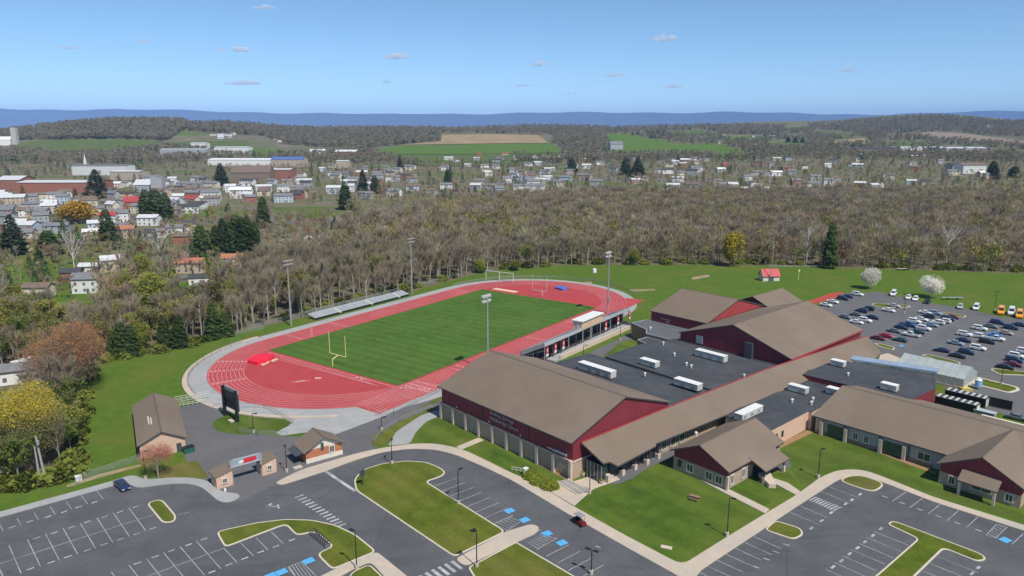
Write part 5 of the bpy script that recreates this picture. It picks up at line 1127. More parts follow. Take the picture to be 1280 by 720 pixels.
# ================================================================ TOWN
W_ = {n: mat(n+'_wall', c, mul(c, .85), .8, .85) for n, c in dict(white=(.78, .77, .74), cream=(.70, .63, .50), grey=(.40, .41, .42), brick=(.36, .15, .10), tan=(.52, .42, .32), brown=(.26, .19, .14), pale_blue=(.50, .58, .64)).items()}
R_ = {n: mat(n+'_shingles', c, mul(c, .8), .6, .85) for n, c in dict(grey=(.20, .20, .21), dark=(.07, .07, .078), brown=(.19, .14, .11), orange=(.45, .18, .10), red=(.42, .06, .06), pale=(.58, .59, .60), blue=(.10, .16, .36), white=(.78, .78, .78)).items()}
M_HGL = mat('house_window_glass', (.10, .115, .13), (.16, .17, .18), .5, .25, spec=.5)
HOUSES = []
def house(px, py, wpx, hpx, wall, roof, lab, group, rot=None, detail=1, name='house', cat='house', depth=None, rise=.32, base=None):
    """gabled building whose front base middle sits at the photo pixel; size from its size in the photo"""
    q = base or G(px, py)
    if not q: return
    D = sqrt(q.x**2+q.y**2+(CAMH-q.z)**2); m = D/FPX
    Lh = wpx*m; H = hpx*m; Wd = depth or min(Lh*.8, max(6, Lh*.55)); rot = rnd.uniform(-.5, .5) if rot is None else rot
    ax = Vector((cos(rot), sin(rot), 0)); c = Vector((q.x, q.y, q.z))+Vector((0, Wd/2, 0))
    he = H/(1+rise); hr = H
    t, fr, ax, ay = hut(name, lab, cat, c, ax, Lh, Wd, he, hr, W_[wall], R_[roof], group=group, ov=.45)
    roofo = [o for o in t.children if o.name.startswith('roof')][0]
    HOUSES.append((c.x, c.y, max(Lh, Wd)*.65))
    if detail >= 1:
        mb = MB(); cq = fr(Lh*.25, .4, 0); mb.box(cq, ax, .8, .8, c.z+hr-.9, c.z+hr+.9); mb.build('chimney', W_['brick'], roofo)
        n = max(2, int(Lh/3.2)); fl = max(1, int(he/2.7))
        for k in range(n):
            for f in range(fl):
                p = fr(-Lh/2+(k+.5)*Lh/n, -Wd/2)
                mb = MB(); mb.box(p, ax, 1.0, .12, c.z+.95+f*2.7, c.z+2.15+f*2.7); mb.build('window', M_HGL, t)
        if n > 2: p = fr(Lh*.12, -Wd/2); mb = MB(); mb.box(p, ax, 1.0, .16, c.z, c.z+2.1); mb.build('door', M_DGREY, t)
    return t
GA = 'houses on the wooded edge of town'
for a in [(105, 367, 26, 22, 'white', 'grey', 'large white house with a grey roof behind bare trees at left', .15), (86, 352, 20, 14, 'brick', 'dark', 'brick house with a dark roof just behind the white house at left', .2),
          (44, 372, 26, 15, 'cream', 'brown', 'cream two storey house behind yellow-green trees at the far left', .05), (110, 343, 22, 12, 'white', 'pale', 'low white house with a pale roof left of a grey gable', .1), (136, 340, 20, 18, 'tan', 'pale', 'tan gabled house with a pale roof, right of the low white house', .6),
          (236, 342, 30, 17, 'tan', 'orange', 'wide tan house with an orange roof beside a bare pink tree', .1), (289, 336, 24, 17, 'white', 'orange', 'bright white house with an orange roof in front of the dark pines', .12), (304, 334, 12, 11, 'white', 'white', 'white garage block at the right of the orange roofed white house', .12),
          (249, 356, 26, 12, 'white', 'dark', 'long low white house with a dark roof above the lawn patch', .25), (248, 364, 14, 9, 'tan', 'grey', 'small tan garage below the long low white house', .4), (319, 331, 14, 12, 'white', 'grey', 'small white house with a grey roof right of the pines', .2),
          (111, 299, 15, 11, 'cream', 'white', 'cream cottage gable below the pale blue house', .5), (118, 289, 16, 12, 'pale_blue', 'pale', 'pale blue house beside the cream cottage', .5), (143, 298, 34, 13, 'tan', 'orange', 'long orange roofed house beside the pale blue house', .3),
          (182, 300, 14, 12, 'grey', 'dark', 'grey house with a dark roof beyond bare trees', .2), (197, 297, 14, 10, 'white', 'grey', 'white house right of the dark roofed grey house', .1), (218, 293, 18, 11, 'white', 'grey', 'white house with a long porch above the brick house', .1), (235, 291, 14, 14, 'white', 'dark', 'white house with twin gables beside the dark pine', .4), (226, 305, 24, 12, 'brick', 'brown', 'wide brick house below the white porch house', .2),
          (362, 308, 26, 8, 'tan', 'brown', 'long tan ranch house beside a red blossom tree', .08), (389, 305, 18, 9, 'white', 'white', 'white house at the edge of the woods with a white roof', .1), (407, 302, 10, 9, 'white', 'pale', 'tiny white house half hidden by the woods', .4), (62, 262, 12, 10, 'white', 'pale', 'white house by the yellow orange tree', .3),
          (20, 480, 42, 20, 'white', 'grey', 'big white house with a grey roof behind the yellow flowering tree', .45), (22, 465, 20, 12, 'white', 'pale', 'white gable wing rising behind the big white house', 1.1)]:
    house(*a[:7], GA, a[7], 1)
GB = 'large buildings in the town'
for a in [(70, 242, 82, 13, 'brick', 'pale', 'long brick school building with a pale flat roof in town', .02, 40, .12), (11, 239, 24, 15, 'brick', 'pale', 'brick block with a pale metal roof at the left edge of town', .0, 30, .3), (124, 219, 58, 11, 'white', 'grey', 'long white modern hall with dark window bands in town', .0, 30, .08),
          (302, 207, 78, 8, 'white', 'white', 'very long white roofed warehouse', .0, 45, .2), (229, 195, 52, 8, 'grey', 'pale', 'long grey modern building on the slope above town', .0, 30, .1), (290, 192, 40, 8, 'white', 'pale', 'white three storey block with rows of windows on the slope', -.05, 25, .08),
          (248, 186, 18, 7, 'white', 'pale', 'small white block above the long grey modern building', .0, 25, .1), (359, 208, 38, 11, 'tan', 'blue', 'tan building with a bright blue roof', .0, 35, .4), (432, 196, 26, 8, 'brick', 'white', 'red building with a white roof beside the green field', -.1, 40, .3), (396, 193, 18, 6, 'white', 'white', 'small white barn left of the red building', .1, None, .3),
          (312, 229, 44, 20, 'brown', 'brown', 'big brown brick church hall with tall arched gables', .1, 30, .6), (182, 243, 26, 16, 'grey', 'pale', 'grey stone church with a pale roof beside a square tower', .1, 20, .5), (156, 225, 32, 10, 'tan', 'pale', 'tan municipal building right of the long white hall', .0, 30, .1),
          (341, 226, 42, 14, 'brick', 'pale', 'three storey brick block with a pale flat roof', .0, 30, .08), (428, 211, 15, 10, 'tan', 'pale', 'tan block with columns under a pale roof', .0, 20, .1), (475, 281, 40, 9, 'grey', 'dark', 'long dark roofed building inside the woods', -.03, 18, .6),
          (1090, 190, 66, 5, 'brown', 'dark', 'very long dark roofed warehouse on the far right', -.05, 60, .4), (1205, 190, 52, 5, 'grey', 'pale', 'very long pale roofed warehouse at the far right', .06, 50, .3), (1148, 188, 60, 4, 'white', 'pale', 'long pale shed between two warehouses at far right', .0, 40, .3),
          (770, 188, 16, 11, 'grey', 'grey', 'grey barn on the green slope beside trees', .2, None, .5), (1217, 217, 26, 11, 'white', 'brown', 'white building with a brown roof at the right side of town', .1, None, .3), (1195, 215, 16, 10, 'grey', 'dark', 'dark arched barn left of the white building at right', .3, None, .5),
          (4, 182, 12, 9, 'white', 'white', 'white barn at the far left edge below the ridge', .3, None, .5), (1238, 160, 10, 3, 'white', 'grey', 'white farm house on the far right hillside', .2, None, .4), (164, 262, 16, 14, 'brick', 'red', 'red roofed house beside the green pine clump', .4, None, .5),
          (37, 262, 18, 8, 'grey', 'grey', 'grey roofed workshop at the left side of town', .3, None, .3), (12, 258, 24, 12, 'tan', 'pale', 'pale metal roofed workshop at the left edge', .3, None, .3), (820, 245, 46, 4, 'white', 'pale', 'row of long low white sheds at the near edge of the valley', .02, 14, .2), (872, 243, 30, 5, 'white', 'white', 'white storage block at the near edge of the valley', .03, 14, .2), (945, 241, 40, 6, 'cream', 'white', 'low white market building, left of two beyond the wood', -.02, 25, .15), (1005, 240, 34, 6, 'white', 'pale', 'low white market building, right of two beyond the wood', .02, 25, .15), (672, 198, 60, 3, 'white', 'white', 'very long thin white storage row below the green field', .04, 14, .2),
          (300, 248, 24, 13, 'white', 'white', 'white storefront with a broad pale canopy', .1, None, .3), (262, 252, 20, 14, 'white', 'grey', 'white town house row with grey roofs', .1, None, .3)]:
    house(*a[:7], GB, a[7], 1 if a[2] < 60 and a[1] > 205 else 0, 'town_building', 'building', a[8], a[9])
def tower(px, py, w, h, lab, m, spire=0, name='tower'):
    q = G(px, py); D = q.length; k = D/FPX; t = thing(name, lab, 'tower', q); mb = MB(); mb.box(q, (1, .1, 0), w*k, w*k, q.z-1, q.z+h*k); mb.build('shaft', m, t)
    mb = MB(); b = w*k/2; z = q.z+h*k; s = spire*k
    mb.v = [(q.x-b, q.y-b, z), (q.x+b, q.y-b, z), (q.x+b, q.y+b, z), (q.x-b, q.y+b, z), (q.x, q.y, z+max(s, 1))]; mb.f = [(0, 1, 4), (1, 2, 4), (2, 3, 4), (3, 0, 4), (3, 2, 1, 0)]; mb.m = [0]*5; mb.build('spire', W_['white'] if spire > 8 else R_['grey'], t)
tower(107.5, 212, 2.2, 8, 'white church steeple rising from the long white hall', W_['white'], 9, 'church_steeple'); tower(199, 243, 12, 20, 'square grey stone church tower', W_['grey'], 2, 'church_tower'); tower(20, 181, 5, 17, 'pale tall silo tower at the far left', mat('silo_concrete', (.50, .48, .45), (.44, .42, .4), 1, .8), 1, 'silo')
tower(841, 205, 5, 5, 'white domed water tank above the middle of town', W_['white'], 2, 'water_tank')
# ordinary houses, street after street
wl_ = ['white']*8+['cream']*4+['grey']*5+['brick']*3+['tan']*4+['pale_blue']*2; rl_ = ['grey']*10+['dark']*3+['brown']*5+['pale']*6+['white']*1+['red']*1
REG = [([(-10, 245), (110, 244), (150, 232), (210, 222), (330, 232), (400, 240), (330, 262), (230, 268), (150, 300), (60, 300), (-10, 330)], 92, 'in the old town at left'),
       ([(345, 215), (470, 205), (600, 207), (660, 215), (690, 240), (560, 248), (450, 250), (400, 250), (330, 230)], 66, 'in the middle of town'),
       ([(640, 204), (760, 200), (900, 200), (960, 205), (960, 236), (860, 240), (740, 238), (660, 232)], 48, 'in the valley right of the middle'),
       ([(960, 195), (1100, 192), (1280, 200), (1280, 232), (1150, 238), (1040, 242), (960, 236)], 36, 'on the right side of town'),
       ([(230, 160), (330, 158), (400, 162), (420, 176), (330, 180), (225, 174)], 12, 'on the hillside above the town at left'), ([(60, 163), (110, 160), (140, 168), (70, 174)], 4, 'high on the left hillside'),
       ([(880, 165), (1010, 160), (1120, 160), (1150, 175), (1000, 188), (900, 182)], 12, 'on the far right hills'), ([(560, 195), (700, 193), (720, 200), (620, 206), (560, 204)], 8, 'below the green field')]
cnt = {}
for poly, n, where in REG:
    xs = [p[0] for p in poly]; ys = [p[1] for p in poly]; k = tries = 0
    while k < n and tries < n*60:
        tries += 1; x = rnd.uniform(min(xs), max(xs)); y = min(ys)+(max(ys)-min(ys))*rnd.random()**1.0
        if not inside(x, y, poly): continue
        q = G(x, y)
        if not q: continue
        Lh = rnd.uniform(10, 19); D = q.length
        if any((q.x-a)**2+(q.y+5-b)**2 < (r+Lh*.62)**2 for a, b, r in HOUSES): continue
        w, r = rnd.choice(wl_), rnd.choice(rl_); s = FPX/D
        h = rnd.uniform(6.5, 9.5); k += 1
        lab = '%s %s house with %s roof %s' % ('wide' if Lh > 15 else 'small', w.replace('_', ' '), r, where)
        house(x, y, Lh*s, h*s, w, r, lab, 'ordinary houses '+where, None, 1 if D < 1150 else 0, base=q)
# ================================================================ TREES
def tubes(segs, n=5):
    """segs: list of (a, b, ra, rb) -> verts, faces arrays"""
    V = []; F = []; k = 0
    for a, b, ra, rb in segs:
        d = b-a; d = d/(np.linalg.norm(d)+1e-9); x = np.cross(d, [.3, .8, .52]); x /= np.linalg.norm(x); y = np.cross(d, x)
        an = np.arange(n)*2*pi/n; ring = np.cos(an)[:, None]*x+np.sin(an)[:, None]*y
        V.append(a+ring*ra); V.append(b+ring*rb)
        F += [(k+i, k+(i+1) % n, k+n+(i+1) % n, k+n+i) for i in range(n)]; k += 2*n
    return np.vstack(V), F
def tree_skel(r, h, spread, nl, up=.75):
    segs = []; tips = []; top = h*r.uniform(.35, .5); lean = r.normal(0, .03, 2)
    p = np.zeros(3); rad = h*.016+.06
    q = np.array([lean[0]*top, lean[1]*top, top]); segs.append((p, q, rad, rad*.7))
    p2 = np.array([lean[0]*h*1.4, lean[1]*h*1.4, h*.82]); segs.append((q, p2, rad*.7, rad*.25)); tips.append((q*.4+p2*.6, p2))
    for i in range(nl):
        t = r.uniform(.45, 1.0); z0 = top*t if i % 2 else top+(h*.8-top)*r.uniform(0, .6); a = i*2.4+r.uniform(-.4, .4)
        b = np.array([q[0]*z0/top, q[1]*z0/top, z0]); L_ = (h-z0)*r.uniform(.55, .85); out = spread*r.uniform(.55, 1.0)
        m = b+np.array([cos(a)*out*.5, sin(a)*out*.5, L_*.45]); e = b+np.array([cos(a)*out, sin(a)*out, L_*up])
        segs.append((b, m, rad*.42, rad*.28)); segs.append((m, e, rad*.28, rad*.1)); tips.append((m, e)); tips.append((b*.4+m*.6, m))
    return segs, tips
def blades(r, tips, n, ln, w, h, spread, flat=.95):
    idx = r.integers(0, len(tips), n); A = np.array([t[0] for t in tips])[idx]; B_ = np.array([t[1] for t in tips])[idx]
    p = A+(B_-A)*r.random((n, 1)); c = np.array([0, 0, h*.45]); d = p-c; d /= np.linalg.norm(d, axis=1)[:, None]+1e-6
    d = d*.65+r.normal(0, .58, (n, 3)); d[:, 2] += flat; d /= np.linalg.norm(d, axis=1)[:, None]
    L_ = ln*r.uniform(.5, 1.25, (n, 1)); s = r.normal(size=(n, 3)); s = np.cross(d, s); s /= np.linalg.norm(s, axis=1)[:, None]+1e-6
    e = p+d*L_; hw = w*r.uniform(.6, 1.3, (n, 1))*.5
    return np.stack([p-s*hw, p+s*hw, e], 1)
def leafq(r, tips, n, size, jit, h):
    idx = r.integers(0, len(tips), n); A = np.array([t[0] for t in tips])[idx]; B_ = np.array([t[1] for t in tips])[idx]
    p = A+(B_-A)*r.uniform(.1, 1.25, (n, 1))+r.normal(0, jit, (n, 3)); u = r.normal(size=(n, 3)); u /= np.linalg.norm(u, axis=1)[:, None]
    v = np.cross(u, r.normal(size=(n, 3))); v /= np.linalg.norm(v, axis=1)[:, None]; s = size*r.uniform(.6, 1.3, (n, 1))
    return np.stack([p+u*s, p+v*s, p-u*s, p-v*s], 1)
def mesh_np(name, V, sizes, loops, mats, mi=None):
    me = bpy.data.meshes.new(name); me.vertices.add(len(V)); me.vertices.foreach_set('co', np.asarray(V, np.float32).ravel())
    me.loops.add(len(loops)); me.loops.foreach_set('vertex_index', np.asarray(loops, np.int32)); me.polygons.add(len(sizes))
    st = np.concatenate([[0], np.cumsum(sizes)[:-1]]); me.polygons.foreach_set('loop_start', st.astype(np.int32)); me.polygons.foreach_set('loop_total', np.asarray(sizes, np.int32))
    for m in mats: me.materials.append(m)
    if mi is not None: me.polygons.foreach_set('material_index', np.asarray(mi, np.int32))
    me.update(); me.validate(); return me
def polys(name, arr, m):
    n, k, _ = arr.shape; return mesh_np(name, arr.reshape(-1, 3), np.full(n, k), np.arange(n*k), [m])
def bark(name, c, lo=.7, hi=1.35):
    m, nt, b = nodes(name); oi = nt.nodes.new('ShaderNodeObjectInfo'); g = nt.nodes.new('ShaderNodeNewGeometry')
    col = mixc(nt, g.outputs['Random Per Island'], mul(c, .88), mul(c, 1.12)); hv = nt.nodes.new('ShaderNodeHueSaturation'); r = nt.nodes.new('ShaderNodeMapRange')
    r.inputs[3].default_value = lo; r.inputs[4].default_value = hi; nt.links.new(oi.outputs['Random'], r.inputs[0]); nt.links.new(r.outputs[0], hv.inputs['Value'])
    r2 = nt.nodes.new('ShaderNodeMapRange'); r2.inputs[3].default_value = .485; r2.inputs[4].default_value = .52
    mm = nt.nodes.new('ShaderNodeMath'); mm.operation = 'FRACT'; m3 = nt.nodes.new('ShaderNodeMath'); m3.operation = 'MULTIPLY'; m3.inputs[1].default_value = 7.3
    nt.links.new(oi.outputs['Random'], m3.inputs[0]); nt.links.new(m3.outputs[0], mm.inputs[0]); nt.links.new(mm.outputs[0], r2.inputs[0]); nt.links.new(r2.outputs[0], hv.inputs['Hue'])
    nt.links.new(col, hv.inputs['Color']); nt.links.new(hv.outputs[0], b.inputs['Base Color']); b.inputs['Roughness'].default_value = .95; b.inputs['Specular IOR Level'].default_value = .1; ('bark' in name) or translucent(m, nt, b)
    MATS[name] = m; return m
M_BARK = bark('grey_bark', (.25, .215, .17)); M_TWIG = bark('bare_twigs', (.375, .31, .215), .8, 1.3); M_WBARK = bark('pale_bark', (.52, .48, .42)); M_PBARK = bark('ashy_bark', (.36, .32, .27)); M_DBARK = bark('dark_bark', (.10, .08, .06))
M_ORTW = bark('orange_brown_buds', (.62, .30, .105), .95, 1.05); M_REDTW = bark('red_buds', (.56, .21, .16), .9, 1.1)
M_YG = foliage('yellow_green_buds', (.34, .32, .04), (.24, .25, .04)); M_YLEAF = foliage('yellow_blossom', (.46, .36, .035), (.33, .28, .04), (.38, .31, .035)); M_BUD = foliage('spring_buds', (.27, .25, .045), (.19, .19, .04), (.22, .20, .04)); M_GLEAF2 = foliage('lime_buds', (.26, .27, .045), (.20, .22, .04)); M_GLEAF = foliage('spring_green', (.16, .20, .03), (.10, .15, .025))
M_EVER = foliage('evergreen_needles', (.062, .098, .04), (.042, .072, .03)); M_EVER2 = foliage('olive_evergreen', (.082, .122, .034), (.055, .092, .027)); M_BLOSS = foliage('white_blossom', (.72, .68, .61), (.64, .60, .54), (.68, .64, .57)); M_PINKB = foliage('pink_blossom', (.48, .36, .33), (.40, .30, .27)); M_REDLEAF = foliage('dark_red_buds', (.26, .09, .07), (.20, .10, .07)); M_OLIVE = foliage('olive_buds', (.20, .19, .06), (.14, .145, .045))
def bare_variant(seed, h, spread, nl, nb, ln, w, twig, barkm, up=.82, leaves=None, flat=.9):
    r = np.random.default_rng(seed); segs, tips = tree_skel(r, h, spread, nl, up)
    V, F = tubes(segs); tr = mesh_np('trunk', V, [4]*len(F), np.array(F).ravel(), [barkm])
    if leaves is None: cr = polys('crown', blades(r, tips, nb, ln, w, h, spread, flat), twig)
    else:
        n, size, jit, lm = leaves; a = blades(r, tips, nb, ln, w, h, spread, flat); q = leafq(r, tips, n, size, jit, h)
        V = np.vstack([a.reshape(-1, 3), q.reshape(-1, 3)]); cr = mesh_np('crown', V, [3]*len(a)+[4]*len(q), np.arange(len(V)), [twig, lm], [0]*len(a)+[1]*len(q))
    return tr, cr
def conifer_variant(seed, h, rad, n, m, size=.7, col=False):
    r = np.random.default_rng(seed); t = r.random(n)**.75; z = h*(.04+.96*(1-t) if not col else .04+.94*(1-t)); prof = (np.minimum(1, (h-z)/(h*.85))**(.72 if not col else .5))*rad
    a = r.random(n)*2*pi; lay = .74+.2*np.sin(z*r.uniform(1.6, 2.6)+a*3+r.uniform(0, 6))*np.sin(a*2+z*.7+r.uniform(0, 6))+.12*np.sin(z*5+a); rr = prof*lay*np.sqrt(r.uniform(.35, 1.1, n)); p = np.stack([np.cos(a)*rr, np.sin(a)*rr, z], 1)
    out = np.stack([np.cos(a), np.sin(a), -.35+r.normal(0, .25, n)], 1); tang = np.stack([-np.sin(a), np.cos(a), r.normal(0, .3, n)], 1); s = size*r.uniform(.6, 1.4, (n, 1))*(.5+.5*(prof/rad))[:, None]
    q = np.stack([p-tang*s*.45, p+out*s*.2-tang*0, p+tang*s*.45, p+out*s*1.2], 1)
    V, F = tubes([(np.zeros(3), np.array([0, 0, h*.9]), h*.018+.08, .04)]); return mesh_np('trunk', V, [4]*len(F), np.array(F).ravel(), [M_DBARK]), polys('crown', q, m)
def plant(name, lab, cat, q, rz, sc_, tr, cr, group):
    t = thing(name, lab, cat, q, rz, group); t.scale = sc_
    for n_, me in (('trunk', tr), ('crown', cr)): o = bpy.data.objects.new(n_, me); C.objects.link(o); o.parent = t
    return t
def dome_variant(seed, h, rad, z0, nb, ln, w, twig, barkm, nq, size, leafm, shell_=.75, ntop=0, top=None, lobes=9):
    """rounded crown filled with twigs, buds mostly on its outside"""
    r = np.random.default_rng(seed); segs, tips = tree_skel(r, h*.92, rad*.8, 14, .7); V, F = tubes(segs); tr = mesh_np('trunk', V, [4]*len(F), np.array(F).ravel(), [barkm])
    c0 = np.array([0, 0, z0+(h-z0)*.45]); R0 = np.array([rad*.8, rad*.8, (h-z0)*.5]); LB = [(c0, R0)]
    for i in range(lobes):
        d = r.normal(size=3); d /= np.linalg.norm(d); d[2] = d[2]*.7+.15; LB.append((c0+d*R0*.55, np.array([rad*.48, rad*.48, (h-z0)*.3])*r.uniform(.8, 1.15)))
    def pts(n, lo):
        i = r.integers(0, len(LB), n); d = r.normal(size=(n, 3)); d /= np.linalg.norm(d, axis=1)[:, None]; k = r.uniform(lo**3, 1, (n, 1))**(1/3)*r.uniform(.93, 1.1, (n, 1))
        C_ = np.array([l[0] for l in LB])[i]; R_ = np.array([l[1] for l in LB])[i]; return C_+d*k*R_, d
    p, d = pts(nb, .15); d = d*.8+r.normal(0, .5, (nb, 3)); d[:, 2] += .4; d /= np.linalg.norm(d, axis=1)[:, None]; s_ = np.cross(d, r.normal(size=(nb, 3))); s_ /= np.linalg.norm(s_, axis=1)[:, None]
    L_ = ln*r.uniform(.5, 1.2, (nb, 1)); hw = w*.5*r.uniform(.6, 1.3, (nb, 1)); a = np.stack([p-s_*hw-d*L_*.6, p+s_*hw-d*L_*.6, p+d*L_*.4], 1)
    q, _ = pts(nq, shell_); u = r.normal(size=(nq, 3)); u /= np.linalg.norm(u, axis=1)[:, None]; v = np.cross(u, r.normal(size=(nq, 3))); v /= np.linalg.norm(v, axis=1)[:, None]; sz = size*r.uniform(.6, 1.3, (nq, 1))
    Q = np.stack([q+u*sz, q+v*sz, q-u*sz, q-v*sz], 1); V = np.vstack([a.reshape(-1, 3), Q.reshape(-1, 3)])
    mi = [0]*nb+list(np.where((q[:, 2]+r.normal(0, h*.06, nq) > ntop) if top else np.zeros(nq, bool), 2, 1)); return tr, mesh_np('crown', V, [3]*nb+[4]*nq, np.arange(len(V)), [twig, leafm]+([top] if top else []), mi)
BAREV = [bare_variant(100+i, 18, 3.5+.35*(i % 3), 10+i % 4, 1700, 2.2, .085, M_TWIG, (M_BARK, M_BARK, M_PBARK, M_BARK)[i % 4], flat=.9) for i in range(8)]
BUDV = [bare_variant(140+i, 17, 4.8, 10, 700, 2.3, .12, M_TWIG, M_BARK, leaves=(1300, .32, .7, m)) for i, m in enumerate((M_BUD, M_OLIVE, M_GLEAF2, M_GLEAF))]
CONV = [conifer_variant(170+i, 18, 4.2, 2600, M_EVER, .95) for i in range(3)]; COLV = [conifer_variant(180+i, 12, 3.1, 2400, M_EVER2, .75, True) for i in range(3)]
# trees one can name
def at(px, py): return G(px, py)
def hpx(q, h): return h*q.length/FPX*1.02
def special(px, py, hp, wp, var, h0, w0, name, lab, cat='tree', group=None):
    q = at(px, py); s = hpx(q, hp)/h0; sx = wp*q.length/FPX/(2*w0); plant(name, lab, cat, q, rnd.uniform(0, 6), (sx, sx, s), *var, group); KEEP.append((q.x, q.y, max(2.5, wp*q.length/FPX*.33)))
KEEP = []
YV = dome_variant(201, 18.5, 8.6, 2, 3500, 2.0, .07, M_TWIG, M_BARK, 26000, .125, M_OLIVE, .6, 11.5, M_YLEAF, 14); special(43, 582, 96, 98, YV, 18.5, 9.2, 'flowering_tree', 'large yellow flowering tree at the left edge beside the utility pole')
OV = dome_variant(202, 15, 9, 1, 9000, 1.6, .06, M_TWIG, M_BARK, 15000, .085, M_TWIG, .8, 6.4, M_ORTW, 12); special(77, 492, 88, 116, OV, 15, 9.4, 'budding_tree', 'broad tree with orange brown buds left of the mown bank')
RV = dome_variant(203, 6.2, 3.7, 1.3, 1800, .9, .03, M_REDTW, M_BARK, 1500, .07, M_REDTW, .5, lobes=9); special(198, 597, 46, 56, RV, 6.2, 3.9, 'budding_tree', 'small red budding tree in front of the pink storage building')
BLV = dome_variant(204, 9, 4.4, 1.5, 500, 1.2, .05, M_WBARK, M_WBARK, 5200, .15, M_BLOSS, .6); special(1087, 361, 25, 29, BLV, 9, 4.8, 'blossom_tree', 'white blossom tree at the grass edge, left of two'); BLV2 = dome_variant(205, 9, 4.4, 1.5, 500, 1.2, .05, M_WBARK, M_WBARK, 5200, .15, M_BLOSS, .6); special(1164, 372, 27, 33, BLV2, 9, 4.8, 'blossom_tree', 'white blossom tree above the black pickup, right of two')
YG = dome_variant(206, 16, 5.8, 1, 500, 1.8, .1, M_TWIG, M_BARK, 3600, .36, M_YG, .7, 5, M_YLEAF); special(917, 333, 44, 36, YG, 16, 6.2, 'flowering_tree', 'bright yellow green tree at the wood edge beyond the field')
for i, (x, y, hp, wp, lab) in enumerate([(143, 446, 32, 18, 'leftmost'), (153, 446, 42, 22, 'second from left'), (165, 445, 38, 22, 'third from left'), (207, 437, 42, 20, 'fourth from left'), (226, 434, 40, 20, 'fifth from left'), (268, 423, 40, 24, 'sixth from left'), (283, 420, 32, 22, 'rightmost')]):
    special(x, y, hp, wp, COLV[i % 3], 12, 3.2, 'evergreen_tree', 'dense dark evergreen at the top of the grass bank, '+lab+' of the row', 'tree', 'evergreens along the grass bank')
for i, (x, y, hp, wp, lab) in enumerate([(253, 326, 50, 24, 'tall dark pine left of the orange roofed white house'), (281, 322, 54, 26, 'tall dark pine behind the orange roofed house, first of the clump'), (297, 320, 58, 28, 'tallest dark pine in the clump behind the orange roofed house'), (312, 320, 56, 26, 'dark pine at the right of the clump behind the orange roofed house'), (330, 285, 44, 18, 'narrow dark pine by the green playing field'), (122, 248, 36, 26, 'dark pine beside the long brick school'), (135, 300, 40, 20, 'dark pine behind the cream cottage'),
        (18, 318, 48, 28, 'dark pine at the far left by the street'), (62, 318, 30, 26, 'dark pine clump right of the street at far left'), (277, 232, 30, 18, 'dark pine left of the brown brick church'), (432, 262, 40, 18, 'dark pine at the near edge of the middle town'), (454, 240, 32, 14, 'dark pine between white houses, middle left'), (469, 242, 26, 14, 'dark pine between white houses, middle right'), (715, 215, 20, 16, 'dark pine left of the white houses in the valley'), (782, 219, 26, 16, 'dark pine in the valley, left of a pair'), (797, 221, 28, 20, 'dark pine in the valley, right of a pair'), (985, 178, 8, 6, 'small dark pine on the green rise at right, left of three'), (994, 179, 9, 7, 'small dark pine on the green rise at right, middle of three'), (1003, 179, 8, 6, 'small dark pine on the green rise at right, last of three'), (1240, 224, 22, 16, 'dark pine right of the brown roofed white building'), (1267, 222, 14, 14, 'dark pine at the far right of town'), (500, 215, 22, 10, 'slim dark pine below the green field'), (560, 233, 26, 12, 'dark pine at the far side of the middle town')]):
    special(x, y, hp*.86, wp*1.08, (CONV[i % 3] if i % 2 else COLV[i % 3]), (18 if i % 2 else 12), (4.3 if i % 2 else 3.2), 'pine_tree', lab, 'pine tree')
special(1036, 335, 54, 20, COLV[2], 12, 3.2, 'evergreen_tree', 'tall narrow green evergreen at the wood edge beyond the car park')
for x, y, hp, wp, lab in ((289, 321, 44, 22, 'rounded evergreen between the dark pines behind the orange roofed house'), (305, 321, 48, 24, 'rounded evergreen at the front of the pine clump'), (320, 322, 44, 20, 'rounded evergreen at the right edge of the pine clump'), (272, 323, 40, 20, 'rounded evergreen at the left edge of the pine clump')): special(x, y, hp, wp, COLV[1], 12, 3.2, 'evergreen_tree', lab)
for i, (x, y, hp, wp, m, lab) in enumerate([(184, 274, 34, 22, 0, 'left'), (196, 275, 36, 24, 1, 'middle'), (208, 273, 30, 20, 2, 'right')]): special(x, y, hp, wp, COLV[m], 12, 3.2, 'evergreen_tree', 'bushy green pine in the clump by the stone church, '+lab+' one', 'tree', 'green pine clump')
OY = dome_variant(207, 14, 6, 1, 400, 2, .2, M_TWIG, M_BARK, 1800, .5, (foliage('orange_yellow_leaves', (.40, .25, .03), (.30, .2, .03))), .7); special(97, 279, 25, 46, OY, 14, 6.3, 'flowering_tree', 'wide orange yellow tree in the town at left')
GV = dome_variant(208, 16, 5.6, 1, 900, 1.8, .1, M_TWIG, M_BARK, 4200, .3, M_GLEAF, .6, 8, M_GLEAF2)
for x, y, hp, wp, lab in ((178, 360, 38, 36, 'fresh green tree by the street at left'), (192, 400, 56, 50, 'large yellow green tree above the dark evergreens'), (160, 385, 38, 34, 'yellow green tree left of the large one above the evergreens'), (22, 395, 34, 30, 'yellow green tree in front of the cream house'), (180, 437, 32, 28, 'yellow green bushy tree between the dark evergreens'), (600, 341, 18, 20, 'green tree at the wood edge behind the ball net'), (792, 331, 20, 20, 'green tree at the middle of the wood edge'), (645, 338, 12, 18, 'low green tree at the wood edge left of the field')):
    special(x, y, hp, wp, GV, 16, 6, 'leafy_tree', lab)
WV = [bare_variant(210+i, 18, 5.5, 12, 160, 2.6, .12, M_WBARK, M_WBARK, .85) for i in range(2)]
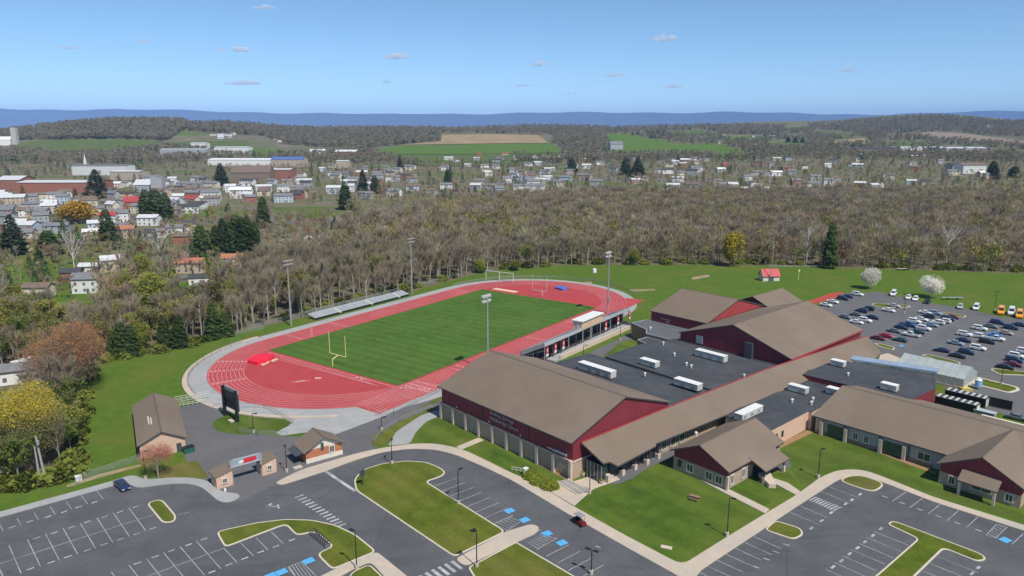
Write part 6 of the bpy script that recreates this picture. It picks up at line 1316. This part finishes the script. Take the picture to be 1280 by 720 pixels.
for i, (x, y, hp, lab) in enumerate(((94, 345, 58, 'tall white barked bare tree at left above the white house'), (203, 344, 52, 'white barked bare tree beside the orange roofed tan house'), (484, 310, 30, 'white barked bare tree inside the woods at the middle'), (1182, 330, 46, 'pale barked bare tree at the right wood edge'), (1008, 328, 50, 'pale barked bare tree behind the red roofed shed'))): special(x, y, hp, 26, WV[i % 2], 18, 6, 'bare_tree', lab, 'bare tree')
PV = dome_variant(213, 10, 5.8, 1, 1500, 1.5, .08, M_PINKB, M_BARK, 1200, .22, M_PINKB, .7)
for x, y, hp, wp, lab in ((227, 340, 26, 26, 'round pink blossoming tree in front of the orange roofed tan house'), (372, 306, 14, 12, 'small pink blossom tree beside the long tan ranch house')): special(x, y, hp, wp, PV, 10, 6, 'blossom_tree', lab)
# woods
def poly_world(px): return [(p.x, p.y) for p in (G(*q) for q in px)]
def clear(x, y, m=2.0): return all((x-a)**2+(y-b)**2 > (r+m)**2 for a, b, r in HOUSES if abs(x-a) < 60) and all((x-a)**2+(y-b)**2 > r*r for a, b, r in KEEP if abs(x-a) < 30)
def scatter(pxpoly, d, jit=.45):
    w = [p for p in (G(*q) for q in pxpoly) if p]; poly = [(p.x, p.y) for p in w]; out = []
    X0, X1 = min(p[0] for p in poly), max(p[0] for p in poly); Y0, Y1 = min(p[1] for p in poly), max(p[1] for p in poly)
    for i in range(int((X1-X0)/d)+1):
        for j in range(int((Y1-Y0)/d)+1):
            x = X0+(i+.5*(j % 2)+rnd.uniform(-jit, jit))*d; y = Y0+(j+rnd.uniform(-jit, jit))*d
            if inside(x, y, poly) and clear(x, y): out.append((x, y))
    return out
wood = [(x, y, 1) for x, y in scatter(W1, 5.6)]; left = [(x, y, 2) for x, y in scatter(W2, 5.0)]
# keep the view of the white house and lawn patches in the left wood
gaps = [(236, 376, 12), (112, 366, 14), (225, 358, 12)]
VG = [(62, 128, 366, 412), (18, 64, 372, 405), (222, 262, 352, 392), (275, 325, 338, 360), (86, 152, 338, 356), (-40, 33, 478, 545)]
left = [t for t in left if not any(a <= proj(t[0], t[1], 0)[0] <= b and c <= proj(t[0], t[1], 0)[1] <= d for a, b, c, d in VG)]
gp = [(P(x, y), r) for x, y, r in gaps]; left = [t for t in left if all((t[0]-p.x)**2+(t[1]-p.y)**2 > r*r for p, r in gp)]
allw = sorted(wood+left, key=lambda t: t[0]**2+t[1]**2)
vis = [t for t in allw if -15 < proj(t[0], t[1], 8)[0] < 1295]
near = [vis[i] for i in range(len(left))][:0]
nl_ = [t for t in vis if t[2] == 2]; nm_ = [t for t in vis if t[2] == 1]
near = nl_[:190]+nm_[:280]; ns = set(near)
nb = ng = 0
for x, y, k in near:
    px = proj(x, y, 0)[0]; pbud = .55 if k == 2 else .16
    wh = 'on the slope left of the track' if k == 2 else ('behind the visitors bleachers' if px < 620 else 'beyond the far playing field')
    s = rnd.uniform(.62, 1.08) if k == 1 else rnd.uniform(.5, .95)
    if rnd.random() < pbud: v = rnd.choice(BUDV); plant('budding_tree', 'olive green budding tree in the wood '+wh, 'tree', (x, y, 0), rnd.uniform(0, 6.3), (s*rnd.uniform(.9, 1.25), s*rnd.uniform(.9, 1.2), s*.92), *v, 'budding trees in the wood '+wh)
    else: v = rnd.choice(BAREV); plant('bare_tree', 'bare grey brown tree in the wood '+wh, 'bare tree', (x, y, 0), rnd.uniform(0, 6.3), (s*rnd.uniform(.85, 1.15), s*rnd.uniform(.85, 1.15), s), *v, 'bare trees in the wood '+wh)
# everything farther off as merged woods
def tint_mat(name):
    m, nt, b = nodes(name); a = nt.nodes.new('ShaderNodeAttribute'); a.attribute_name = 'tint'; g = nt.nodes.new('ShaderNodeNewGeometry')
    r = nt.nodes.new('ShaderNodeMapRange'); r.inputs[3].default_value = 1.12; r.inputs[4].default_value = 1.44; nt.links.new(g.outputs['Random Per Island'], r.inputs[0])
    hv = nt.nodes.new('ShaderNodeHueSaturation'); nt.links.new(r.outputs[0], hv.inputs['Value']); nt.links.new(a.outputs['Color'], hv.inputs['Color'])
    nt.links.new(hv.outputs[0], b.inputs['Base Color']); b.inputs['Roughness'].default_value = .95; b.inputs['Specular IOR Level'].default_value = .1; translucent(m, nt, b, .35); return m
M_TINT = tint_mat('mixed_wood_twigs')
def template(seed, h, spread, nbl, ln, w, kind):
    r = np.random.default_rng(seed)
    if kind == 'con':
        n = nbl; t = r.random(n)**.75; z = h*(.05+.95*(1-t)); pr = ((h-z)/h)*spread*1.1; a = r.random(n)*2*pi; rr = pr*np.sqrt(r.uniform(.3, 1.1, n)); p = np.stack([np.cos(a)*rr, np.sin(a)*rr, z], 1)
        o = np.stack([np.cos(a), np.sin(a), -.4+0*a], 1)*w*1.6; tg = np.stack([-np.sin(a), np.cos(a), r.normal(0, .3, n)], 1)*w; return np.stack([p-tg, p+tg, p+o], 1)
    segs, tips = tree_skel(r, h, spread, 8); b = blades(r, tips, nbl, ln, w, h, spread)
    tr = []
    for s in segs[:2]:
        for dx in ((1, 0, 0), (0, 1, 0)): d = np.array(dx); tr.append([s[0]-d*s[2]*1.3, s[0]+d*s[2]*1.3, s[1]])
    if kind == 'leaf':
        q = leafq(r, tips, nbl, w*1.5, .8, h); return np.vstack([np.array(tr), b[:nbl//3], q[:, :3], q[:, [0, 2, 3]]])
    return np.vstack([np.array(tr), b])
def woods(name, pts, temps, palette, smin, smax, zf=None, var=.25):
    n = len(pts)
    if not n: return
    V = []; TI = []
    for x, y in pts:
        k = rnd.randrange(len(temps)); T_ = temps[k]; s = rnd.uniform(smin, smax); a = rnd.uniform(0, 6.3); ca, sa = cos(a)*s*rnd.uniform(.9, 1.1), sin(a)*s; z = zt(x, y) if zf is None else 0
        X = T_[..., 0]*ca-T_[..., 1]*sa+x; Y = T_[..., 0]*sa+T_[..., 1]*ca+y; Z = T_[..., 2]*s+z; V.append(np.stack([X, Y, Z], -1).reshape(-1, 3))
        c = np.array(rnd.choice(palette))*rnd.uniform(1-var, 1+var); TI.append(np.repeat([[c[0], c[1], c[2], 1]], T_.shape[0]*3, 0))
    V = np.vstack(V); TI = np.vstack(TI); m = len(V)//3
    me = bpy.data.meshes.new(name); me.vertices.add(len(V)); me.vertices.foreach_set('co', V.astype(np.float32).ravel()); me.loops.add(len(V)); me.loops.foreach_set('vertex_index', np.arange(len(V), dtype=np.int32))
    me.polygons.add(m); me.polygons.foreach_set('loop_start', np.arange(0, len(V), 3, dtype=np.int32)); me.polygons.foreach_set('loop_total', np.full(m, 3, np.int32))
    at_ = me.color_attributes.new('tint', 'FLOAT_COLOR', 'POINT'); at_.data.foreach_set('color', TI.astype(np.float32).ravel()); me.materials.append(M_TINT); me.update()
    o = bpy.data.objects.new(name, me); C.objects.link(o); o['kind'] = 'stuff'; print(name, n, m); return o
TB = [template(300+i, 17, 3.7, 300, 3.0, .24, 'bare') for i in range(6)]; TL = [template(310+i, 16, 4.6, 90, 2.5, .42, 'leaf') for i in range(3)]; TC = [template(320+i, 16, 3.8, 150, 1, .9, 'con') for i in range(3)]
TBf = [template(330+i, 17, 5.8, 52, 4.5, 1.5, 'bare') for i in range(4)]; TCf = [template(340+i, 17, 4.6, 46, 1, 2.0, 'con') for i in range(2)]
PB = [(.325, .265, .18), (.285, .24, .18), (.345, .275, .18), (.305, .235, .16), (.30, .26, .195), (.29, .26, .13)]; PL = [(.24, .22, .05), (.20, .19, .055), (.28, .25, .05), (.20, .21, .05), (.27, .17, .08)]; PC = [(.045, .072, .032), (.055, .085, .036)]; PR = [(.26, .12, .085), (.25, .15, .09)]
FA0 = [(-30, 161), (60, 159), (85, 154), (110, 150), (200, 150), (235, 156), (235, 160), (210, 172), (150, 171), (60, 172), (-30, 175)]
FB0 = [(240, 160), (330, 158), (560, 159), (660, 160), (900, 160), (1000, 160), (1000, 166), (950, 168), (800, 166), (757, 167), (700, 180), (690, 168), (552, 168), (550, 176), (500, 181), (459, 185), (400, 183), (352, 180), (330, 170), (238, 166)]
FD0 = [(1000, 162), (1060, 156), (1110, 152), (1160, 149), (1200, 150), (1245, 156), (1310, 158), (1310, 176), (1240, 170), (1197, 165), (1140, 165), (1080, 170), (1000, 170)]
rest = [(x, y) for x, y, k in allw if (x, y, k) not in ns]
clus = lambda p: .5+.5*sin(p[0]*.021+1.7*sin(p[1]*.017))*cos(p[1]*.026+p[0]*.006)
rl = [p for p in rest if rnd.random() < (.42 if p[0] < 60 else .36)*clus(p)**1.5+.04]; rs_ = set(rl); woods('bare_woods', [p for p in rest if p not in rs_], TB, PB, .5, 1.15); woods('budding_woods', rl, TL, PL, .5, 1.05)
for pl in (FA0, FB0, FD0): drape('woodland_floor', pl, M_LITTER, .6)
TOWN = [(-160, 340), (-160, 196), (200, 196), (420, 200), (470, 205), (700, 200), (900, 190), (1420, 184), (1420, 256), (1000, 250), (880, 252), (760, 254), (660, 258), (590, 264), (520, 277), (450, 286), (420, 300), (400, 322), (345, 338), (312, 352), (270, 345), (215, 350), (150, 352), (60, 392), (-160, 400)]
pf = poly_world([(340, 257), (424, 256), (426, 271), (345, 274)])
OLD = [P(x, y) for x, y in ((-10, 332), (-10, 232), (200, 214), (420, 222), (400, 250), (330, 262), (230, 270), (150, 300), (60, 322))]; OLD = [(q.x, q.y) for q in OLD]
tw = [p for p in scatter(TOWN, 11, .5) if (rnd.random() < .4 or not inside(p[0], p[1], OLD)) and not inside(p[0], p[1], pf) and rnd.random() < (.8 if p[1] < 750 else .62 if p[1] < 1000 else .42)]
tw += [p for p in scatter([(-30, 402), (-30, 300), (100, 300), (230, 285), (330, 268), (420, 282), (400, 322), (345, 338), (312, 352), (270, 345), (215, 350), (150, 352), (60, 392)], 10, .5) if rnd.random() < .75]
tl = []; tc = []; tb = []; trd = []
for p in tw:
    r = rnd.random(); (tb if r < .62 else tl if r < .83 else tc if r < .91 else trd).append(p)
woods('town_bare_woods', tb, TB, PB, .35, .7); woods('town_budding_woods', tl, TL, PL, .32, .62); woods('town_evergreen_woods', tc, TC, PC, .4, .85); woods('town_red_woods', trd, TL, PR, .35, .65)
MEAD = [[(905, 171), (945, 169), (962, 176), (915, 178)], [(958, 179), (985, 175), (1012, 180), (1002, 188), (963, 187)], [(1038, 176), (1080, 172), (1092, 181), (1043, 182)], [(978, 159), (1008, 157), (1014, 163), (983, 164)],
        [(1020, 164), (1075, 168), (1060, 173), (1015, 170)], [(1100, 178), (1150, 177), (1160, 183), (1105, 184)], [(830, 166), (880, 163), (900, 168), (850, 170)], [(1175, 183), (1285, 189), (1285, 196), (1178, 191)], [(880, 189), (940, 196), (930, 200), (870, 194)], [(60, 189), (150, 191), (140, 196), (50, 194)]]
for k_, m_ in ((4, GRN2), (5, GRN2), (6, GRN), (8, GRN2), (9, GRN2)): drape('meadow', MEAD[k_], m_, None)
def far(pxpoly, n):
    xs = [p[0] for p in pxpoly]; ys = [p[1] for p in pxpoly]; out = []; tries = 0
    while len(out) < n and tries < n*5:
        tries += 1; x, y = rnd.uniform(min(xs), max(xs)), rnd.uniform(min(ys), max(ys))
        if inside(x, y, pxpoly):
            q = G(x, y)
            if q and clear(q.x, q.y) and not any(inside(x, y+1.2, m_) for m_ in MEAD): out.append((q.x, q.y))
    return out
FA = [(-160, 160), (60, 158), (85, 152), (110, 147), (200, 147), (235, 153), (235, 160), (210, 176), (150, 174), (60, 175), (-160, 178)]
FB = [(225, 156), (330, 154), (420, 155), (560, 155), (660, 157), (760, 157), (900, 157), (1000, 157), (1000, 166), (950, 168), (800, 166), (757, 167), (700, 182), (690, 168), (552, 166), (550, 176), (500, 181), (459, 186), (400, 184), (352, 180), (330, 170), (235, 164)]
FC = [(690, 168), (757, 166), (762, 188), (720, 196), (706, 190), (690, 180)]
FD = [(990, 158), (1060, 152), (1110, 148), (1160, 145), (1200, 146), (1245, 152), (1420, 152), (1420, 176), (1240, 170), (1197, 165), (1140, 165), (1080, 170), (1000, 170)]
FE = [(640, 195), (900, 193), (1000, 186), (1140, 182), (1310, 192), (1310, 204), (1000, 198), (900, 202), (640, 205)]
FF = [(-160, 186), (150, 190), (210, 183), (320, 197), (460, 187), (478, 194), (530, 207), (420, 204), (300, 200), (200, 205), (-160, 205)]
FG = [(800, 168), (950, 166), (1000, 170), (1140, 168), (1170, 175), (1310, 182), (1310, 192), (1140, 182), (1000, 188), (945, 192), (900, 182), (850, 180), (812, 174)]
fw_ = []
for pl, n in ((FA, 6500), (FB, 7000), (FC, 1000), (FD, 5600), (FE, 1500), (FF, 2300), (FG, 1500)): fw_ += far(pl, n)
fr_ = []; fc_ = []
for p in fw_: (fc_ if rnd.random() < .12 else fr_).append(p)
PBF = [mul(c, .84) for c in PB]
woods('hill_woods', fr_, TBf, PBF+[(.2, .19, .08)], .55, .95, None, .1); woods('hill_evergreen_woods', fc_+far([(880, 172), (960, 168), (1000, 176), (960, 182)], 40)+far([(300, 153), (470, 154), (470, 158), (300, 158)], 120)+far([(780, 168), (840, 166), (840, 174), (800, 172)], 60), TCf, PC, .6, 1.0)
# low green scrub along the wood edges
sc_m = foliage('scrub_leaves', (.15, .18, .03), (.20, .20, .04))
edge = [(330, 408), (395, 390), (440, 378), (520, 361), (575, 346), (640, 335.5), (720, 331), (850, 330.5), (960, 331), (1120, 336), (1280, 341)]
k = 0
EDGES = list(zip(edge[:-1], edge[1:])); e2 = [(0, 610), (30, 609), (62, 604), (86, 597), (95, 570), (100, 530), (106, 500), (113, 468), (140, 449), (190, 442), (240, 432), (290, 421)]; EDGES += list(zip(e2[:-1], e2[1:]))*2
for a, b in EDGES:
    n = int(math.hypot(b[0]-a[0], b[1]-a[1])/9)
    for i in range(n):
        if rnd.random() < .45: continue
        x, y = lerp(a, b, (i+rnd.random())/n); q = P(x, y-rnd.uniform(0, 2)); k += 1
        t = thing('scrub_bush', 'low green spring bush along the foot of the bare wood' if a[0] > 300 else 'low green brush at the edge of the left hand slope wood', 'bush', q, rnd.uniform(0, 6), 'green bushes along the wood edge' if a[0] > 300 else 'green brush along the left slope')
        if k <= 3: bush_mesh(260, 2.2, 2.0, 2.4, 400+k, .4).build('foliage', sc_m, t, None, True); BV = globals().setdefault('BVs', []); BV.append(t.children[0].data)
        else: o = bpy.data.objects.new('foliage', rnd.choice(BVs)); C.objects.link(o); o.parent = t; s = rnd.uniform(.6, 1.3); t.scale = (s*1.2, s*1.2, s)
# ================================================================ SKY, AIR, LIGHT, CAMERA
def cloud(px, py, wp, hp, lab, seed):
    D = 18000.0; d = ray(px, py).normalized(); c = Vector((0, 0, CAMH))+d*(D/d.y); k = D/FPX; r = np.random.default_rng(seed)
    import bmesh
    bm = bmesh.new(); W, H = wp*k/2, hp*k/2
    for i in range(9):
        f = r.uniform(-1, 1); s = (1-abs(f))*.7+.3; m = bmesh.ops.create_icosphere(bm, subdivisions=2, radius=1)
        for v in m['verts']: v.co = Vector((v.co.x*W*.34*s+f*W*.75, v.co.y*W*.3*s+r.uniform(-1, 1)*0, (v.co.z*.5+.3)*H*s*1.7-(H*.3)))
    me = bpy.data.meshes.new('cloud'); bm.to_mesh(me); bm.free()
    o = bpy.data.objects.new('cloud', me); C.objects.link(o); o.location = c
    md = o.modifiers.new('r', 'REMESH'); md.mode = 'VOXEL'; md.voxel_size = max(W/22, H/7); dg = bpy.context.evaluated_depsgraph_get(); dg.update(); nm = bpy.data.meshes.new_from_object(o.evaluated_get(dg)); o.modifiers.clear(); o.data = nm
    nm.materials.clear(); nm.materials.append(M_CLOUD); tag(o, lab, 'cloud', 'small fair weather clouds')
M_CLOUD = bpy.data.materials.new('cloud_vapour'); M_CLOUD.use_nodes = True; nt = M_CLOUD.node_tree; nt.nodes.remove(nt.nodes['Principled BSDF'])
pv = nt.nodes.new('ShaderNodeVolumePrincipled'); pv.inputs['Color'].default_value = (.995, .99, .99, 1); pv.inputs['Density'].default_value = .01; pv.inputs['Anisotropy'].default_value = 0
tc = nt.nodes.new('ShaderNodeTexCoord'); nz = nt.nodes.new('ShaderNodeTexNoise'); nz.inputs['Scale'].default_value = .005; nz.inputs['Detail'].default_value = 4; mr = nt.nodes.new('ShaderNodeMapRange'); mr.inputs[1].default_value = .40; mr.inputs[2].default_value = .68; mr.inputs[4].default_value = .015
nt.links.new(tc.outputs['Object'], nz.inputs['Vector']); nt.links.new(nz.outputs[0], mr.inputs[0]); nt.links.new(mr.outputs[0], pv.inputs['Density'])
nt.links.new(pv.outputs[0], nt.nodes['Material Output'].inputs['Volume'])
for i, (x, y, w, h, lab) in enumerate([(831, 48, 46, 16, 'brightest small puffy cloud, right of the middle of the sky'), (292, 62, 60, 11, 'flat cloud left of the middle with a bright right end'), (674, 80, 38, 11, 'small round cloud near the middle of the sky'), (494, 71, 54, 10, 'faint flat cloud left of the middle cloud'), (1058, 87, 36, 9, 'small flat cloud alone on the right'), (767, 94, 44, 7, 'thin flat cloud right of the middle'), (841, 108, 38, 8, 'thin cloud below the brightest puffy cloud'), (304, 104, 68, 8, 'long thin grey cloud low on the left'), (485, 102, 26, 8, 'small faint cloud low left of the middle'), (652, 107, 40, 5, 'thin streak cloud low in the middle'), (84, 60, 46, 5, 'faint streak cloud high on the far left'), (180, 52, 34, 5, 'faint streak cloud on the left'), (330, 9, 40, 8, 'faint cloud at the top edge of the sky'), (712, 117, 26, 6, 'tiny cloud low right of the middle')]):
    cloud(x, y, w, h, lab, 600+i)
# air
mb = MB(); mb.hexa([(-26000, -900, -1.2), (26000, -900, -1.2), (26000, 30000, -1.2), (-26000, 30000, -1.2), (-26000, -900, 745), (26000, -900, 745), (26000, 30000, 745), (-26000, 30000, 745)])
MH = bpy.data.materials.new('haze_air'); MH.use_nodes = True; nt = MH.node_tree; nt.nodes.remove(nt.nodes['Principled BSDF'])
pv = nt.nodes.new('ShaderNodeVolumePrincipled'); pv.inputs['Color'].default_value = (.30, .52, 1.0, 1); pv.inputs['Density'].default_value = HAZE; pv.inputs['Anisotropy'].default_value = -.3
nt.links.new(pv.outputs[0], nt.nodes['Material Output'].inputs['Volume']); o = mb.build('haze', MH); o['kind'] = 'stuff'
w = bpy.data.worlds.new('World'); sc.world = w; w.use_nodes = True; nt = w.node_tree; sky = nt.nodes.new('ShaderNodeTexSky'); sky.sky_type = 'NISHITA'; sky.sun_disc = False
SUN_AZ = radians(-54); EL = radians(55)   # direction towards the sun, measured from +X
sx, sy = cos(SUN_AZ), sin(SUN_AZ)
sky.sun_elevation = EL; sky.sun_rotation = atan2(sx, sy); sky.altitude = 500; sky.air_density = .55; sky.dust_density = .1; sky.ozone_density = 2.6
bg = nt.nodes['Background']; hs = nt.nodes.new('ShaderNodeHueSaturation'); hs.inputs['Hue'].default_value = .488; hs.inputs['Saturation'].default_value = 1.04; nt.links.new(sky.outputs[0], hs.inputs['Color']); nt.links.new(hs.outputs[0], bg.inputs['Color']); bg.inputs['Strength'].default_value = .136
ld = bpy.data.lights.new('sun', 'SUN'); ld.energy = 4.4; ld.angle = radians(.5); ld.color = (1, .95, .87); lo = bpy.data.objects.new('sun', ld); C.objects.link(lo)
lo.rotation_euler = Vector((-sx*cos(EL), -sy*cos(EL), -sin(EL))).to_track_quat('-Z', 'Y').to_euler(); lo.location = (50, -50, 120)
cd = bpy.data.cameras.new('camera'); co = bpy.data.objects.new('camera', cd); C.objects.link(co); co.location = (0, 0, CAMH); co.rotation_euler = (pi/2-PT, 0, 0)
cd.sensor_width = 36; cd.lens = 36*FPX/1280; cd.clip_start = .5; cd.clip_end = 60000; sc.camera = co
sc.view_settings.view_transform = 'Standard'; sc.view_settings.look = 'None'; sc.view_settings.exposure = .15; sc.view_settings.gamma = 1; sc.view_settings.use_curve_mapping = False
cy = sc.cycles; cy.max_bounces = 12; cy.diffuse_bounces = 3; cy.glossy_bounces = 2; cy.transmission_bounces = 2; cy.transparent_max_bounces = 12; cy.volume_bounces = 10; cy.use_denoising = True
